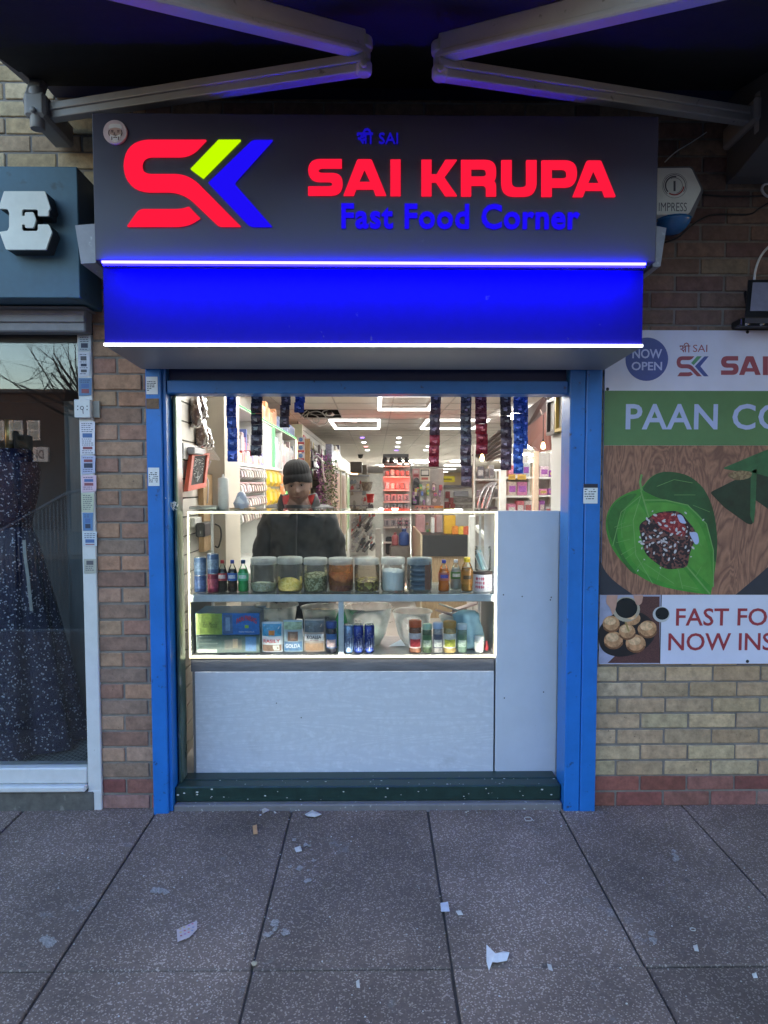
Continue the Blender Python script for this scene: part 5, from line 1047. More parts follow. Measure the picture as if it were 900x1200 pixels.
def shaker(px, wp, py0, label, body_c, lid_c, lab_c, lab2=None, clear=False, Y=YD + 0.01, z=None, name='spice_pot', lidf=0.80, group=None, cat='jar'):
    z = DK if z is None else z; b = base(px, Y, z); p = at(px, 745, Y); b.x = p.x; r = wpx(wp, Y) / 2; h = at(450, py0, Y).z - z
    t = thing(name, b, label, cat, group)
    mb = MB(); mb.lathe([(r * 0.9, 0), (r * 0.97, 0.004), (r * 0.97, h * (lidf - 0.06)), (r * 0.85, h * lidf)], b, 22); mb.build('pot_body', col('pot' + str(body_c), body_c, 0.25, var=0.4, vs=90), t)
    mb = MB(); mb.lathe([(r * 0.98, h * lidf), (r, h * (lidf + 0.01)), (r, h * 0.97), (r * 0.95, h), (0.001, h)], b, 22); mb.build('pot_lid', col('lid' + str(lid_c), lid_c, 0.4), t)
    mb = MB(); mb.lathe([(r * 0.99, h * 0.16), (r * 0.99, h * 0.62)], b, 22, cap=False); lb = mb.build('pot_label', col('plab' + str(lab_c), lab_c, 0.4, var=0.3, vs=70), t)
    if lab2:
        mb = MB(); mb.lathe([(r * 1.01, h * 0.2), (r * 1.01, h * 0.44)], b, 12, cap=False, a0=-2.5, a1=-0.7); mb.build('label_picture', col('plab2' + str(lab2), lab2, 0.4, var=0.5, vs=90), lb)
    return t
shaker(388.5, 13, 728, 'dark jar with blue lid and blue label left of the case divider', (0.02, 0.02, 0.03), (0.02, 0.06, 0.25), (0.05, 0.14, 0.36), (0.55, 0.4, 0.4))
for px, lb in ((408, 'pale silver-blue energy drink can, leftmost of three beside the case divider'), (420.2, 'deep blue energy drink can, middle of three beside the case divider'), (432.8, 'deep blue energy drink can, rightmost of three beside the case divider')):
    b = base(px, YD, DK); b.x = at(px, 745, YD).x; r = wpx(12.2, YD) / 2; h = at(450, 731, YD).z - DK
    t = thing('drink_can', b, lb, 'can', 'three energy drink cans'); pale = 'pale' in lb
    mb = MB(); mb.lathe([(r * 0.75, 0), (r * 0.97, 0.008), (r, 0.014), (r, h * 0.92), (r * 0.85, h * 0.97)], b, 24); mb.build('can_body', col('can_pale' if pale else 'can_blue', (0.22, 0.34, 0.55) if pale else (0.02, 0.045, 0.26), 0.25, 0.5, var=0.3, vs=40), t)
    mb = MB(); mb.lathe([(r * 0.85, h * 0.97), (r * 0.87, h * 0.985), (r * 0.82, h), (r * 0.78, h * 0.98), (0.001, h * 0.98)], b, 24, cap=False); mb.build('can_top', MATS['tin_rim'], t)
    curved_text('BOOST', b, r * 1.01, b.z + h * 0.2, b.z + h * 0.85, 0.75, 'can_lettering', t, (0.03, 0.03, 0.12) if pale else (0.10, 0.10, 0.16), vertical=True)
    mb = MB()
    for k in range(5):
        a = -2.6 + k * 0.5; mb.lathe([(r * 1.006, h * (0.1 + 0.1 * (k % 2))), (r * 1.006, h * (0.3 + 0.08 * k))], b, 3, cap=False, a0=a, a1=a + 0.1)
    mb.build('can_rays', col('can_silver', (0.5, 0.55, 0.65), 0.3, 0.4), t)
gs = 'spice shakers on the right of the lower deck'
shaker(486.5, 15, 727, 'spice shaker with orange-red lid and red label, left end of the shaker row', (0.18, 0.07, 0.04), (0.55, 0.10, 0.03), (0.55, 0.50, 0.52), (0.40, 0.03, 0.04), group=gs)
shaker(500.5, 11.5, 731, 'small shaker with pale green lid and dark green label', (0.06, 0.09, 0.05), (0.40, 0.55, 0.40), (0.05, 0.12, 0.05), (0.3, 0.35, 0.3), group=gs)
shaker(513, 12, 729.5, 'small shaker of grey powder with pale blue lid and dark label', (0.30, 0.28, 0.28), (0.45, 0.52, 0.70), (0.10, 0.10, 0.15), (0.5, 0.5, 0.5), group=gs)
shaker(527, 15.5, 728, 'large shaker with ochre lid and yellow-green label', (0.34, 0.24, 0.10), (0.45, 0.24, 0.06), (0.60, 0.60, 0.56), (0.42, 0.42, 0.06), group=gs)
shaker(541.5, 11.5, 731, 'small shaker with pale grey-blue lid and leafy green label, right end of the shaker row', (0.14, 0.20, 0.16), (0.45, 0.52, 0.58), (0.09, 0.17, 0.11), (0.4, 0.46, 0.42), group=gs)
shaker(561.5, 11, 745.5, 'squat white plastic pot at the right end of the deck', (0.60, 0.60, 0.58), (0.66, 0.66, 0.66), (0.64, 0.64, 0.62), None, name='white_pot', lidf=0.7, cat='pot')
b = at(570, 760, YD + 0.03); b.z = DK
mb = MB(); mb.lathe([(0.001, 0), (0.010, 0.004), (0.012, 0.02), (0.008, 0.034), (0.005, 0.05), (0.001, 0.052)], b, 12); one(mb, 'red_stopper', col('red_plastic', (0.45, 0.03, 0.04), 0.4), 'small red plastic stopper in the right corner of the deck', 'stopper')
# bowls behind
M_bowl = glass('bowl_plastic', (0.95, 0.95, 0.95), 1.35, 0.05, haze=0.42, hazecol=(0.8, 0.8, 0.8))
def bowl(px, wp, py_rim, Y, label, m=M_bowl, content=None, fill=0.6, dz=0.0):
    b = at(px, py_rim, Y); r = wpx(wp, Y) / 2; h = b.z - DK - dz
    t = thing('mixing_bowl', (b.x, Y, DK + dz), label, 'bowl'); q = Vector((b.x, Y, DK + dz))
    mb = MB(); mb.lathe([(0.001, 0.001), (r * 0.5, 0.0), (r * 0.72, h * 0.25), (r * 0.9, h * 0.7), (r, h), (r * 1.05, h + 0.002), (r * 1.05, h - 0.004)], q, 32, cap=False); mb.build('bowl_shell', m, t)
    if content:
        mb = MB(); k = r * (0.55 + 0.4 * fill); mb.lathe([(0.001, 0.004), (r * 0.48, 0.004), (r * 0.70, h * 0.26), (k, h * fill), (k * 0.6, h * fill + 0.012), (0.001, h * fill + 0.018)], q, 24, cap=False, wob=lambda a, hh: 1 + 0.05 * math.sin(a * 5 + hh * 90)); mb.build('bowl_contents', content, t)
    return t
bowl(324, 50, 708.5, 0.46, 'clear plastic mixing bowl with milky lining behind the cartons', content=mat('milky_dough', (0.45, 0.46, 0.42), 0.5, var=0.3), fill=0.45)
bowl(377, 48, 711, 0.48, 'pale bowl of dark brown snack mix behind the packets', content=voro('snack_mix', (0.06, 0.035, 0.02), (0.20, 0.13, 0.07), 70, 0.6, 0.7, 0, 0.9), fill=0.85)
bowl(431, 58, 710.5, 0.44, 'clear bowl with a pale green cloth inside behind the cans', content=mat('green_cloth', (0.30, 0.55, 0.38), 0.8, var=0.2), fill=0.35)
bowl(483, 46, 716, 0.46, 'empty clear bowl behind the red-lidded shaker')
bowl(538, 46, 722, 0.47, 'white enamel bowl under folded papers at the right of the deck', mat('white_enamel', (0.55, 0.54, 0.52), 0.35, var=0.06), None)
mb = MB(); 
for k, (px, py, w_, a) in enumerate(((530, 713, 0.12, 0.3), (545, 711, 0.14, -0.2), (525, 719, 0.10, 0.6))):
    c = at(px, py, 0.47); M_ = Matrix.Translation(c) @ Matrix.Rotation(a, 4, 'Z') @ Matrix.Rotation(0.35 * (-1) ** k, 4, 'Y'); mb.box(-w_ / 2, w_ / 2, -0.05, 0.05, -0.004, 0.004, 0, random.choice([(0.55, 0.53, 0.50), (0.60, 0.42, 0.42)]), M_)
one(mb, 'folded_papers', mat('folded_paper', (0.5, 0.5, 0.5), 0.7, attr=True), 'few folded papers lying across the white enamel bowl', 'papers')
# blue cloth bag
p = at(547, 766, 0.36); p.z = DK; zt_ = at(547, 716, 0.36).z - DK; random.seed(9)
mb = MB(); mb.lathe([(0.001, 0.0), (0.075, 0.002), (0.088, 0.04), (0.075, 0.10), (0.060, 0.15), (0.066, zt_ * 0.9), (0.04, zt_)], p, 28, wob=lambda a, h: (1 + 0.13 * math.sin(a * 5 + h * 30) + 0.06 * math.sin(a * 11 - h * 50)))
one(mb, 'cloth_bag', mat('blue_cloth', (0.20, 0.34, 0.44), 0.85, var=0.15, bump=0.3, bs=160), 'crumpled light blue cloth bag behind the shaker row', 'bag')
mb = MB(); q = [at(455, 741, 0.36), at(470, 733, 0.40), at(475, 744, 0.37)]
mb.add([Vector((v.x, v.y, DK + 0.002)) for v in q] + [Vector((q[1].x, q[1].y, DK + 0.03)), ], [(0, 1, 2), (0, 2, 3), (1, 3, 2), (0, 3, 1)]); one(mb, 'paper_scrap', M_paper, 'white paper corner standing on the deck between the clear bowls', 'paper')
mb = MB(); p = at(327, 724, 0.40); p.z = DK + 0.08; mb.lathe([(0.001, -0.08), (0.03, -0.075), (0.034, -0.02), (0.025, 0.02), (0.001, 0.03)], at(343, 740, 0.38), 14, wob=lambda a, h: 1 + 0.2 * math.sin(a * 3 + h * 60)); one(mb, 'pink_cloth', mat('pink_cloth', (0.55, 0.20, 0.20), 0.8), 'scrunched pink cloth between the two left bowls', 'cloth')
mb = MB(); c = at(404, 725, 0.5)
b = Vector((at(400, 725, 0.40).x, 0.40, DK)); h = at(450, 708, 0.40).z - DK
mb.lathe([(0.001, 0), (0.03, 0.0), (0.034, 0.02), (0.034, h * 0.6), (0.014, h * 0.85), (0.014, h)], b, 16); one(mb, 'green_bottle', mat('green_pet', (0.05, 0.30, 0.10), 0.2), 'green plastic bottle on the deck behind the case divider', 'bottle')

# ================================================================== shop interior: shell
random.seed(17)
ZF, ZC, YEND = 0.085, 2.37, 48.0
XR = 7.5
M_wall = mat('interior_white', (0.62, 0.60, 0.55), 0.6, var=0.04, vs=3)
M_beige = mat('interior_beige', (0.50, 0.45, 0.37), 0.6, var=0.06, vs=4, dark=(8, 0.74, (0.25, 0.22, 0.18)))
M_wpaint = mat('white_shelf_paint', (0.66, 0.66, 0.63), 0.45, var=0.05)
mb = MB(); mb.box(-1.3, XR, 0.163, YEND, ZF - 0.06, ZF); o = mb.build('floor', mat('light_floor_tile', (0.50, 0.48, 0.45), 0.3, var=0.08, vs=3)); o['kind'] = 'structure'; o['label'] = 'pale tiled shop floor'
M_ctile = mat('ceiling_tile', (0.60, 0.58, 0.54), 0.85, var=0.05, vs=60, bump=0.2, bs=150)
mb = MB(); hole = [at_z(338, 480, ZC), at_z(374, 480, ZC), at_z(384, 491, ZC), at_z(346, 491, ZC)]
hx0, hx1, hy0, hy1 = -0.93, -0.42, hole[0].y, hole[2].y
for (a, b, c, d) in ((-1.3, XR, 0.165, hy0), (-1.3, XR, hy1, YEND), (-1.3, hx0, hy0, hy1), (hx1, XR, hy0, hy1)): mb.box(a, b, c, d, ZC, ZC + 0.02, 0)
k = 0
for i in range(15): x = -1.02 + i * 0.6; mb.box(x - 0.007, x + 0.007, 0.165, YEND, ZC - 0.004, ZC - 0.0005, 1)
for j in range(78): y = 0.5 + j * 0.61; mb.box(-1.3, XR, y - 0.009, y + 0.009, ZC - 0.0035, ZC - 0.0003, 1)
o = mb.build('ceiling', [M_ctile, mat('tee_bar', (0.36, 0.35, 0.33), 0.5)]); o['kind'] = 'structure'; o['label'] = 'suspended tile ceiling of the shop'
M_slat = mat('slatwall_panel', (0.64, 0.61, 0.54), 0.5, var=0.04); M_groove = mat('slat_groove', (0.03, 0.028, 0.025), 0.8)
def slatwall(X, y0, y1, z0, z1, label, t=0.02, d=0.1):
    r = thing('slat_wall', (X, (y0 + y1) / 2, z0), label, 'wall')
    mb = MB(); mb.box(X - t, X - 0.012, y0, y1, z0, z1); mb.build('backing', M_groove, r)
    mb = MB(); z = z0
    while z < z1: mb.box(X - 0.011, X, y0, y1, z + 0.004, min(z + d - 0.004, z1)); z += d
    mb.build('slat_boards', M_slat, r)
nearx = -1.0
zg = at_x(215, 583.7, nearx).z
slatwall(nearx, 0.15, 0.95, zg - 1.4, 2.36, 'cream slatwall just inside the left door jamb')
mb = MB(); mb.box(-1.25, -0.895, 0.96, 1.42, ZF, ZC - 0.001); one(mb, 'boxed_column', M_beige, 'plain beige boxed column between the near slatwall and the shelving', 'column')
mb = MB(); mb.box(-1.3, -1.2, 1.43, 6.2, ZF, ZC - 0.001); one(mb, 'side_wall', M_wall, 'white left side wall behind the packet shelving', 'wall')
slatwall(-1.02, 6.2, 26, ZF, 2.36, 'white slatwall running back along the left of the shop')
mb = MB(); mb.box(-1.3, XR, YEND, YEND + 0.1, ZF - 0.05, 4.40); one(mb, 'rear_wall', M_wall, 'distant white rear wall of the shop', 'wall')
mb = MB(); mb.box(XR, XR + 0.1, 0.16, YEND, ZF - 0.05, ZC + 0.05); mb.box(1.12, XR, 0.16, 0.24, ZF - 0.05, ZC + 0.05); one(mb, 'right_side_wall', M_wall, 'far right white wall of the deep shop', 'wall')
mb = MB(); mb.box(0.935, 1.1, 0.13, 0.50, ZF, 2.36); one(mb, 'door_return', M_wall, 'plain white wall return inside the right blue post', 'wall')
mb = MB(); mb.box(-3.6, -1.02, 1.86, 1.9, ZF, ZC); one(mb, 'party_wall', M_wall, 'party wall behind the dress shop display', 'wall')
# framed pictures on the return
def frame(px0, px1, pys, X, label, fc, m):
    (a0, a1), (b0, b1) = pys
    P = [at_x(px0, a0, X), at_x(px1, b0, X), at_x(px1, b1, X), at_x(px0, a1, X)]
    y0, y1 = P[0].y, P[1].y; z0, z1 = (P[3].z + P[2].z) / 2, (P[0].z + P[1].z) / 2
    r = thing('picture_frame', (X, (y0 + y1) / 2, z0), label, 'picture')
    lo, hi = min(y0, y1), max(y0, y1); w_ = 0.016
    mb = MB(); mb.box(X - 0.03, X - 0.001, lo, hi, z1 - w_, z1); mb.box(X - 0.03, X - 0.001, lo, hi, z0, z0 + w_); mb.box(X - 0.03, X - 0.001, lo, lo + w_, z0 + w_, z1 - w_); mb.box(X - 0.03, X - 0.001, hi - w_, hi, z0 + w_, z1 - w_); mb.build('frame', m, r)
    mb = MB(); mb.box(X - 0.012, X - 0.002, lo + w_, hi - w_, z0 + w_, z1 - w_); mb.build('print', voro('print_' + fc, (0.40, 0.37, 0.33), (0.60, 0.58, 0.54), 26, 0.45, 0.4, 0, 0.0), r)
frame(647, 657, ((471, 512), (463, 506)), 0.934, 'dark framed pale picture, the farther of two high on the right wall return', 'a', mat('frame_dark', (0.10, 0.08, 0.07), 0.4))
frame(657.5, 667.5, ((463, 508), (455, 502)), 0.934, 'gold framed pale picture, the nearer of two high on the right wall return', 'b', mat('frame_gold', (0.50, 0.36, 0.10), 0.35, 0.5))

# ceiling lights
E_led = emit('ceiling_led', (1.0, 0.985, 0.94), 0.5); E_fill_deep = emit('ceiling_led_far', (1.0, 0.985, 0.94), 26); E_fill_side = emit('ceiling_led_side', (1.0, 0.985, 0.94), 5)  # first emitter for outlines in view, the others for added fill lights
def rectlight(x0, x1, y0, y1, label, w_=0.032, em=None):
    r = thing('ceiling_light', ((x0 + x1) / 2, (y0 + y1) / 2, ZC - 0.05), label, 'ceiling light', 'rectangular LED outlines on the shop ceiling')
    mb = MB(); z0, z1 = ZC - 0.045, ZC - 0.02
    mb.box(x0, x1, y0, y0 + w_, z0, z1); mb.box(x0, x1, y1 - w_, y1, z0, z1); mb.box(x0, x0 + w_, y0 + w_, y1 - w_, z0, z1); mb.box(x1 - w_, x1, y0 + w_, y1 - w_, z0, z1)
    mb.build('led_tube', em or E_led, r)
    mb = MB(); e_ = 0.012; z0, z1 = ZC - 0.0195, ZC - 0.012
    mb.box(x0 - e_, x1 + e_, y0 - e_, y0 + w_ + e_, z0, z1); mb.box(x0 - e_, x1 + e_, y1 - w_ - e_, y1 + e_, z0, z1); mb.box(x0 - e_, x0 + w_ + e_, y0 + w_ + e_ + 0.001, y1 - w_ - e_ - 0.001, z0, z1); mb.box(x1 - w_ - e_, x1 + e_, y0 + w_ + e_ + 0.001, y1 - w_ - e_ - 0.001, z0, z1)
    mb.build('led_channel', M_wpaint, r)
    mb = MB()
    for x in (x0, x1 - 0.02):
        for y in (y0, y1 - 0.02): mb.box(x + 0.005, x + 0.015, y + 0.005, y + 0.015, ZC - 0.011, ZC - 0.004)
    mb.build('hanger', M_wpaint, r)
zL = ZC - 0.035
def rl(px0, px1, pyf, pyn, label):
    f0, f1, n0 = at_z(px0, pyf, zL), at_z(px1, pyf, zL), at_z(px0, pyn, zL); return rectlight(min(f0.x, n0.x) * 0.5 + max(f0.x, n0.x) * 0.5, f1.x, n0.y, f0.y, label)
rl(443, 504, 480.5, 463.5, 'bright rectangular LED outline on the ceiling above the red-lit stand')
rl(389, 445, 502.5, 492.5, 'rectangular LED outline on the ceiling right of the beanie man, behind a round detector')
rl(496, 556, 502.5, 492.5, 'rectangular LED outline on the ceiling behind the first red sachet strip')
q = at_z(370, 463.5, zL); q2 = at_z(442, 463.5, zL); rectlight(q.x, q2.x, q.y - 1.0, q.y, 'LED outline at the top of the opening above the beanie man')
E_fill_near = emit('ceiling_led_dim', (1.0, 0.985, 0.94), 5)  # added fill lights that carry the room's brightness, stronger than the outlines in view
rectlight(-0.75, 0.15, 2.3, 3.0, 'LED outline above the man, hidden above the lintel', em=E_fill_near)
rectlight(0.3, 1.2, 2.5, 3.2, 'LED outline above the black counter, hidden above the lintel', em=E_fill_near)
rectlight(0.2, 1.4, 1.1, 1.9, 'LED outline over the right of the serving counter, hidden above the lintel', em=E_fill_near)
rectlight(-0.75, 0.0, 0.9, 1.7, 'LED outline over the left of the serving counter, hidden above the lintel', em=E_fill_near)
rectlight(1.6, 2.8, 4.5, 5.5, 'LED outline over the brown canopy', em=E_fill_side)
for k_, (x_, y_) in enumerate(((3.0, 7.6), (3.2, 11.5), (4.0, 16), (4.5, 21), (0.6, 21.5), (0.2, 27))): rectlight(x_, x_ + 1.3, y_, y_ + 1.0, 'LED outline deep in the shop, number %d from the front' % (k_ + 5) if False else ['LED outline above the white shelf units', 'LED outline behind the white shelf units', 'LED outline deep on the right of the shop', 'LED outline farthest on the right of the shop', 'far LED outline over the middle aisle', 'farthest LED outline over the middle aisle'][k_], em=E_fill_side if k_ == 0 else E_fill_deep)
E_sp = emit('spot_panel', (0.95, 0.97, 1.0), 0.7); E_spv = emit('violet_spot', (0.35, 0.2, 1.0), 0.3); E_spr = emit('pink_spot', (1.0, 0.35, 0.35), 0.3)
for (px, py, m, lb) in ((424.5, 513, E_spv, 'violet ceiling spot, nearest of the left row'), (426.5, 518.5, E_sp, 'white ceiling spot second in the left row'), (428.8, 523.5, E_spr, 'pink ceiling spot in the left row'), (430.5, 527.7, E_sp, 'white ceiling spot, farthest of the left row'), (467.5, 513.2, E_sp, 'white ceiling spot, nearest of the middle row'), (466.8, 518.5, E_sp, 'white ceiling spot second in the middle row'), (465.8, 523.6, E_sp, 'white ceiling spot third in the middle row'), (464.5, 527.8, E_spv, 'violet ceiling spot, farthest of the middle row'), (502, 523.3, E_sp, 'white ceiling spot beside the first red sachet strip'), (499, 527.7, E_sp, 'white ceiling spot left of the first red sachet strip')):
    c = at_z(px, py, ZC - 0.012); mb = MB(); hw = 2.4 * (c.y - CAM.y) / F; mb.lathe([(0.0001, -0.012), (hw, -0.012), (hw * 1.1, 0.01)], (c.x, c.y, ZC - 0.011), 16); one(mb, 'ceiling_spot', m, lb, 'ceiling spot', 'small ceiling spots')
E_strip = emit('far_strip', (1.0, 0.98, 0.94), 0.8)
for (px0, px1, py, lb) in ((529, 541, 540.5, 'far ceiling strip light left of the long dark sachet strip, nearest'), (521, 541, 545.3, 'second far ceiling strip light left of the long dark sachet strip'), (512, 533, 549.8, 'third far ceiling strip light beyond the yellow sign'), (505, 524, 553, 'farthest ceiling strip light over the posters'), (569, 590, 551, 'far ceiling strip light below the red sachet strip'), (580, 600, 553.2, 'farthest ceiling strip light between the white posts'), (606, 624, 541, 'far ceiling strip light beside the blue sachet strip'), (604, 624, 550.8, 'far ceiling strip light above the yellow price cards')):
    a, b = at_z(px0, py, ZC - 0.03), at_z(px1, py, ZC - 0.03); mb = MB(); mb.box(a.x, b.x, a.y - 0.5, a.y + 0.3, ZC - 0.05, ZC - 0.02); one(mb, 'strip_light', E_strip, lb, 'strip light', 'far ceiling strip lights')
# hole with loose cables, cameras, detector
mb = MB(); mb.box(hx0 - 0.05, hx1 + 0.05, hy0 - 0.05, hy1 + 0.05, ZC + 0.3, ZC + 0.32); mb.box(hx0 - 0.05, hx0 - 0.03, hy0 - 0.05, hy1 + 0.05, ZC + 0.021, ZC + 0.3); mb.box(hx1 + 0.03, hx1 + 0.05, hy0 - 0.05, hy1 + 0.05, ZC + 0.021, ZC + 0.3); mb.box(hx0 - 0.03, hx1 + 0.03, hy1 + 0.03, hy1 + 0.05, ZC + 0.021, ZC + 0.3); mb.box(hx0 - 0.03, hx1 + 0.03, hy0 - 0.05, hy0 - 0.03, ZC + 0.021, ZC + 0.3); one(mb, 'ceiling_void', mat('void_black', (0.012, 0.012, 0.012), 0.9), 'dark opening where a ceiling tile is missing', 'ceiling opening')
def droop(px, name, label, Y, r=0.006, m=None):
    mb = MB(); P = [at(x, y, Y + k * 0.05) for k, (x, y) in enumerate(px)]
    mb.tube(P, r, 6); one(mb, name, m or mat('grey_cable', (0.42, 0.41, 0.40), 0.5), label, 'cable', 'loose cables from the ceiling opening')
def crv(p, n=5):
    out = []
    for i in range(len(p) - 1):
        p0, p1, p2, p3 = [Vector(q) for q in (p[max(i - 1, 0)], p[i], p[i + 1], p[min(i + 2, len(p) - 1)])]
        for k in range(n):
            t = k / n; v = 0.5 * ((2 * p1) + (p2 - p0) * t + (2 * p0 - 5 * p1 + 4 * p2 - p3) * t * t + (3 * p1 - p0 - 3 * p2 + p3) * t ** 3); out.append((v.x, v.y))
    return out + [p[-1]]
mb = MB()
YCB = hy0 + 0.2
for i, (pts, lb) in enumerate(([[(352, 490), (356, 484), (360, 481)], 'short loose cable at the left of the ceiling opening'], [[(362, 482), (360, 489), (366, 495), (374, 494), (372, 488), (364, 485)], 'looped cable hanging from the ceiling opening'], [[(366, 490), (372, 499), (380, 498), (384, 492), (378, 483), (386, 480)], 'long loose cable drooping towards the white camera'], [[(355, 489), (362, 484), (372, 482), (382, 487)], 'cable lying along the ceiling opening'])):
    P = [at(x, y, YCB + 0.0 + 0.01 * i) for x, y in crv(pts)]; mb = MB(); mb.tube(P, 0.007, 6); one(mb, 'loose_cable', mat('grey_cable', (0.50, 0.49, 0.47), 0.5), lb, 'cable', 'loose cables at the ceiling opening')
c = at(386, 483, hy0 + 0.25); sc_ = (c.y - CAM.y) / F
cm = thing('security_camera', (c.x, c.y, c.z), 'white dome security camera by the ceiling opening', 'security camera')
mb = MB(); mb.box(c.x - 5.5 * sc_, c.x + 5.5 * sc_, c.y, c.y + 0.1, c.z - 4 * sc_, ZC - 0.002, ch=0.02); mb.build('housing', M_wpaint, cm)
mb = MB(); mb.lathe([(0.0001, -0.05), (2.0 * sc_, -0.04), (3.2 * sc_, -0.01), (3.3 * sc_, 0.01)], (c.x, c.y - 0.01, c.z - 0.3 * sc_), 18, axis='Y'); mb.build('lens', M_black, cm)
c = at_z(415, 490, ZC); sc_ = (c.y - CAM.y) / F
mb = MB(); mb.lathe([(0.001, -6 * sc_), (3.5 * sc_, -5.5 * sc_), (4.5 * sc_, -2 * sc_), (4.8 * sc_, 0)], (c.x, c.y, ZC - 0.001), 20); one(mb, 'detector', M_wpaint, 'round white detector hanging on the ceiling over the LED outline', 'detector')
c = at_z(422.5, 532.5, ZC); mb = MB(); mb.lathe([(0.001, -0.12), (0.06, -0.1), (0.08, 0)], (c.x, c.y, ZC - 0.001), 14); one(mb, 'dome_camera', M_black, 'small black dome camera on the distant ceiling', 'security camera')

# ================================================================== sachet strips hanging in the opening
random.seed(23)
def strip(px0, px1, py0, py1, Y, label, c1, c2=None, lean=0.0, seg=0.052, curl=0.0):
    a, b = at(px0, py1, Y), at(px1, py1, Y); top = max(at(440, py0, Y).z, 2.02); wd = b.x - a.x; n = max(2, round((top - a.z) / seg)); cx = (a.x + b.x) / 2
    t = thing('sachet_strip', (cx, Y, a.z), label, 'sachet strip', 'sachet strips hanging in the shop opening')
    mb, mp = MB(), MB(); h = (top - a.z) / n; tw = 0
    for k in range(n):
        z1 = top - k * h; z0 = z1 - h; u = k / n
        off = lean * u + 0.0012 * math.sin(k * 1.7) + 0.006 * math.sin(u * 2.2 + cx * 9); yo = Y + 0.006 * math.sin(k * 2.1) + curl * u * u
        g_ = 5; tx = 0.0
        c = c1 if (c2 is None or k < n * 0.55) else c2
        for side in (-1, 1):
            vs = []
            for i in range(g_ + 1):
                for j in range(g_ + 1):
                    s_, v_ = i / g_, j / g_
                    bul = 0.006 * (math.sin(math.pi * s_) * math.sin(math.pi * v_)) ** 0.6 if 0 < i < g_ and 0 < j < g_ else 0
                    edge = 0.0012 * math.sin(j * 3.0) if i in (0, g_) else 0
                    vs.append(Vector((cx - wd / 2 + off + wd * s_ + tx * v_ + edge, yo + side * (bul + 0.0006) + random.uniform(-0.001, 0.001) * (bul > 0), z1 - h * v_)))
            mb.add(vs, [(i * (g_ + 1) + j, (i + 1) * (g_ + 1) + j, (i + 1) * (g_ + 1) + j + 1, i * (g_ + 1) + j + 1) for i in range(g_) for j in range(g_)], 0, jit(c, 0.2), True)
        for q in range(2):
            xx = cx + off + random.uniform(-0.2, 0.15) * wd; zz_ = z1 - h * random.uniform(0.3, 0.62)
            mp.add([(xx - wd * random.uniform(.1, .26), yo - 0.0115, zz_), (xx + wd * random.uniform(.1, .25), yo - 0.0115, zz_ + 0.004), (xx + wd * 0.16, yo - 0.011, zz_ - h * random.uniform(.1, .22)), (xx - wd * 0.1, yo - 0.011, zz_ - h * 0.1)], [(0, 1, 2, 3)], 0, jit(tuple(min(1, v * 2.2 + 0.2) for v in c), 0.3))
    mb.build('sachets', mat('foil_sachet', (0.1, 0.1, 0.1), 0.28, 0.35, attr=True, var=0.45, vs=45), t)
    mp.build('sachet_print', mat('sachet_ink', (0.3, 0.3, 0.3), 0.4, attr=True), t)
BL, BLK, RED_, PUR = (0.03, 0.075, 0.34), (0.055, 0.042, 0.055), (0.30, 0.025, 0.04), (0.13, 0.075, 0.095)
strip(265.5, 277, 463, 541, 0.27, 'blue sachet strip hanging in front of the beige column, leftmost strip', BL)
strip(293.5, 306.5, 463, 534, 0.25, 'black sachet strip hanging over the left packet shelving', BLK)
strip(329, 340, 463, 501, 0.26, 'black sachet strip slanting to the right, short', BLK, lean=0.10 * 0)
strip(346.5, 358, 463, 483.5, 0.25, 'very short blue sachet strip above the beanie hat', BL)
strip(504, 516, 463, 547, 0.25, 'sachet strip turning from grey to bright red, above the posters', (0.12, 0.08, 0.10), RED_)
strip(540.5, 553, 463, 570, 0.25, 'longest dark grey sachet strip, between two red ones', (0.11, 0.10, 0.12), PUR)
strip(557.5, 571, 463, 532, 0.27, 'dark red sachet strip beside the longest grey one', (0.15, 0.03, 0.06), RED_)
strip(585.5, 598, 463, 551, 0.26, 'dark purple-brown sachet strip touching the wide blue one', (0.075, 0.05, 0.065), PUR)
strip(600, 611.5, 463, 555, 0.26, 'long bright blue sachet strip at the right of the opening', BL, (0.05, 0.13, 0.5))
strip(610.5, 617, 463, 526, 0.30, 'short blue sachet strip tucked behind the long bright blue one', BL, (0.05, 0.13, 0.5))

# ================================================================== left side, near: snack bags, socket, blackboard, bottle
def bag(px, py0, py1, wp, Y, label, seed_):
    random.seed(seed_); c = at(px, py1, Y); t_ = at(px, py0, Y); h = t_.z - c.z; r = wp * (Y - CAM.y) / F / 2
    t = thing('snack_bag', (c.x, Y, c.z), label, 'snack bag', 'clear snack bags on the near left slatwall')
    mb = MB(); f = lambda a, hh: 1 + 0.18 * math.sin(a * 4 + hh * 50) + 0.1 * math.sin(a * 9 - hh * 77)
    mb.lathe([(r * 0.5, 0.0), (r * 0.95, h * 0.1), (r, h * 0.35), (r * 0.9, h * 0.6), (r * 0.6, h * 0.8)], c, 20, wob=f); mb.build('snack_filling', voro('brown_snack', (0.17, 0.09, 0.055), (0.55, 0.42, 0.33), 60, 0.72, 0.4, 0, 0.9), t)
    mb = MB(); mb.lathe([(r * 0.3, -h * 0.05), (r * 0.75, -h * 0.01), (r * 1.06, h * 0.1), (r * 1.1, h * 0.35), (r * 1.0, h * 0.62), (r * 0.75, h * 0.84), (r * 0.5, h * 0.93), (r * 0.7, h)], c, 20, cap=False, wob=f); mb.build('clear_wrap', glass('bag_film', (0.97, 0.95, 0.93), 1.7, 0.12, haze=0.15, hazecol=(0.8, 0.75, 0.7)), t)
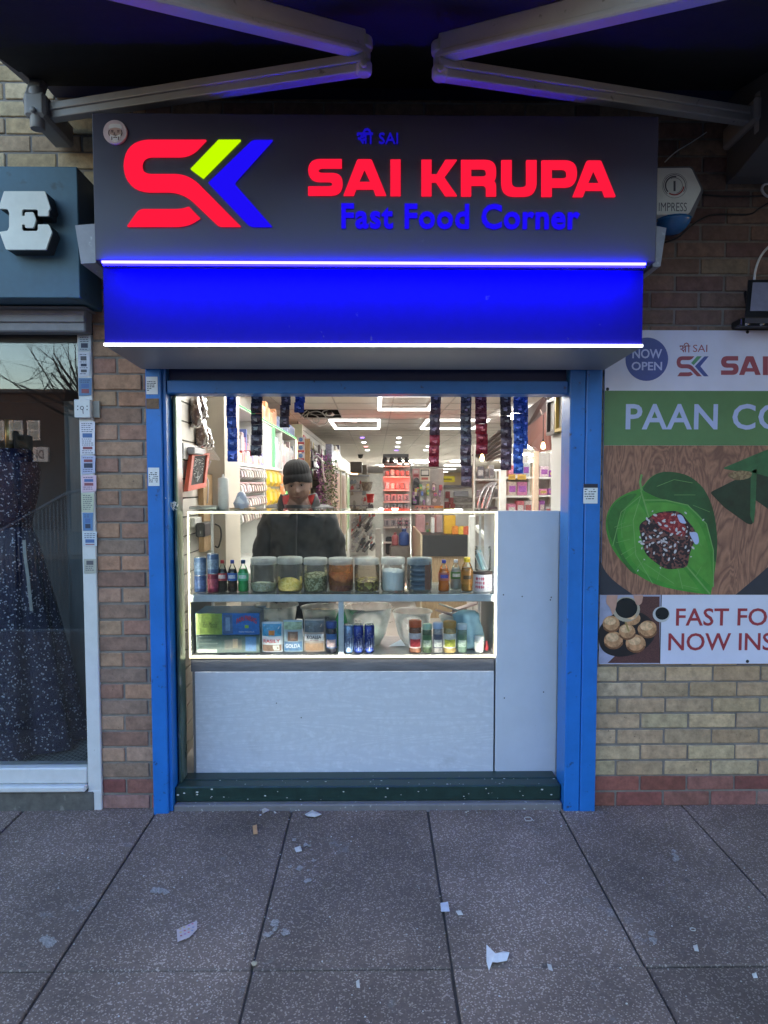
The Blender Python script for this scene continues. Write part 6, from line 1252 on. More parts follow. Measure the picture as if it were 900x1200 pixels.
for k, (px, py0, py1, wp) in enumerate(((233, 455, 492, 17), (235, 488, 524, 16))):
    bag(px, py0, py1, wp, 0.72, ['clear bag of brown snacks at the top of the near left wall', 'clear bag of brown snacks below the upper bag, above the socket'][k], 40 + k)
bag(229, 462, 500, 13, 0.6, 'thinner clear bag of snacks half behind the upper bag on the left wall', 45)
bag(242, 500, 527, 14, 0.78, 'small clear bag of snacks right of the lower bag on the left wall', 46)
mb = MB(); P = [at(244, 522, 0.7), at(250, 528, 0.68), at(258, 540, 0.66), at(246, 539, 0.70), at(236, 530, 0.72)]
mb.add(P + [p + Vector((0.004, 0.012, 0.004)) for p in P], [(0, 1, 4), (1, 2, 3), (1, 3, 4), (5, 6, 9), (6, 7, 8), (6, 8, 9)]); one(mb, 'empty_wrapper', MATS['bag_film'], 'empty clear wrapper flaring out under the snack bags', 'wrapper')
def xbox(px0, px1, py0, py1, X, d, mb, m=0, c=None, ch=0.0):
    a, b = at_x(px0, (py0 + py1) / 2, X), at_x(px1, (py0 + py1) / 2, X); z1 = at_x((px0 + px1) / 2, py0, X).z; z0 = at_x((px0 + px1) / 2, py1, X).z
    mb.box(X, X + d, min(a.y, b.y), max(a.y, b.y), z0, z1, m, c, None, ch); return Vector((X, (a.y + b.y) / 2, z0))
M_sock = mat('socket_plastic', (0.62, 0.61, 0.58), 0.4)
def sock(px0, px1, py0, py1, label, plug=None):
    mb = MB(); p = xbox(px0, px1, py0, py1, nearx + 0.001, 0.02, mb, ch=0.003); t = thing('wall_socket', p, label, 'socket'); OFF[t.name] = p; mb.build('face_plate', M_sock, t)
    if plug: mb = MB(); xbox(*plug, nearx + 0.022, 0.04, mb, ch=0.006); mb.build('plug', mat('plug_grey', (0.35, 0.36, 0.38), 0.4), t)
sock(210.5, 232, 521, 539, 'white wall socket with a grey plug above the orange-framed blackboard', (219, 233, 525, 533))
# blackboard
P = [at_x(223, 533, nearx + 0.03), at_x(243.5, 531, nearx + 0.06), at_x(238, 577, nearx + 0.06), at_x(217.5, 576, nearx + 0.03)]
bb = thing('chalk_board', (P[3] + P[2]) / 2, 'small orange-framed blackboard with chalk drawing leaning askew on the left slatwall', 'blackboard')
ux = (P[1] - P[0]); vz = (P[3] - P[0]); nrm = ux.cross(vz).normalized()
if nrm.x < 0: nrm = -nrm
def bbq(u0, u1, v0, v1, d0, d1, mb):
    vs = [P[0] + ux * u + vz * v + nrm * d for d in (d0, d1) for u, v in ((u0, v0), (u1, v0), (u1, v1), (u0, v1))]
    mb.add(vs, [(0, 1, 2, 3), (4, 5, 6, 7)] + [(k, (k + 1) % 4, 4 + (k + 1) % 4, 4 + k) for k in range(4)])
mb = MB(); bbq(0, 1, 0.86, 1, -0.01, 0.012, mb); bbq(0, 1, 0, 0.05, -0.01, 0.012, mb); bbq(0, 0.13, 0.05, 0.86, -0.01, 0.012, mb); bbq(0.87, 1, 0.05, 0.86, -0.01, 0.012, mb); mb.build('frame', mat('orange_frame', (0.58, 0.10, 0.055), 0.5), bb)
mb = MB(); bbq(0.13, 0.87, 0.05, 0.86, -0.008, 0.003, mb); mb.build('slate', mat('slate_black', (0.02, 0.02, 0.02), 0.7), bb)
mb = MB(); random.seed(4)
for k in range(34):
    u, v = random.uniform(0.22, 0.78), random.uniform(0.12, 0.55); du, dv = random.uniform(-.1, .1), random.uniform(-.05, .05)
    a_, b_ = P[0] + ux * u + vz * v + nrm * 0.005, P[0] + ux * (u + du) + vz * (v + dv) + nrm * 0.005; mb.tube([a_, b_], 0.0016, 4)
for (u, v, u2, v2) in ((0.3, 0.6, 0.5, 0.8), (0.7, 0.6, 0.5, 0.8), (0.5, 0.5, 0.5, 0.8), (0.25, 0.55, 0.3, 0.6), (0.4, 0.66, 0.6, 0.66)): mb.tube([P[0] + ux * u + vz * v + nrm * 0.005, P[0] + ux * u2 + vz * v2 + nrm * 0.005], 0.0018, 4)
mb.build('chalk_lines', mat('chalk', (0.6, 0.6, 0.58), 0.9), bb)
mb = MB(); p = xbox(232.5, 243.5, 556, 645, nearx + 0.002, 0.03, mb); one(mb, 'timber_upright', wood('raw_timber', (0.45, 0.30, 0.15), (0.34, 0.21, 0.10), 3, (4, 4, 0.6), 0.6, 1), 'raw timber upright on the left slatwall behind the blackboard', 'timber')
P2 = [at(x, y, 0.80) for x, y in crv([(247, 540), (243, 550), (241, 556), (244, 566), (243, 590)])]; mb = MB(); mb.tube(P2, 0.004, 6); one(mb, 'white_lead', M_wcab, 'thin white lead hanging beside the blackboard', 'cable')
b = at(262, 597.5, 0.5); b.z = ctop + 0.004; r = 6.3 * (0.5 - CAM.y) / F; hb = at(262, 555.5, 0.5).z - b.z
sq = thing('squeeze_bottle', b, 'tall translucent squeeze bottle with pointed nozzle standing on the case', 'bottle')
mb = MB(); mb.lathe([(r * 0.92, 0), (r, 0.004), (r, hb * 0.82), (r * 0.92, hb * 0.86)], b, 22); mb.build('bottle_body', mat('milky_plastic', (0.60, 0.60, 0.57), 0.35, var=0.06), sq)
mb = MB(); mb.lathe([(r * 0.95, hb * 0.84), (r * 0.95, hb * 0.88), (r * 0.3, hb * 0.90), (r * 0.1, hb)], b, 18); mb.build('nozzle_cap', MATS['milky_plastic'], sq)
mb = MB(); b = at(283, 594, 0.48); b.z = ctop + 0.004; mb.lathe([(0.001, 0), (0.032, 0.002), (0.038, 0.03), (0.03, 0.06), (0.018, 0.085), (0.001, 0.095)], b, 18, wob=lambda a, h: 1 + 0.16 * math.sin(a * 4 + h * 60)); one(mb, 'crumpled_bag', voro('blue_white_film', (0.42, 0.46, 0.56), (0.62, 0.64, 0.68), 35, 0.5, 0.3, 0, 0.4), 'small crumpled blue and white plastic bag on top of the case', 'bag')
mb = MB(); a, b = at(272, 597, 0.52), at(297, 597, 0.52); mb.box(a.x, b.x, 0.45, 0.60, ctop + 0.0035, ctop + 0.009); one(mb, 'chopping_board', MATS['raw_timber'], 'thin wooden board on the case beside the squeeze bottle', 'board')
mb = MB(); a, b = at(226, 597, 0.50), at(258, 597, 0.50); mb.box(a.x, b.x, 0.42, 0.6, ctop + 0.0035, ctop + 0.02, ch=0.004); one(mb, 'steel_tray', M_steel, 'low steel tray on the left end of the case', 'tray')
# things behind the left end of the case
sock(224, 234.5, 606, 617, 'white wall socket with black adapter behind the left end of the case', None)
mb = MB(); xbox(229, 239, 612, 628, nearx + 0.024, 0.05, mb, ch=0.006); one(mb, 'power_adapter', M_black, 'black power adapter plugged in behind the left end of the case', 'adapter')
sock(240.5, 250, 611, 619, 'white wall socket left of the packet rows, behind the case', None)
P2 = [at(x, y, 0.85) for x, y in crv([(252, 614), (258, 618), (259, 630), (256, 641), (252, 640)])]; mb = MB(); mb.tube(P2, 0.005, 6); one(mb, 'black_lead', M_black, 'black looped lead behind the left of the case', 'cable')
mb = MB(); mb.box(-1.19, -0.66, 1.45, 3.6, ZF + 0.8, ZF + 0.84); mb.box(-1.19, -0.68, 1.46, 3.58, ZF, ZF + 0.79); one(mb, 'work_bench', M_wpaint, 'white work bench along the left wall behind the case', 'bench')
b = Vector((at(301.5, 648, 1.8).x, 1.8, ZF + 0.84)); mb = MB(); mb.lathe([(0.03, 0), (0.035, 0.01), (0.035, 0.09), (0.015, 0.12), (0.015, 0.15), (0.001, 0.15)], b, 14); one(mb, 'dark_blue_bottle', col('navy_plastic', (0.03, 0.06, 0.14), 0.4), 'small dark blue bottle on the work bench beside the man', 'bottle')

# ================================================================== left packet shelving
SX = -0.95
ws = thing('wall_shelving', (-1.1, 3.2, ZF), 'white wall shelving with green lit edges, full of packets, behind the man', 'shelving')
ys0, ys1 = 1.50, 4.95
zt1, zt2 = 2.06, 1.67
mb = MB(); mb.box(-1.195, -1.18, ys0, ys1, ZF + 0.86, 2.2); mb.build('back_panel', M_wpaint, ws)
for z in (zt1, zt2): mb = MB(); mb.box(-1.18, SX + 0.03, ys0, ys1, z - 0.02, z); mb.build('shelf', M_wpaint, ws)
for y in (ys0, 2.62, 3.75, ys1 - 0.03): mb = MB(); mb.box(-1.18, SX + 0.025, y, y + 0.03, ZF + 0.86, zt1 - 0.021); mb.build('upright', M_wpaint, ws)
E_gr = emit('green_led', (0.20, 1.0, 0.25), 0.25)
mb = MB(); mb.box(SX + 0.031, SX + 0.036, ys0, ys1, zt1 - 0.012, zt1 - 0.004); mb.box(SX + 0.026, SX + 0.031, ys0 + 0.001, ys0 + 0.008, ZF + 0.9, zt2 - 0.03); q = at_x(321, 535, SX + 0.03); mb.box(SX + 0.028, SX + 0.034, q.y - 0.05, q.y + 0.05, zt2 + 0.005, zt1 - 0.03); q = at_x(336, 570, SX + 0.03); mb.box(SX + 0.028, SX + 0.034, q.y - 0.05, q.y + 0.05, 1.3, zt2 - 0.03); mb.build('green_led', E_gr, ws)
for k, z in enumerate((1.56, 1.455, 1.35, 1.245)): mb = MB(); mb.box(SX - 0.005, SX + 0.02, ys0 + 0.03, 2.75, z + 0.07, z + 0.082); mb.build('hook_rail', M_alu, ws)
M_pk = mat('packet', (0.5, 0.5, 0.5), 0.35, attr=True, var=0.45, vs=55)
def packets(rows, y0, y1, dy, label, cat, group, cols, X=SX + 0.01, h=0.085, name='hanging_packet', wf=0.85, t=0.03):
    proto = None
    n = max(1, int((y1 - y0) / dy))
    for z in rows:
        for k in range(n):
            y = y0 + (k + 0.5) * dy; hh = h * random.uniform(0.85, 1.05); w_ = dy * wf
            mb = MB(); c = jit(random.choice(cols), 0.2)
            vs = [Vector((X + 0.004, y - w_ / 2, z)), Vector((X + 0.004, y + w_ / 2, z)), Vector((X + 0.002, y + w_ / 2, z + hh)), Vector((X + 0.002, y - w_ / 2, z + hh)), Vector((X + t, y - w_ * 0.3, z + hh * 0.25)), Vector((X + t, y + w_ * 0.3, z + hh * 0.25)), Vector((X + t * 0.8, y + w_ * 0.3, z + hh * 0.75)), Vector((X + t * 0.8, y - w_ * 0.3, z + hh * 0.75))]
            mb.add(vs, [(4, 5, 6, 7)], 0, jit(tuple(min(0.8, v * 1.4 + 0.03) for v in c), 0.3)); mb.add(vs, [(0, 1, 5, 4), (1, 2, 6, 5), (2, 3, 7, 6), (3, 0, 4, 7), (0, 3, 2, 1)], 0, c)
            one(mb, name, M_pk, label, cat, group)
random.seed(31)
packets((1.555, 1.45, 1.345, 1.24), ys0 + 0.06, 2.72, 0.105, 'silver-brown snack packet in the rows hung along the left shelving', 'packet', 'silver-brown packets on the left shelving', [(0.22, 0.19, 0.17), (0.30, 0.27, 0.25), (0.17, 0.13, 0.11), (0.36, 0.34, 0.33)])
q0, q1, q2 = at_x(310, 570, SX).y, at_x(326, 570, SX).y, at_x(336.5, 570, SX).y
packets((1.50, 1.34), q0, q1, (q1 - q0) / 3.01, 'bright yellow crisp packet hung left of the man', 'packet', 'yellow packets on the left shelving', [(0.62, 0.38, 0.01), (0.66, 0.45, 0.015)], h=0.15)
packets((1.52, 1.40, 1.28), q1 + 0.02, q2, (q2 - q1 - 0.02) / 2.01, 'orange crisp packet hung beside the yellow ones', 'packet', 'orange packets on the left shelving', [(0.60, 0.20, 0.05), (0.55, 0.28, 0.12)], h=0.11)
packets((1.02, 1.17), 2.9, 3.4, 0.24, 'orange packet low behind the man', 'packet', 'low orange packets', [(0.55, 0.20, 0.03), (0.6, 0.3, 0.03)], h=0.15)
def goods(X, y0, y1, z, sizes, cols, label, group, name='small_carton', cat='carton', depth=0.06):
    y = y0
    while y < y1 - 0.03:
        w_ = random.uniform(*sizes[0]); h = random.uniform(*sizes[1]); c = jit(random.choice(cols), 0.2)
        mb = MB(); mb.box(X - depth, X, y, y + w_ * 0.92, z + 0.001, z + h, 0, c); mb.box(X, X + 0.001, y + w_ * 0.1, y + w_ * 0.8, z + h * 0.25, z + h * 0.7, 0, jit(random.choice(cols), 0.2))
        one(mb, name, M_pk, label, cat, group); y += w_
goods(SX + 0.02, ys0 + 0.1, 2.6, zt2, ((0.07, 0.11), (0.06, 0.11)), [(0.4, 0.05, 0.06), (0.55, 0.5, 0.5), (0.08, 0.12, 0.4), (0.10, 0.06, 0.20), (0.5, 0.42, 0.1)], 'small bright carton on the middle left shelf', 'cartons on the middle left shelf')
goods(SX + 0.01, q0 + 0.35, 4.9, zt2, ((0.10, 0.14), (0.20, 0.32)), [(0.45, 0.50, 0.52), (0.3, 0.4, 0.5), (0.50, 0.48, 0.46), (0.45, 0.30, 0.30)], 'pale tall packet on the left shelf behind the green light', 'pale packets on the middle left shelf', depth=0.04)
mb = MB(); mb.box(-1.17, SX + 0.015, 2.66, 3.3, zt2 + 0.001, zt1 - 0.022); one(mb, 'white_box', M_wpaint, 'large plain white box on the middle left shelf', 'box')
goods(SX + 0.02, 2.5, 3.4, zt1, ((0.12, 0.16), (0.10, 0.17)), [(0.55, 0.25, 0.12), (0.6, 0.42, 0.3), (0.5, 0.16, 0.06)], 'orange packet on the very top of the left shelving', 'orange packets on top of the shelving')
goods(SX + 0.02, 3.45, 4.9, zt1, ((0.12, 0.16), (0.07, 0.12)), [(0.05, 0.12, 0.42), (0.10, 0.2, 0.5), (0.3, 0.36, 0.5)], 'blue packet on the very top of the left shelving', 'blue packets on top of the shelving')
mb = MB(); a = at(278, 470, 1.0)
# cards, post, garland
for k in range(4):
    a, b = at(348, 512 + k * 9.5 + 8.5, 5.4), at(357, 512 + k * 9.5, 5.4); r = thing('hanging_card', ((a.x + b.x) / 2, 5.4, a.z), ['topmost', 'second', 'third', 'lowest'][k] + ' red and white card of the column hanging above the beanie', 'card', 'column of hanging cards')
    mb = MB(); mb.box(a.x, b.x, 5.4, 5.41, a.z, b.z); mb.build('card_sheet', col('card_white', (0.58, 0.56, 0.58), 0.5), r)
    mb = MB(); mb.box(a.x + 0.01, b.x - 0.005, 5.397, 5.399, a.z + 0.002, a.z + 0.025); mb.build('red_print', col('card_red', (0.5, 0.06, 0.07), 0.5), r)
    mb = MB(); mb.lathe([(0.0001, 0), (0.026, 0), (0.026, 0.001)], ((a.x + b.x) / 2, 5.397, (a.z + b.z) / 2 + 0.012), 12, axis='Y'); mb.build('blue_print', col('card_blue', (0.12, 0.25, 0.5), 0.5), r)
a, b = at(357.5, 600, 5.6), at(363, 514, 5.6); mb = MB(); mb.box(a.x, b.x, 5.6, 5.66, ZF, b.z); one(mb, 'timber_post', MATS['raw_timber'], 'thin raw timber post rising behind the beanie', 'post')
a, b = at(345, 515, 5.5), at(354, 497, 5.5); mb = MB(); mb.box(a.x - 0.03, b.x, 5.5, 5.6, a.z, b.z); one(mb, 'pale_carton', col('pale_yellow_card', (0.55, 0.58, 0.40), 0.5), 'pale yellow-green carton above the column of hanging cards', 'carton')
random.seed(12)
gd = thing('flower_garland', (at(383, 560, 6.2).x, 6.2, at(383, 600, 6.2).z), 'garland of purple flowers and green leaves hanging right of the man', 'garland')
for nm, c, n, reg in (('leaves', (0.07, 0.15, 0.05), 420, (376, 395, 538, 596)), ('flowers', (0.22, 0.07, 0.24), 380, (371, 390, 532, 592)), ('pale_flowers', (0.42, 0.36, 0.36), 280, (374, 396, 552, 600))):
    mb = MB()
    for k in range(n):
        px, py = random.uniform(reg[0], reg[1]), random.uniform(reg[2], reg[3])
        if nm == 'flowers' and (py > 550 and px > 382 and random.random() < 0.8): continue
        p = at(px, py, 6.2 + random.uniform(-0.1, 0.1)); d = Vector((random.uniform(-1, 1), random.uniform(-1, 1), random.uniform(-1, 1))).normalized() * random.uniform(0.012, 0.024); e_ = d.orthogonal().normalized() * random.uniform(0.008, 0.016)
        mb.add([p - d, p + e_, p + d, p - e_], [(0, 1, 2, 3)])
    mb.build(nm, mat('garland_' + nm, c, 0.6, var=0.4), gd)
P2 = [at(x, y, 6.1) for x, y in crv([(366, 540), (370, 534), (377, 540), (379, 555), (381, 565)])]; mb = MB(); mb.tube(P2, 0.012, 6); one(mb, 'white_hose', M_wcab, 'white lead looping over the purple garland', 'cable')

# ================================================================== left side, far: coloured panels, boxes, rack
PX = -0.62
y0p, y1p = at_x(389.5, 560, PX).y, at_x(411, 560, PX).y
pd = thing('panel_display', (PX, (y0p + y1p) / 2, ZF), 'display case with peach and green panels standing right of the garland', 'display')
n = 3; dy = (y1p - y0p) / n; mb = MB()
mb.box(PX - 0.10, PX - 0.02, y0p, y1p, ZF, 1.76); mb.build('case_body', M_wpaint, pd)
for k, c in enumerate(((0.55, 0.36, 0.25), (0.50, 0.33, 0.24), (0.22, 0.38, 0.16))):
    mb = MB(); mb.box(PX - 0.019, PX - 0.008, y0p + dy * k + 0.15, y0p + dy * (k + 1) - 0.15, ZF + 0.4, 1.70); mb.build('coloured_panel', col('panel%d' % k, c, 0.5), pd)
mb = MB(); mb.box(PX - 0.12, PX + 0.01, y0p - 0.02, y1p, 1.761, 1.80); [mb.box(PX - 0.018, PX + 0.008, y0p + dy * k - 0.08, y0p + dy * k + 0.08, ZF, 1.76) for k in range(n + 1)]; mb.build('frame', col('cream_frame', (0.62, 0.58, 0.42), 0.5), pd)
goods(PX - 0.02, y0p + 0.2, y0p + 3.0, 1.80, ((0.4, 0.6), (0.2, 0.42)), [(0.5, 0.42, 0.42), (0.12, 0.14, 0.3), (0.55, 0.55, 0.58), (0.2, 0.22, 0.3)], 'tall boxed toy standing on the panel display', 'boxed toys on the panel display', depth=0.09, name='boxed_toy')
def dx(px0, px1, py0, py1, Y, dep=0.1, bottom=None):
    a, b = at(px0, py1, Y), at(px1, py0, Y); return (a.x, b.x, Y, Y + dep, a.z if bottom is None else bottom, b.z)
def block(px0, px1, py0, py1, Y, name, c, label, cat, dep=0.15, bottom=None, ch=0.008, group=None, rough=0.5, m=None):
    mb = MB(); mb.box(*dx(px0, px1, py0, py1, Y, dep, bottom), ch=ch); return one(mb, name, m or col('c' + str(tuple(round(v, 3) for v in c)), c, rough), label, cat, group)
block(433, 451, 555, 700, 17.0, 'white_partition', (0.60, 0.60, 0.58), 'white panelled partition far back, left of the red-lit stand', 'partition', bottom=ZF)
lr = thing('wire_rack', (at(422, 600, 10.6).x, 10.6, ZF), 'wire rack loaded with hanging goods beyond the coloured panels', 'rack')
mb = MB(); mb.box(*dx(410, 431, 556, 700, 10.9, 0.04, ZF)); mb.build('rack_back', M_wpaint, lr)
for k, py in enumerate((557, 575, 592, 612)): mb = MB(); mb.box(*dx(409, 433, py, py + 1.2, 10.6, 0.3)); mb.build('rack_bar', M_alu, lr)
random.seed(77)
for k in range(90):
    px, py = random.uniform(409, 437), random.uniform(560, 640); w_ = random.uniform(2.5, 5); h_ = random.uniform(4, 9)
    c = random.choice([(0.35, 0.35, 0.34), (0.10, 0.10, 0.11), (0.45, 0.08, 0.08), (0.5, 0.5, 0.5), (0.2, 0.25, 0.3), (0.4, 0.35, 0.3)])
    Y = 10.5 - random.uniform(0, 0.25); mb = MB(); a, b = at(px, py + h_, Y), at(px + w_, py, Y)
    mb.slab([rounded([(a.x, a.z, 0.01), (b.x, a.z + 0.01, 0.02), (b.x - 0.01, b.z - 0.02, 0.02), ((a.x + b.x) / 2 + 0.006, b.z), ((a.x + b.x) / 2 - 0.006, b.z), (a.x + 0.01, b.z - 0.02, 0.02)], 2)], Y, 0.02, 0, jit(c, 0.2)); one(mb, 'carded_item', M_pk, 'small carded item hanging on the far left wire rack', 'carded item', 'carded items on the far left rack')
block(410.5, 424, 541, 554, 10.2, 'dark_carton', (0.09, 0.075, 0.065), 'dark brown carton on top of the far left rack', 'carton', dep=0.9)
block(424.5, 430, 545, 556, 10.9, 'small_brown_carton', (0.25, 0.21, 0.17), 'tan carton behind the dark brown one on the rack', 'carton', dep=0.3)
mb = MB(); c = at(430, 575, 10.0); s_ = (10 - CAM.y) / F
mb.lathe([(4.5 * s_, 0), (6 * s_, 5 * s_), (7 * s_, 10.5 * s_), (6.6 * s_, 10.5 * s_), (4.3 * s_, 0.6 * s_)], c, 18, cap=False); mb.lathe([(0.001, 0.005), (4.4 * s_, 0.005)], c, 18, cap=False); one(mb, 'wicker_basket', voro('wicker', (0.20, 0.17, 0.14), (0.30, 0.26, 0.21), 40, 0.5, 0.7), 'grey-brown wicker basket hung at the end of the far left rack', 'basket')
c = at(434, 589, 9.7); mb = MB(); mb.lathe([(3.6 * s_, 0), (4.8 * s_, 10 * s_), (4.5 * s_, 10 * s_), (3.4 * s_, 0.5 * s_)], c, 16, cap=False); mb.lathe([(0.001, 0.004), (3.5 * s_, 0.004)], c, 16, cap=False); one(mb, 'red_bucket', col('red_bucket', (0.45, 0.03, 0.03), 0.4), 'small red bucket hanging under the wicker basket', 'bucket')

# ================================================================== red-lit stand in the middle
YT = 6.0
st = thing('product_stand', (at(465, 600, YT).x, YT, ZF), 'tall product stand glowing red with a black lamp bar on top', 'display stand')
mb = MB(); mb.box(*dx(449, 481, 541, 700, YT + 0.25, 0.03, ZF)); mb.build('back_panel', mat('stand_grey', (0.42, 0.40, 0.39), 0.5), st)
for py in (546, 558.5, 574, 588, 599, 618, 636): mb = MB(); mb.box(*dx(449.5, 480.5, py, py + 0.9, YT, 0.25)); mb.build('shelf', M_wpaint, st)
mb = MB(); mb.box(*dx(449, 479, 532, 536, YT - 0.1, 0.35)); mb.build('lamp_bar', M_black, st)
E_lamp = emit('spot_bulb', (1.0, 0.75, 0.5), 2)
for px, on in ((451, 0), (459, 0), (468.5, 1), (476.5, 1)):
    c = at(px, 540, YT - 0.12); mb = MB(); mb.lathe([(0.02, 0.045), (0.03, 0.02), (0.035, -0.03), (0.03, -0.032)], c, 14); h_ = mb.build('lamp_head', M_black, st)
    if on: mb = MB(); mb.lathe([(0.0001, -0.034), (0.028, -0.033)], c, 14, cap=False); mb.lathe([(0.0001, -0.05), (0.02, -0.045), (0.028, -0.034)], c, 14, cap=False); mb.build('lamp_bulb', E_lamp, h_)
pl_ = bpy.data.lights.new('red_lamp', 'POINT'); pl_.energy = 1.3; pl_.color = (1, 0.08, 0.05); pl_.shadow_soft_size = 0.05
po_ = bpy.data.objects.new('red_lamp', pl_); COL.objects.link(po_); po_.location = at(463, 565, YT - 0.10)
random.seed(8)
for r_, (py, ph) in enumerate(((558, 8), (573.5, 9))):
    for k in range(5):
        px = 451.5 + k * 6; Y = YT + 0.05; a, b = at(px, py, Y), at(px + 4.6, py - ph * random.uniform(.7, 1), Y); mb = MB(); c = jit(random.choice([(0.30, 0.28, 0.27), (0.40, 0.38, 0.36), (0.12, 0.10, 0.10), (0.35, 0.15, 0.13)]), .2); mb.box(a.x, b.x, Y, Y + 0.08, a.z + 0.001, b.z, 0, c, None, 0.01); one(mb, 'boxed_gift', M_pk, 'small boxed gift on the red-lit stand', 'box', 'gifts on the red-lit stand')
for r_, (py, digits) in enumerate(((587.5, '0123'), (598.5, '4567'), (617, '8901'))):
    for k, dgt in enumerate(digits):
        px = 450.5 + k * 7.6; Y = YT + 0.02; a, b = at(px, py, Y), at(px + 6.2, py - 8.2, Y)
        t = thing('number_balloon', ((a.x + b.x) / 2, Y, a.z + 0.001), 'grey packet marked %s on the red-lit stand, %s row' % (dgt, ('upper', 'middle', 'lowest')[r_]), 'packet', 'numbered packets on the red-lit stand')
        mb = MB(); mb.box(a.x, b.x, Y, Y + 0.03, a.z + 0.001, b.z, ch=0.006); mb.build('packet_body', col('balloon_grey', (0.25, 0.27, 0.29), 0.4), t)
        mb = MB(); w_ = b.x - a.x; h_ = b.z - a.z; mb.text(dgt, a.x + w_ * .28, b.x - w_ * .28, a.z + h_ * .15, b.z - h_ * .15, Y - 0.002, bold=0.03); mb.build('digit', col('digit_ink', (0.04, 0.05, 0.07), 0.5), t)

# posters and hanging goods right of the stand
def sheet(px0, px1, py0, py1, Y, name, c, label, cat, prints=(), dep=0.012):
    x0, x1, ya, yb__, z0, z1 = dx(px0, px1, py0, py1, Y, dep); t = thing(name, ((x0 + x1) / 2, Y, z0), label, cat)
    mb = MB(); mb.box(x0, x1, ya, yb__, z0, z1); mb.build('panel', col('c' + str(c), c, 0.5), t)
    for i, (u0, u1, v0, v1, pc) in enumerate(prints): mb = MB(); mb.box(x0 + (x1 - x0) * u0, x0 + (x1 - x0) * u1, Y - 0.003 - 0.001 * i, Y - 0.0005, z0 + (z1 - z0) * v0, z0 + (z1 - z0) * v1); mb.build('print', col('c' + str(pc), pc, 0.5), t)
    return t
YQ = 6.8
block(482, 520, 549, 700, YQ + 0.2, 'goods_panel', (0.36, 0.33, 0.31), 'pale pegboard behind the posters and dark hanging goods', 'pegboard', dep=0.05, bottom=ZF)
sheet(483.5, 491.5, 549.5, 561, YQ, 'small_poster', (0.55, 0.30, 0.30), 'pink poster next to the red-lit stand', 'poster', [(0.1, 0.9, 0.2, 0.45, (0.3, 0.05, 0.06)), (0.2, 0.8, 0.6, 0.85, (0.6, 0.5, 0.5))])
sheet(492, 504, 549, 564, YQ - 0.02, 'small_poster', (0.60, 0.56, 0.45), 'white and black poster under the first red sachet strip', 'poster', [(0.08, 0.92, 0.4, 0.92, (0.05, 0.05, 0.05)), (0.16, 0.84, 0.5, 0.84, (0.58, 0.56, 0.52)), (0.15, 0.8, 0.12, 0.3, (0.4, 0.1, 0.08))])
random.seed(15)
for (px0, px1, py0, py1, c, lb) in ((484, 492, 559, 576, (0.03, 0.03, 0.035), 'black bag hanging under the pink poster'), (493, 503, 565, 577, (0.42, 0.36, 0.32), 'pale carded toy hanging under the black and white poster'), (482, 491.5, 578, 592, (0.025, 0.03, 0.04), 'dark navy pouch hanging beside the numbered packets'), (492, 499, 579, 591, (0.24, 0.27, 0.26), 'grey-green pouch beside the dark navy one'), (499.5, 505, 580, 592, (0.45, 0.43, 0.42), 'white pouch right of the grey-green one'), (505.5, 512, 564, 578, (0.20, 0.16, 0.15), 'brown patterned bag hanging left of the yellow sign'), (505.5, 517, 580, 592, (0.25, 0.19, 0.18), 'mottled brown gift bag above the orange strip')):
    mb = MB(); a, b = at(px0, py1, YQ - 0.03), at(px1, py0, YQ - 0.03); mb.slab([rounded([(a.x, a.z, 0.02), (b.x, a.z, 0.02), (b.x - 0.01, b.z - 0.03, 0.03), ((a.x + b.x) / 2, b.z, 0.02), (a.x + 0.01, b.z - 0.03, 0.03)], 3)], YQ - 0.03, 0.05); one(mb, 'hanging_pouch', voro('pouch%s' % str(c), c, tuple(min(0.7, v * 1.7 + 0.06) for v in c), 22, 0.6, 0.5, 0, 0.2), lb, 'pouch')
sheet(486, 519.5, 592.5, 599.3, YQ - 0.1, 'price_strip', (0.52, 0.20, 0.18), 'pink and orange shelf strip with dark lettering', 'shelf strip', [(0.68, 0.99, 0.05, 0.95, (0.60, 0.20, 0.03)), (0.06, 0.12, 0.2, 0.8, (0.08, 0.03, 0.04)), (0.24, 0.30, 0.2, 0.8, (0.1, 0.03, 0.04)), (0.38, 0.42, 0.2, 0.8, (0.1, 0.03, 0.04)), (0.5, 0.58, 0.2, 0.8, (0.1, 0.03, 0.04)), (0.62, 0.66, 0.2, 0.8, (0.1, 0.03, 0.04))])
sheet(516, 533, 558, 565, 7.6, 'yellow_sign', (0.68, 0.58, 0.03), 'bright yellow sign over the dark rail', 'sign', [(0.12, 0.8, 0.35, 0.6, (0.2, 0.16, 0.02))])
mb = MB(); mb.box(*dx(516.5, 553, 568.5, 571.5, 7.2, 0.5)); one(mb, 'dark_rail', col('rail_dark', (0.12, 0.12, 0.13), 0.5), 'dark top rail of the drawer unit below the yellow sign', 'rail')
du = thing('drawer_unit', (at(542, 600, 7.25).x, 7.25, ZF), 'pale drawer unit with grey goods below the yellow sign', 'drawers')
mb = MB(); mb.box(*dx(517.5, 553, 572, 700, 7.3, 0.4, ZF)); mb.build('carcass', M_wpaint, du)
for py in (583.5, 591): mb = MB(); mb.box(*dx(531, 554, py, py + 5, 7.26, 0.03)); mb.build('drawer', col('drawer_grey', (0.22, 0.21, 0.20), 0.5, var=0.6, vs=30), du)
block(532, 549, 575.5, 582, 7.24, 'grey_carton', (0.30, 0.32, 0.36), 'grey carton on the drawer unit', 'carton', dep=0.05)
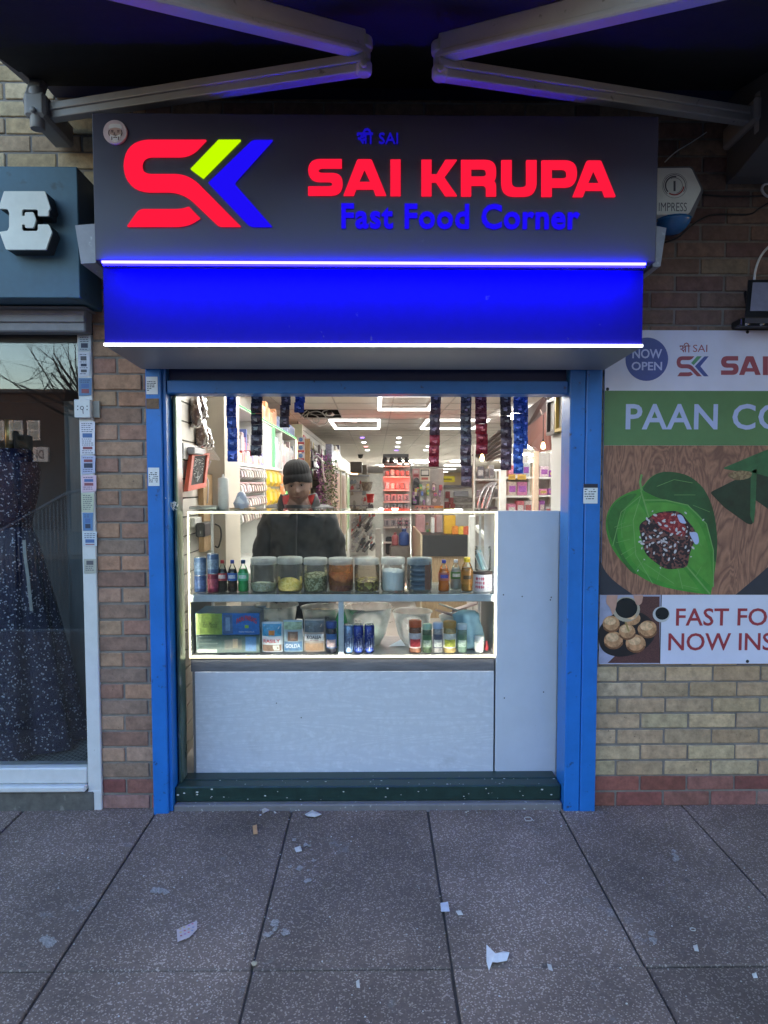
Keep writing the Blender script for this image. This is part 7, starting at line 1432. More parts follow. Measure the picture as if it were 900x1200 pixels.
for k, (px, py) in enumerate(((522, 576), (526, 583), (521, 588), (528, 590))): block(px, px + 5.5, py, py + 8, 7.2 - 0.02 * k, 'red_packet', (0.22, 0.05, 0.05), ['upper', 'middle', 'left lower', 'right lower'][k] + ' dark red packet left of the grey drawers', 'packet', dep=0.04)

# white posts, canopies, pendant bulbs
block(554, 557.5, 520, 700, 4.4, 'white_post', (0.62, 0.60, 0.56), 'slim white post behind the longest grey sachet strip', 'post', dep=0.06, bottom=ZF)
block(584.5, 593.5, 550.5, 700, 2.6, 'square_post', (0.63, 0.61, 0.57), 'short square white post below the purple-brown sachet strip', 'post', dep=0.06, bottom=ZF, ch=0.003)
block(624, 632, 529, 700, 2.9, 'peach_post', (0.62, 0.47, 0.36), 'peach square post carrying the brown canopy', 'post', dep=0.06, bottom=ZF, ch=0.003)
cn = thing('brown_canopy', (at(635, 530, 3.0).x, 3.0, at(635, 530, 3.0).z), 'maroon-brown stall canopy with a dark lattice top, over the peach post', 'canopy')
def quad3(pts, t, mb):
    P = [at(x, y, Y) for x, y, Y in pts]; n = (P[1] - P[0]).cross(P[2] - P[0]).normalized() * t
    if n.y < 0: n = -n
    k = len(P); mb.add(P + [p + n for p in P], [tuple(range(k)), tuple(range(k, 2 * k))] + [(i, (i + 1) % k, k + (i + 1) % k, k + i) for i in range(k)])
mb = MB(); quad3([(617, 503, 4.2), (643, 482, 2.95), (647, 527, 2.95), (633, 530, 3.2), (617, 519, 4.2)], 0.02, mb); mb.build('canopy_side', mat('maroon_board', (0.15, 0.055, 0.045), 0.55, var=0.15), cn)
mb = MB(); quad3([(616, 481, 4.22), (638, 464, 3.0), (646, 470, 2.93), (643.5, 481.5, 2.93), (616.5, 502, 4.2)], 0.02, mb); mb.build('canopy_lattice', mat('lattice_dark', (0.035, 0.025, 0.028), 0.5), cn)
mb = MB()
for (x0, y0, Y0, x1, y1, Y1) in ((616, 491, 4.18, 645, 475, 2.9), (622, 477, 3.9, 627, 493, 3.7), (630, 471, 3.4, 636, 487, 3.2), (617, 502.5, 4.17, 643.5, 482, 2.9)): mb.tube([at(x0, y0, Y0), at(x1, y1, Y1)], 0.006, 6)
mb.build('canopy_wire', col('wire_tan', (0.4, 0.3, 0.26), 0.5), cn)
E_bulb = emit('edison_bulb', (1.0, 0.62, 0.25), 1.2)
def pendant(px, py, Y, label):
    c = at(px, py, Y); t = thing('pendant_bulb', (c.x, c.y, c.z), label, 'pendant bulb')
    s_ = (Y - CAM.y) / F; mb = MB(); mb.lathe([(0.0005, -5 * s_), (2.4 * s_, -3.5 * s_), (2.8 * s_, -1 * s_), (1.8 * s_, 2.5 * s_), (1 * s_, 4 * s_)], c, 14); mb.build('bulb', E_bulb, t)
    mb = MB(); mb.lathe([(1.1 * s_, 4 * s_), (1.1 * s_, 7 * s_), (0.4 * s_, 7.5 * s_)], c, 10); mb.tube([c + Vector((0, 0, 7 * s_)), c + Vector((0.0, 0, 36 * s_))], 0.004, 5); mb.build('flex', M_black, t)
pendant(636.5, 522, 2.75, 'glowing pendant bulb under the brown canopy')
pendant(565, 536, 4.0, 'glowing pendant bulb just below the dark red sachet strip')
sl = thing('slat_canopy', (at(575, 522, 4.6).x, 4.6, at(575, 522, 4.6).z), 'slanted dark slatted canopy between the sachet strips', 'canopy')
for k in range(6):
    mb = MB(); d = k * 4.2; mb.beam(at(555 + k * 3.4, 534 + d * 0.55 - k * 1.0, 5.0), at(587 + k * 1.2, 505 + d * 1.25, 4.0), 0.05, 0.012); mb.build('slat', mat('slat_brown', (0.11, 0.09, 0.085), 0.5, var=0.3), sl)
# right shelving gondolas facing the street
def gondola(px0, px1, Y, shelves, label, ztop, cols, glabel, group, back=(0.50, 0.48, 0.45)):
    a, b = at(px0, 600, Y), at(px1, 600, Y); t = thing('shelf_unit', ((a.x + b.x) / 2, Y, ZF), label, 'shelf unit')
    mb = MB(); mb.box(a.x, b.x, Y + 0.3, Y + 0.32, ZF, ztop); mb.build('back_panel', col('gback' + str(back), back, 0.5), t)
    for z in shelves: mb = MB(); mb.box(a.x, b.x, Y, Y + 0.3, z - 0.025, z); mb.build('shelf', M_wpaint, t)
    for x in (a.x, b.x - 0.03): mb = MB(); mb.box(x, x + 0.03, Y + 0.26, Y + 0.30, ZF, ztop); mb.build('upright', M_wpaint, t)
    for z in shelves:
        x = a.x + 0.03
        while x < b.x - 0.08:
            w_ = random.uniform(0.06, 0.14); h = random.uniform(0.08, 0.2); c = jit(random.choice(cols), 0.2); mb = MB(); yy = Y + random.uniform(0.01, 0.06)
            mb.box(x, x + w_ * 0.92, yy, yy + 0.15, z + 0.001, z + h, 0, c, None, 0.008); mb.box(x + w_ * .12, x + w_ * .8, yy - 0.002, yy, z + h * 0.25, z + h * 0.7, 0, jit(random.choice(cols), 0.2)); one(mb, 'shelf_product', M_pk, glabel, 'product', group); x += w_
random.seed(51)
MIX = [(0.5, 0.45, 0.42), (0.42, 0.12, 0.14), (0.55, 0.52, 0.48), (0.25, 0.08, 0.3), (0.5, 0.2, 0.3), (0.45, 0.35, 0.12), (0.3, 0.3, 0.32)]
gondola(593, 626, 5.6, (1.62, 1.38, 1.13, 0.86), 'white shelf unit with pink boxes behind the square and peach posts', 1.9, MIX, 'small boxed product on the shelf unit between the square and peach posts', 'products between the square and peach posts')
gondola(630, 652, 6.1, (1.62, 1.38, 1.13), 'white shelf unit with purple boxes right of the peach post', 1.95, MIX, 'small boxed product on the shelf right of the peach post', 'products right of the peach post')
gondola(557, 586, 6.6, (1.60, 1.34, 1.1), 'white shelf unit of silver household goods left of the square post', 1.72, [(0.4, 0.4, 0.41), (0.5, 0.5, 0.5), (0.15, 0.15, 0.16), (0.3, 0.3, 0.33)], 'silver-grey household item on the shelf left of the square post', 'silver household goods')
for k, (px0, px1, lb) in enumerate(((596, 604, 'yellow price card, left of two hanging below the blue sachet strip'), (606.5, 616.5, 'yellow price card, right of two hanging below the blue sachet strip'))): sheet(px0, px1, 556, 562, 5.3, 'price_card', (0.60, 0.38, 0.08), lb, 'price card', [(0.15, 0.85, 0.35, 0.65, (0.45, 0.28, 0.08))])
for k in range(3):
    P2 = [at(x, y, 6.4 - k * 0.05) for x, y in crv([(560 + k * 5, 597), (562 + k * 6, 585), (568 + k * 5, 572), (578 + k * 2, 566)])]; mb = MB(); mb.tube(P2, 0.028, 8); one(mb, 'chrome_tube', col('chrome', (0.5, 0.5, 0.52), 0.25, 0.8), ['leftmost', 'middle', 'rightmost'][k] + ' curved silver tube among the household goods', 'tube')

# ================================================================== seen through the case: middle of the shop floor
YK = 4.2
kc = thing('black_counter', (at(521, 640, YK).x, YK, ZF), 'black-fronted counter with wood veneer base behind the soda bottles', 'counter')
x0, x1, _, _, z0, z1 = dx(495, 548, 627, 652, YK)
mb = MB(); mb.box(x0, x1, YK, YK + 0.04, z0, z1); mb.build('black_front', mat('black_laminate', (0.020, 0.020, 0.022), 0.5, var=0.3, vs=60), kc)
mb = MB(); mb.box(x0, x1, YK + 0.03, YK + 0.07, ZF, z0 - 0.001); mb.build('veneer_base', wood('veneer', (0.34, 0.25, 0.15), (0.24, 0.16, 0.09), 2.5, (6, 1, 0.6), 0.5, 0.8), kc)
mb = MB(); mb.box(x0 - 0.02, x0 - 0.001, YK, YK + 1.6, ZF, z1 + 0.005); mb.build('side_panel', col('birch', (0.50, 0.42, 0.30), 0.5), kc)
mb = MB(); mb.box(x0, x1, YK + 0.041, YK + 0.5, z1 - 0.03, z1 - 0.002); mb.build('counter_top', M_black, kc)
yb2 = z1
block(520.5, 534, 604, 626.5, YK + 0.2, 'yellow_carton', (0.58, 0.34, 0.03), 'yellow-orange carton standing on the black counter', 'carton', dep=0.1, bottom=yb2, ch=0.004)
for k, (px, c, lb) in enumerate(((530, (0.6, 0.2, 0.03), 'orange crisp bag leaning on the yellow carton'), (537, (0.6, 0.42, 0.05), 'yellow crisp bag right of the orange one on the black counter'), (542.5, (0.5, 0.1, 0.05), 'red crisp bag at the right end of the black counter'))):
    a, b = at(px, 626.5, YK + 0.1), at(px + 7, 616, YK + 0.1); mb = MB(); mb.slab([rounded([(a.x, yb2, 0.01), (b.x, yb2, 0.01), (b.x, b.z, 0.015), (a.x, b.z - 0.01, 0.015)], 3)], YK + 0.1 - 0.02 * k, 0.05, 0, c); one(mb, 'crisp_bag', M_pk, lb, 'crisp bag')
block(505, 509.5, 606, 627, YK + 0.3, 'white_tube', (0.6, 0.6, 0.6), 'white upright tube on the black counter', 'tube', dep=0.06, bottom=yb2)
block(487, 498, 603, 627, YK + 2.0, 'pink_boxes', (0.5, 0.28, 0.30), 'pink carton beyond the black counter', 'carton', dep=0.2)
block(511, 518, 604, 627, YK + 1.5, 'grey_pink_carton', (0.42, 0.30, 0.30), 'dull pink carton behind the white tube', 'carton', dep=0.2)
block(549.5, 557.5, 604, 668, 2.2, 'white_stand_pole', (0.62, 0.61, 0.58), 'white upright pole behind the mango drink', 'pole', dep=0.05, ch=0.008)
mb = MB(); mb.beam(at(558, 617, 2.4), at(577, 640, 2.2), 0.03, 0.03); one(mb, 'diagonal_brace', M_wpaint, 'white diagonal brace above the straw jar', 'brace')
block(452, 460, 629, 650, 6.2, 'black_bin', (0.03, 0.03, 0.035), 'black bin on the floor below the red-lit stand', 'bin', dep=0.15, ch=0.02)
block(457, 481, 640, 662, 5.4, 'brown_chest', (0.17, 0.15, 0.135), 'brown-grey plastic chest under the blue canister', 'chest', dep=0.3, bottom=ZF, ch=0.02)
zc_ = at(470, 640, 5.4).z
def canister(px, wp, py0, label, c):
    b = Vector((at(px, 640, 5.5).x, 5.5, zc_ + 0.001)); s_ = (5.5 - CAM.y) / F; r = wp * s_ / 2; h = at(px, py0, 5.5).z - zc_
    t = thing('water_canister', b, label, 'canister'); mb = MB(); mb.lathe([(r * 0.9, 0), (r, 0.02), (r, h * 0.62), (r * 0.9, h * 0.72), (r * 0.4, h * 0.84)], b, 20); mb.build('canister_body', col('can%s' % str(c), c, 0.3), t)
    mb = MB(); mb.lathe([(r * 0.42, h * 0.83), (r * 0.45, h * 0.86), (r * 0.45, h * 0.98), (r * 0.3, h)], b, 16); mb.build('canister_cap', col('cap%s' % str(c), tuple(v * 0.7 for v in c), 0.4), t)
canister(473.5, 12.5, 619.5, 'deep blue water canister on the brown-grey chest', (0.03, 0.07, 0.25))
canister(463, 8, 624, 'dull red canister beside the deep blue one', (0.36, 0.10, 0.11))
random.seed(6)
for k in range(18):
    px, py = 464 + (k % 6) * 3.2, 608 + (k // 6) * 5; Y = 5.9; c = at(px, py, Y); mb = MB(); mb.lathe([(0.001, -0.004), (0.012, -0.004), (0.0125, 0.05)], (c.x, Y, c.z), 12, 0, random.choice([(0.4, 0.3, 0.34), (0.5, 0.45, 0.45), (0.3, 0.1, 0.15), (0.2, 0.2, 0.25)]), axis='Y', smooth=False); one(mb, 'rolled_ribbon', M_pk, 'end of a patterned paper roll above the blue canister', 'paper roll', 'patterned rolls above the canisters')
for k in range(48):
    px, py = random.uniform(411, 436), random.uniform(604, 642); Y = 8 + random.uniform(0, .6); c = random.choice([(0.06, 0.06, 0.065), (0.4, 0.4, 0.41), (0.2, 0.2, 0.2), (0.5, 0.48, 0.46)]); a, b = at(px, py + 6, Y), at(px + 4.5, py, Y); mb = MB(); mb.beam((a.x, Y, a.z), (b.x, Y + 0.05, b.z), 0.03, 0.03, 0, c); one(mb, 'metal_tool', M_pk, 'small metal or dark tool on the rack low behind the jars', 'tool', 'tools on the low rack')
block(409.5, 411.5, 603, 660, 7.8, 'rack_post', (0.6, 0.6, 0.58), 'thin white rack post behind the spice jar', 'post', dep=0.03, bottom=ZF, ch=0.002)
block(440, 447, 620, 700, 7.2, 'white_pedestal', (0.6, 0.58, 0.55), 'white pedestal on the shop floor behind the white powder jar', 'pedestal', dep=0.2, bottom=ZF)

random.seed(64)
CB = [(0.45, 0.10, 0.12), (0.12, 0.18, 0.42), (0.5, 0.42, 0.1), (0.15, 0.35, 0.18), (0.5, 0.3, 0.36), (0.42, 0.40, 0.38), (0.10, 0.10, 0.12), (0.55, 0.5, 0.45), (0.3, 0.14, 0.34)]
for k in range(44):
    px, py = random.uniform(482.5, 516), random.uniform(564, 640); Y = YQ - 0.06 - random.uniform(0, 0.05); w_ = random.uniform(2.2, 4.2); h_ = random.uniform(3.5, 8); a, b = at(px, py + h_, Y), at(px + w_, py, Y); mb = MB(); c = jit(random.choice(CB), 0.2)
    mb.box(a.x, b.x, Y, Y + 0.02, a.z, b.z, 0, c, None, 0.008); mb.box(a.x + 0.008, b.x - 0.008, Y - 0.002, Y, a.z + (b.z - a.z) * .2, a.z + (b.z - a.z) * .6, 0, jit(random.choice(CB), 0.2)); one(mb, 'pegged_packet', M_pk, 'small packet pegged on the pale board right of the red-lit stand', 'packet', 'packets on the pegboard')
for k in range(120):   # packets hung on the slatwall beyond the garland
    y = random.uniform(6.3, 13.5); z = random.choice((1.35, 1.5, 1.65, 1.8, 1.95, 2.1)) - random.uniform(0, .03); h_ = random.uniform(0.10, 0.14); mb = MB(); c = jit(random.choice(CB), 0.2); mb.box(-1.018, -0.985, y, y + random.uniform(.1, .2), z, z + h_, 0, c, None, 0.01); one(mb, 'slatwall_packet', M_pk, 'small packet hung high on the white slatwall past the shelving', 'packet', 'packets on the far slatwall')
for k in range(26):   # second row of sachets and tubs inside the upper left shelf
    y = 1.62 + k * 0.036; mb = MB(); z = zt2 + 0.13; c = jit(random.choice(CB), 0.2)
    if y < 2.56: mb.box(-1.1, -1.03, y, y + 0.032, zt2 + 0.001, zt2 + random.uniform(0.16, 0.30), 0, c, None, 0.004); one(mb, 'tall_carton', M_pk, 'narrow tall carton at the back of the middle left shelf', 'carton', 'narrow cartons on the middle left shelf')

# ================================================================== the man behind the counter
def skin_mesh(verts, edges, radii, root=0, sub=2):
    me = bpy.data.meshes.new('tmp'); me.from_pydata([tuple(v) for v in verts], edges, [])
    o = bpy.data.objects.new('tmp', me); COL.objects.link(o)
    md = o.modifiers.new('skin', 'SKIN'); md.use_smooth_shade = True
    if not me.skin_vertices: pass
    for i, sv in enumerate(me.skin_vertices[0].data):
        r = radii[i]; sv.radius = r if isinstance(r, tuple) else (r, r); sv.use_root = (i == root)
    s = o.modifiers.new('sub', 'SUBSURF'); s.levels = sub; s.render_levels = sub
    bpy.context.view_layer.update()
    m2 = bpy.data.meshes.new_from_object(o.evaluated_get(bpy.context.evaluated_depsgraph_get()))
    vs = [v.co.copy() for v in m2.vertices]; fs = [list(p.vertices) for p in m2.polygons]
    bpy.data.objects.remove(o); bpy.data.meshes.remove(me); bpy.data.meshes.remove(m2)
    return vs, fs
YM = 1.0; hm = at(350, 568, YM); MX = hm.x
B = Vector((MX, YM, ZF))
man = thing('person', B, 'smiling man in charcoal beanie and black jacket with red hood lining, standing behind the counter', 'person')
chin = at(350, 591, YM).z; crown = at(350, 545, YM).z
HC = Vector((MX, YM - 0.03, chin + 0.112))
tiltM = Matrix.Rotation(R(-5), 3, 'Y') @ Matrix.Rotation(R(6), 3, 'X')
def head_point(x, y, z): return HC + tiltM @ Vector((x, y, z))
def gss(x, m, s): return math.exp(-((x - m) / s) ** 2)
def head_surface(u, v):
    """u around (0 = straight ahead), v from -pi/2 (under the chin) to pi/2 (crown)"""
    cx_, cz = math.cos(v), math.sin(v)
    x, y, z = 0.074 * cx_ * math.sin(u), -0.092 * cx_ * math.cos(u), 0.115 * cz
    jaw = max(0, -z / 0.115); x *= 1 - 0.28 * jaw ** 1.3; 
    if y > 0: y *= 1 - 0.15 * jaw; 
    if y > 0 and z < -0.05: y *= 0.75
    fr = max(0, math.cos(u)) ** 1.0
    if fr > 0:
        d = 0.0
        d += 0.026 * gss(x, 0, 0.012) * gss(z, -0.022, 0.018) + 0.012 * gss(x, 0, 0.010) * gss(z, 0.008, 0.02)          # nose and bridge
        d += 0.010 * gss(abs(x), 0.011, 0.007) * gss(z, -0.028, 0.009)                                                   # nostril wings
        d += 0.007 * gss(z, 0.030, 0.011) * gss(x, 0, 0.05)                                                             # brow
        d -= 0.012 * gss(abs(x), 0.030, 0.014) * gss(z, 0.010, 0.012)                                                    # eye sockets
        d += 0.007 * gss(abs(x), 0.040, 0.018) * gss(z, -0.022, 0.018)                                                   # smiling cheeks
        d += 0.006 * gss(x, 0, 0.022) * gss(z, -0.053, 0.006) + 0.006 * gss(x, 0, 0.02) * gss(z, -0.066, 0.006)           # lips
        d -= 0.007 * gss(x, 0, 0.030) * gss(z, -0.0595 + 2.5 * x * x * 1.2, 0.0035)                                       # mouth line curving up
        d -= 0.006 * gss(abs(x), 0.034 + 0.1 * (-0.03 - z), 0.005) * gss(z, -0.045, 0.02)                                # smile folds
        d += 0.010 * gss(x, 0, 0.022) * gss(z, -0.098, 0.016)                                                            # chin
        y -= d * fr
    return Vector((x, y, z))
NU, NV = 72, 56
hv, hf = [], []
for j in range(NV + 1):
    for i in range(NU): hv.append(HC + tiltM @ head_surface(2 * math.pi * i / NU, -math.pi / 2 + math.pi * j / NV))
for j in range(NV):
    for i in range(NU): hf.append([j * NU + i, j * NU + (i + 1) % NU, (j + 1) * NU + (i + 1) % NU, (j + 1) * NU + i])
sk = MB(); sk.add(hv, hf, smooth=True)
def P_(x, y, z): return Vector((MX + x, YM + y, ZF + z))
V = [P_(0, 0, 0.83), P_(0, 0, 1.03), P_(0, 0, 1.16), P_(0, 0.0, 1.25), P_(0, -0.005, 1.33), P_(0, -0.02, 1.41)]
E_ = [(0, 1), (1, 2), (2, 3), (3, 4), (4, 5)]; RR = [(0.14, 0.10), (0.125, 0.095), (0.14, 0.10), (0.10, 0.075), 0.055, 0.055]
for s in (-1, 1):
    i = len(V); V += [P_(s * 0.15, 0, 1.225), P_(s * 0.20, 0.02, 0.97), P_(s * 0.205, -0.07, 0.76), P_(s * 0.20, -0.10, 0.70)]
    E_ += [(3, i), (i, i + 1), (i + 1, i + 2), (i + 2, i + 3)]; RR += [0.055, 0.042, 0.030, (0.038, 0.020)]
    i = len(V); V += [P_(s * 0.09, 0, 0.76), P_(s * 0.10, -0.02, 0.42), P_(s * 0.105, 0.01, 0.08), P_(s * 0.11, -0.10, 0.035), P_(s * 0.115, -0.16, 0.03)]
    E_ += [(0, i), (i, i + 1), (i + 1, i + 2), (i + 2, i + 3), (i + 3, i + 4)]; RR += [0.085, 0.058, 0.042, 0.038, 0.030]
vs, fs = skin_mesh(V, E_, RR); sk.add(vs, fs, smooth=True)
for s in (-1, 1):   # fingers, curled beside the thighs
    for k, (dx_, L) in enumerate(((-0.027, 0.068), (-0.009, 0.078), (0.009, 0.074), (0.027, 0.058))):
        o_ = P_(s * 0.20 + 0.0, -0.11 + dx_, 0.69); ch_ = [o_ + Vector((0, 0, 0.03)), o_ + Vector((0, -0.004, -0.02)), o_ + Vector((-s * 0.006, -0.008, -0.02 - L * 0.5)), o_ + Vector((-s * 0.022, -0.006, -0.02 - L * 0.85))]
        vs, fs = skin_mesh(ch_, [(0, 1), (1, 2), (2, 3)], [0.010, 0.009, 0.0085, 0.007], 0, 1); sk.add(vs, fs, smooth=True)
    o_ = P_(s * 0.185, -0.13, 0.70); vs, fs = skin_mesh([o_, o_ + Vector((-s * 0.02, -0.022, -0.02)), o_ + Vector((-s * 0.026, -0.03, -0.05))], [(0, 1), (1, 2)], [0.013, 0.011, 0.008], 0, 1); sk.add(vs, fs, smooth=True)
for s in (-1, 1):   # ears
    c = head_point(s * 0.074, 0.005, 0.0)
    sk.lathe([(0.001, -0.030), (0.012, -0.024), (0.016, 0.0), (0.015, 0.018), (0.001, 0.030)], c, 12, wob=lambda a, h: 1 - 0.35 * abs(math.cos(a)))
M_skin = mat('skin', (0.27, 0.17, 0.13), 0.5, var=0.14, vs=26, bump=0.25, bs=140)
body = sk.build('body', M_skin, man, smooth=True)
rm = body.modifiers.new('remesh', 'REMESH'); rm.mode = 'VOXEL'; rm.voxel_size = 0.0034; rm.use_smooth_shade = True
# eyes, brows, lips
mb = MB()
for s in (-1, 1): c = head_point(s * 0.030, -0.0735, 0.0095); mb.lathe([(0.0005, -0.0085), (0.006, -0.006), (0.0090, 0), (0.006, 0.006), (0.0005, 0.0085)], c, 14)
mb.build('eye', mat('eye_white', (0.24, 0.20, 0.18), 0.25), man)
mb = MB()
for s in (-1, 1): c = head_point(s * 0.030, -0.0842, 0.0085); mb.lathe([(0.0001, -0.001), (0.0036, 0.0), (0.004, 0.001)], c, 12, axis='Y')
mb.build('iris', mat('iris_dark', (0.02, 0.012, 0.01), 0.2), man)
mb = MB()
for s in (-1, 1): mb.tube([head_point(s * 0.016, -0.094, 0.0285), head_point(s * 0.030, -0.091, 0.031), head_point(s * 0.045, -0.081, 0.026)], [0.0018, 0.0022, 0.0012], 6)
for s in (-1, 1): mb.tube([head_point(s * 0.021, -0.0835, 0.013), head_point(s * 0.030, -0.0862, 0.0165), head_point(s * 0.041, -0.079, 0.0125)], 0.0014, 5)
mb.build('eyebrows', mat('brow_hair', (0.05, 0.035, 0.03), 0.8), man)
mb = MB(); mb.tube([head_point(x, -0.0985 + 6 * x * x, -0.0605 + 5 * x * x) for x in (-0.027, -0.018, -0.008, 0, 0.008, 0.018, 0.027)], [0.0012, 0.0024, 0.003, 0.0032, 0.003, 0.0024, 0.0012], 6); mb.build('mouth', mat('lip_dark', (0.13, 0.045, 0.04), 0.5), man)
# jacket, trousers, shoes
V = [P_(0, 0, 0.66), P_(0, 0, 0.90), P_(0, 0, 1.10), P_(0, 0.01, 1.24), P_(0, 0.005, 1.305)]; E_ = [(0, 1), (1, 2), (2, 3), (3, 4)]; RR = [(0.215, 0.155), (0.21, 0.15), (0.20, 0.15), (0.165, 0.12), (0.095, 0.085)]
for s in (-1, 1):
    i = len(V); V += [P_(s * 0.15, 0.005, 1.245), P_(s * 0.20, 0.015, 1.10), P_(s * 0.225, 0.02, 0.95), P_(s * 0.225, -0.055, 0.76)]; E_ += [(3, i), (i, i + 1), (i + 1, i + 2), (i + 2, i + 3)]; RR += [0.088, 0.085, 0.074, 0.058]
vs, fs = skin_mesh(V, E_, RR)
jk = MB(); jk.add(vs, fs, smooth=True)
M_jack = mat('black_jacket', (0.020, 0.020, 0.022), 0.62, var=0.2, vs=8, bump=0.35, bs=14)
j_ = jk.build('jacket', M_jack, man, smooth=True)
rm = j_.modifiers.new('remesh', 'REMESH'); rm.mode = 'VOXEL'; rm.voxel_size = 0.011; rm.use_smooth_shade = True
tx_ = bpy.data.textures.new('folds', 'CLOUDS'); tx_.noise_scale = 0.09; tx_.noise_depth = 3
dp = j_.modifiers.new('folds', 'DISPLACE'); dp.texture = tx_; dp.strength = 0.04; dp.mid_level = 0.5; dp.texture_coords = 'LOCAL'
mb = MB(); mb.tube([P_(0.0, -0.168, z) for z in (0.7, 0.85, 1.0, 1.1)] + [P_(0, -0.14, 1.2), P_(0, -0.105, 1.27)], 0.006, 6); mb.build('zip', mat('zip_grey', (0.05, 0.05, 0.055), 0.4, 0.5), j_)
# hood, its red lining and the stand collar
cN = P_(0, -0.015, 0)
def hood_shell(rs, zs, mb, n=44):
    a0, a1 = R(-72), R(252); vs = []
    for k in range(len(rs)):
        for i in range(n + 1):
            a = a0 + (a1 - a0) * i / n; f_ = max(0.0, min(1.0, (math.sin(a) + 0.95) / 0.75)); f_ = f_ * f_ * (3 - 2 * f_)
            r = rs[k] * (1 + 0.03 * math.sin(a * 6 + k)); z = zs[0] + (zs[k] - zs[0]) * (0.15 + 0.85 * f_) + 0.006 * math.sin(a * 4)
            vs.append(Vector((cN.x + r * 0.98 * math.cos(a), cN.y + 0.012 + r * 1.06 * math.sin(a), ZF + z)))
    mb.add(vs, [(k * (n + 1) + i, k * (n + 1) + i + 1, (k + 1) * (n + 1) + i + 1, (k + 1) * (n + 1) + i) for k in range(len(rs) - 1) for i in range(n)], smooth=True); return mb
cN = P_(0, -0.015, 0)
mb = MB(); mb.lathe([(0.095, ZF + 1.23), (0.080, ZF + 1.275), (0.074, ZF + 1.312), (0.068, ZF + 1.314), (0.066, ZF + 1.27)], cN - Vector((0, 0, ZF)) * 1.0 + Vector((0, -0.012, 0)), 40, cap=False, wob=lambda a, h: 1 + 0.02 * math.sin(a * 7 + h * 60)); mb.build('collar', M_jack, man)
hood_shell([0.078, 0.090, 0.100, 0.106], [1.25, 1.30, 1.345, 1.372], MB()).build('hood_lining', mat('red_lining', (0.33, 0.02, 0.025), 0.7, var=0.15), man)
hood_shell([0.138, 0.130, 0.122, 0.115, 0.109, 0.104], [1.25, 1.30, 1.345, 1.37, 1.379, 1.372], MB()).build('hood', M_jack, man)
V = [P_(0, 0, 0.80)]; E_ = []; RR = [(0.165, 0.12)]
for s in (-1, 1):
    i = len(V); V += [P_(s * 0.095, 0, 0.74), P_(s * 0.105, -0.02, 0.42), P_(s * 0.105, 0.01, 0.07)]; E_ += [(0, i), (i, i + 1), (i + 1, i + 2)]; RR += [0.10, 0.078, 0.068]
vs, fs = skin_mesh(V, E_, RR); tr_ = MB(); tr_.add(vs, fs, smooth=True); tr_.build('trousers', mat('dark_trousers', (0.025, 0.027, 0.035), 0.8), man, smooth=True)
for s in (-1, 1): 
    vs, fs = skin_mesh([P_(s * 0.105, 0.04, 0.045), P_(s * 0.11, -0.07, 0.045), P_(s * 0.115, -0.17, 0.037)], [(0, 1), (1, 2)], [0.048, 0.05, 0.04]); mb = MB(); mb.add([Vector((v.x, v.y, max(v.z, ZF + 0.001))) for v in vs], fs, smooth=True); mb.build('shoe', M_black, man, smooth=True)
# beanie
hb_ = [(0.083, 0.012, 0.0), (0.0865, 0.016, 0), (0.088, 0.035, 1), (0.086, 0.058, 0), (0.081, 0.060, 0), (0.083, 0.064, 1), (0.081, 0.085, 1), (0.072, 0.110, 1), (0.055, 0.130, 1), (0.030, 0.142, 1), (0.001, 0.146, 0)]
mb = MB(); NB = 96; vs = []
for (r, z, k) in hb_:
    for i in range(NB):
        a = 2 * math.pi * i / NB; rr = r * (1 + 0.018 * k * math.cos(a * 24))
        dip = -0.006 * math.sin(a) - 0.012 * abs(math.cos(a)) ** 2 if z < 0.06 else 0
        vs.append(head_point(rr * 0.98 * math.cos(a), rr * 1.16 * math.sin(a) + 0.004, z + 0.011 + dip + (0.004 if z > 0.06 else 0)))
mb.add(vs, [(j * NB + i, j * NB + (i + 1) % NB, (j + 1) * NB + (i + 1) % NB, (j + 1) * NB + i) for j in range(len(hb_) - 1) for i in range(NB)], smooth=True); mb.build('beanie', mat('charcoal_knit', (0.028, 0.028, 0.030), 0.95, var=0.2, bump=0.5, bs=220), man)

# ================================================================== litter on the pavement
def lit(pts, name, label, c, cat, lift=0.004, fold=0.0, rough=0.7, prints=()):
    mb = MB(); V = []
    for k, (x, y) in enumerate(pts): p = at_g(x, y); V.append(p + Vector((0, 0, 0.0035 + lift * (0.5 + 0.5 * math.sin(k * 2.1)) + fold * (k % 2))))
    cen = sum(V, Vector()) / len(V) + Vector((0, 0, lift)); n = len(V); T_ = Vector((0, 0, 0.0012))
    V = V + [cen]; V2 = [v - T_ for v in V]
    mb.add(V + V2, [(k, (k + 1) % n, n) for k in range(n)] + [(n + 1 + k, n + 1 + (k + 1) % n, 2 * n + 1) for k in range(n)] + [(k, (k + 1) % n, n + 1 + (k + 1) % n, n + 1 + k) for k in range(n)])
    o = one(mb, name, mat('lit' + str(c), c, rough, var=0.12, vs=40), label, cat)
    return o
lit([(207, 1091), (231, 1081), (231, 1090), (222, 1100), (208, 1106)], 'paper_ticket', 'small creased pinkish printed ticket lying on the left paving', (0.50, 0.42, 0.46), 'litter')
mb = MB()
for k in range(12):
    x, y = 212 + (k % 4) * 4.5 + random.uniform(-1, 1), 1100 - (k // 4) * 4 - (k % 4) * 2; p = at_g(x, y) + Vector((0, 0, 0.0105)); mb.box(p.x - 0.003, p.x + 0.004, p.y - 0.003, p.y + 0.003, p.z, p.z + 0.0006, 0, random.choice([(0.45, 0.12, 0.18), (0.3, 0.15, 0.35), (0.5, 0.35, 0.15), (0.2, 0.22, 0.4)]))
o_ = mb.build('print', M_pk, bpy.data.objects['paper_ticket'])
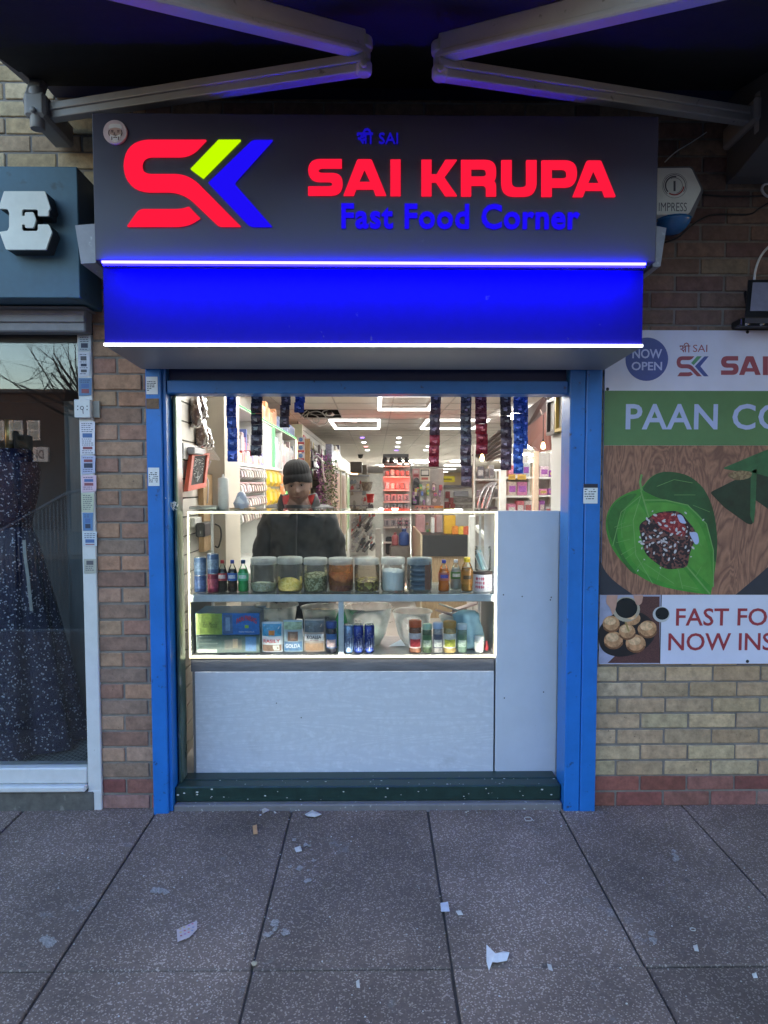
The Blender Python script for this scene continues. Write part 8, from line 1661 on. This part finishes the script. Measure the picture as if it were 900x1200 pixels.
lit([(570, 1110), (574, 1118), (579, 1122), (590, 1118), (597, 1121), (594, 1127), (583, 1131), (576, 1132), (573, 1139), (570, 1130)], 'torn_paper', 'torn crumpled white paper, largest piece of litter on the paving', (0.66, 0.66, 0.72), 'litter', 0.012)
lit([(516, 1060), (525, 1059), (527, 1069), (517, 1070)], 'paper_square', 'small folded white paper square by the middle paving joint', (0.52, 0.54, 0.66), 'litter', 0.005)
lit([(534, 1069), (540, 1069), (543, 1073), (537, 1074)], 'paper_flake', 'tiny pale flake right of the white paper square', (0.55, 0.53, 0.52), 'litter')
lit([(296, 969), (301, 968), (302, 978), (297, 979)], 'snack_wrapper', 'tiny orange and white wrapper near the door sill', (0.52, 0.28, 0.14), 'litter')
lit([(306, 948), (314, 945), (316, 950), (308, 955)], 'paper_flake', 'crumpled grey paper scrap against the door sill', (0.42, 0.38, 0.37), 'litter', 0.008)
lit([(357, 956), (366, 952), (377, 955), (370, 959), (360, 959)], 'paper_flake', 'cluster of torn white paper at the foot of the sill, left of centre', (0.52, 0.50, 0.50), 'litter', 0.008)
lit([(345, 995), (352, 993), (354, 998), (347, 1000)], 'paper_flake', 'white flake beside the second paving joint, below the sill', (0.55, 0.53, 0.53), 'litter')
lit([(641, 1131), (646, 1133), (648, 1139), (643, 1138)], 'paper_flake', 'pale flake lying just below the long cross joint right of the torn paper', (0.48, 0.46, 0.46), 'litter')
lit([(812, 1110), (817, 1109), (819, 1116), (814, 1116)], 'paper_flake', 'pale flake on the right-hand paving above the cross joint', (0.50, 0.48, 0.48), 'litter')
lit([(417, 1152), (421, 1150), (422, 1159), (418, 1159)], 'paper_flake', 'narrow pale flake at the lower middle of the paving', (0.48, 0.46, 0.45), 'litter')
lit([(881, 1143), (886, 1142), (888, 1147), (883, 1148)], 'paper_flake', 'tiny white flake at the lower right of the paving', (0.58, 0.57, 0.58), 'litter')
p = at_g(298, 1131); mb = MB(); mb.lathe([(0.001, -0.002), (0.008, 0.0), (0.010, 0.004), (0.007, 0.008), (0.001, 0.009)], p + Vector((0, 0, 0.002)), 12, wob=lambda a, h: 1 + 0.1 * math.sin(a * 3)); one(mb, 'pebble', col('pebble_cream', (0.42, 0.36, 0.28), 0.8), 'round cream pebble where two paving joints cross', 'pebble')
p = at_g(619, 961); mb = MB(); mb.tube([p + Vector((0.016 * math.cos(t), 0.02 * math.sin(t), 0.005 + 0.002 * math.sin(3 * t))) for t in [k * 0.45 for k in range(15)]] + [p + Vector((0.02, -0.02, 0.006))], 0.0016, 5); one(mb, 'elastic_band', col('band_white', (0.5, 0.48, 0.46), 0.6), 'pale curled elastic band near the right blue post', 'elastic band')
p = at_g(812, 1091); mb = MB(); mb.tube([p + Vector((0.010 * math.cos(t), 0.008 * math.sin(t), 0.006)) for t in [k * 0.6 for k in range(10)]], 0.0014, 5); one(mb, 'elastic_band', MATS['band_white'], 'small curled elastic band on the right-hand paving', 'elastic band')
random.seed(99); mb = MB()
for k in range(420):
    if k < 150: px, py = random.uniform(205, 700), 944 + abs(random.gauss(0, 5))
    else: px, py = random.uniform(0, 900), random.uniform(960, 1200)
    p = at_g(px, py); s = random.uniform(0.0012, 0.0042) * (1.2 if k < 150 else 0.9); a = random.uniform(0, 3); c = random.choice([(0.5, 0.48, 0.47), (0.42, 0.4, 0.38), (0.3, 0.28, 0.26), (0.55, 0.54, 0.56)])
    q = [Vector((s * random.uniform(.7, 1.4) * math.cos(a + t), s * random.uniform(.7, 1.2) * math.sin(a + t), 0)) for t in (0, 1.3, 2.6, 4.0, 5.2)]
    mb.add([p + v + Vector((0, 0, 0.0035)) for v in q] + [p + v * 0.6 + Vector((0, 0, 0.0035 + s * 0.6)) for v in q], [(5, 6, 7, 8, 9)] + [(i, (i + 1) % 5, 5 + (i + 1) % 5, 5 + i) for i in range(5)], 0, c)
tag(mb.build('litter_crumbs', mat('crumb', (0.5, 0.5, 0.5), 0.8, attr=True)), 'pale crumbs and grit scattered over the paving', 'crumbs', kind='stuff')

# ================================================================== across the street (mirrored in the dress shop window)
def mir(px, py, Yv): p = at(px, py, Yv); return Vector((p.x, 0.06 - Yv, p.z))
zg_ = zr
mb = MB(); mb.box(-60, 60, -40, -13.0, zr - 0.2, zr + 0.12, ch=0.02); o = mb.build('far_pavement', mat('far_paving', (0.16, 0.155, 0.15), 0.9)); o['kind'] = 'structure'
YB_ = 22.0
q = mir(76, 461, YB_); q0 = mir(-420, 461, YB_)
hb2 = thing('terrace_building', ((q.x + q0.x) / 2, q.y - 4, zr), 'dark brick building across the street with white windows, mirrored in the dress shop glass', 'building')
M_fb = mat('far_brick', (0.045, 0.035, 0.035), 0.9, var=0.25, vs=3)
mb = MB(); mb.box(q0.x, q.x, q.y - 8, q.y, zr, q.z); mb.build('wall', M_fb, hb2)
mb = MB(); mb.box(q0.x - 0.2, q.x + 0.2, q.y - 8.2, q.y + 0.25, q.z + 0.001, q.z + 0.12); mb.build('roof', mat('far_roof', (0.06, 0.06, 0.065), 0.8), hb2)
for (x0, x1) in ((-38, -24), (-12, 5), (12, 27), (33, 47), (-64, -50)):
    a, b = mir(x0, 516, YB_), mir(x1, 493, YB_); mb = MB()
    mb.box(a.x, b.x, a.y + 0.001, a.y + 0.06, a.z, b.z); f_ = mb.build('window', M_upvc, hb2)
    mb = MB(); h = (b.z - a.z)
    for (u0, u1) in ((0.06, 0.46), (0.54, 0.94)): mb.box(a.x + 0.05, b.x - 0.05, a.y + 0.061, a.y + 0.068, a.z + h * u0, a.z + h * u1)
    mb.build('window_pane', mat('far_pane', (0.28, 0.32, 0.34), 0.1), f_)
tb = thing('terrace_building', (10, -27, zr), 'long pale-windowed brick terrace across the street, right of the grey rendered one', 'building')
mb = MB(); mb.box(-6, 34, -34, -22.5, zr, 7.6); mb.build('wall', M_fb, tb)  # added out of view to cut low sky light on the upper wall
mb = MB(); mb.box(-6.2, 34.2, -34.2, -22.2, 7.601, 7.8); mb.build('roof', MATS['far_roof'], tb)
for k in range(12):
    for z in (1.0, 4.4): mb = MB(); mb.box(-4.5 + k * 3.2, -3.0 + k * 3.2, -22.499, -22.44, z, z + 1.6); f_ = mb.build('window', M_upvc, tb); mb = MB(); mb.box(-4.42 + k * 3.2, -3.08 + k * 3.2, -22.439, -22.43, z + 0.08, z + 1.52); mb.build('window_pane', MATS['far_pane'], f_)
q1 = mir(118, 470, YB_ - 1.5); q2 = mir(80, 470, YB_ - 1.5)
mb = MB(); mb.box(q2.x, q1.x + 2, q1.y - 6, q1.y, zr, q1.z); one(mb, 'annex_building', mat('far_render', (0.13, 0.14, 0.14), 0.9), 'lower grey rendered building next to the dark brick one across the street', 'building')
a, b = mir(37, 541, YB_ - 0.2), mir(56, 524, YB_ - 0.2)
sn = thing('street_sign', ((a.x + b.x) / 2, a.y, a.z), 'white board with dark letters on the building across the street, seen mirrored', 'sign')
mb = MB(); mb.box(a.x, b.x, a.y - 0.15, a.y, a.z, b.z); mb.build('board', col('board_white', (0.55, 0.57, 0.6), 0.6), sn)
mb = MB(); w_ = b.x - a.x; mb.text('DI', a.x + w_ * 0.15, a.x + w_ * 0.60, a.z + 0.1, b.z - 0.1, 0, bold=0.03); mb.v = [Vector((a.x + b.x - v.x - w_ * 0.1, a.y + 0.004, v.z)) for v in mb.v]; mb.build('lettering', M_ink, sn)
tl = thing('traffic_light', mir(18, 600, 8.0), 'traffic light across the street with dark heads, mirrored in the dress shop glass', 'traffic light')
mb = MB(); p = mir(18, 505, 8.0); mb.tube([(p.x, p.y, zr + 0.1), (p.x, p.y, p.z)], 0.05, 12); mb.build('pole', M_black, tl)
for (x0, x1, y0, y1) in ((4, 15, 519, 541), (23, 35, 510, 541)):
    a, b = mir(x0, y1, 8.0), mir(x1, y0, 8.0); mb = MB(); mb.box(a.x, b.x, a.y - 0.1, a.y + 0.1, a.z, b.z, ch=0.02)
    for k in range(3): zc2 = a.z + (b.z - a.z) * (k + 0.75) / 3.2; mb.lathe([(0.035, 0.1), (0.04, 0.16)], ((a.x + b.x) / 2, a.y, zc2), 10, axis='Y', cap=False)
    mb.build('signal_head', M_black, tl)
rl_ = thing('guard_railing', mir(40, 620, 5.5), 'grey pedestrian guard railing by the kerb, mirrored faintly in the dress shop glass', 'railing')
a, b, c = mir(-40, 645, 5.5), mir(80, 577, 6.5), mir(95, 575, 6.6); mb = MB(); mb.tube([a, b, c], 0.025, 8); mb.build('handrail', col('rail_grey', (0.28, 0.28, 0.30), 0.5, 0.5), rl_)
mb = MB()
for k in range(26): p = a.lerp(b, k / 25); mb.tube([p, (p.x, p.y, zr)], 0.010, 6)
mb.build('bars', MATS['rail_grey'], rl_)
random.seed(2)
p = mir(140, 600, 8.5); tree = thing('bare_tree', (p.x, p.y, zr), 'bare winter tree on the street, its twigs mirrored in the dress shop glass', 'tree')
M_bark = mat('bark', (0.035, 0.028, 0.024), 0.9, bump=0.6, bs=30)
tk = MB(); top = mir(128, 500, 8.5); tk.tube([(p.x, p.y, zr), (p.x + 0.05, p.y, zr + 1.2), (top.x, p.y, top.z)], [0.16, 0.12, 0.095], 12); tk.build('trunk', M_bark, tree)
br = MB()
def grow(p, d, r, L, n):
    pts = [p]; rs = [r]; q = p; dd = d.normalized()
    for k in range(4): dd = (dd + Vector((random.uniform(-.25, .25), random.uniform(-.25, .25), random.uniform(-.12, .2)))).normalized(); q = q + dd * L / 4; pts.append(q); rs.append(r * (1 - 0.16 * (k + 1)))
    br.tube(pts, rs, 5 if r > 0.012 else 3, cap=False)
    if n <= 0: return
    for k in range(random.choice((2, 2, 3))):
        i = random.randint(1, 4); grow(pts[i], (dd + Vector((random.uniform(-.9, .9), random.uniform(-.9, .9), random.uniform(-.5, .6)))), rs[i] * 0.66, L * random.uniform(.5, .75), n - 1)
for d in ((-1, 0.1, 0.8), (-1.2, -0.3, 0.45), (-0.6, 0.2, 1.1), (0.6, 0.1, 0.9), (-1.3, -0.2, 0.75), (-1.1, 0.3, 0.55), (-1.0, 0, 0.3), (-0.9, 0.1, 1.1), (-1.4, 0.2, 0.6)): grow(top, Vector(d), 0.034, random.uniform(1.1, 1.6), 4)
br.build('crown', M_bark, tree)

# dried pale stains on the slabs
random.seed(41)
for (px, py, sx, sy, n, lb) in ((188, 1040, 9, 7, 7, 'pale dried splash on the left-hand paving, above the pink ticket'), (322, 1090, 13, 7, 8, 'pale dried splash at the second paving joint from the left'), (358, 1010, 14, 22, 9, 'long pale smear on the paving below the sill'), (54, 1104, 6, 5, 5, 'small pale splash near the left edge of the paving'), (765, 1097, 5, 6, 4, 'small pale splash on the right-hand paving'), (792, 1005, 4, 14, 5, 'thin pale streak on the paving by the brick wall')):
    mb = MB()
    for k in range(n):
        c = at_g(px + random.gauss(0, sx * 0.6), py + random.gauss(0, sy * 0.6)); r = random.uniform(0.006, 0.018); m_ = random.randint(9, 13)
        mb.add([c + Vector((r * random.uniform(.5, 1.3) * math.cos(6.283 * i / m_), r * random.uniform(.5, 1.3) * 1.2 * math.sin(6.283 * i / m_), 0.0031 + 0.00004 * k)) for i in range(m_)], [tuple(range(m_))])
    one(mb, 'dried_stain', voro('stain', (0.26, 0.235, 0.225), (0.38, 0.34, 0.33), 190, 0.6, 0.9, 0, 0.2), lb, 'stain')
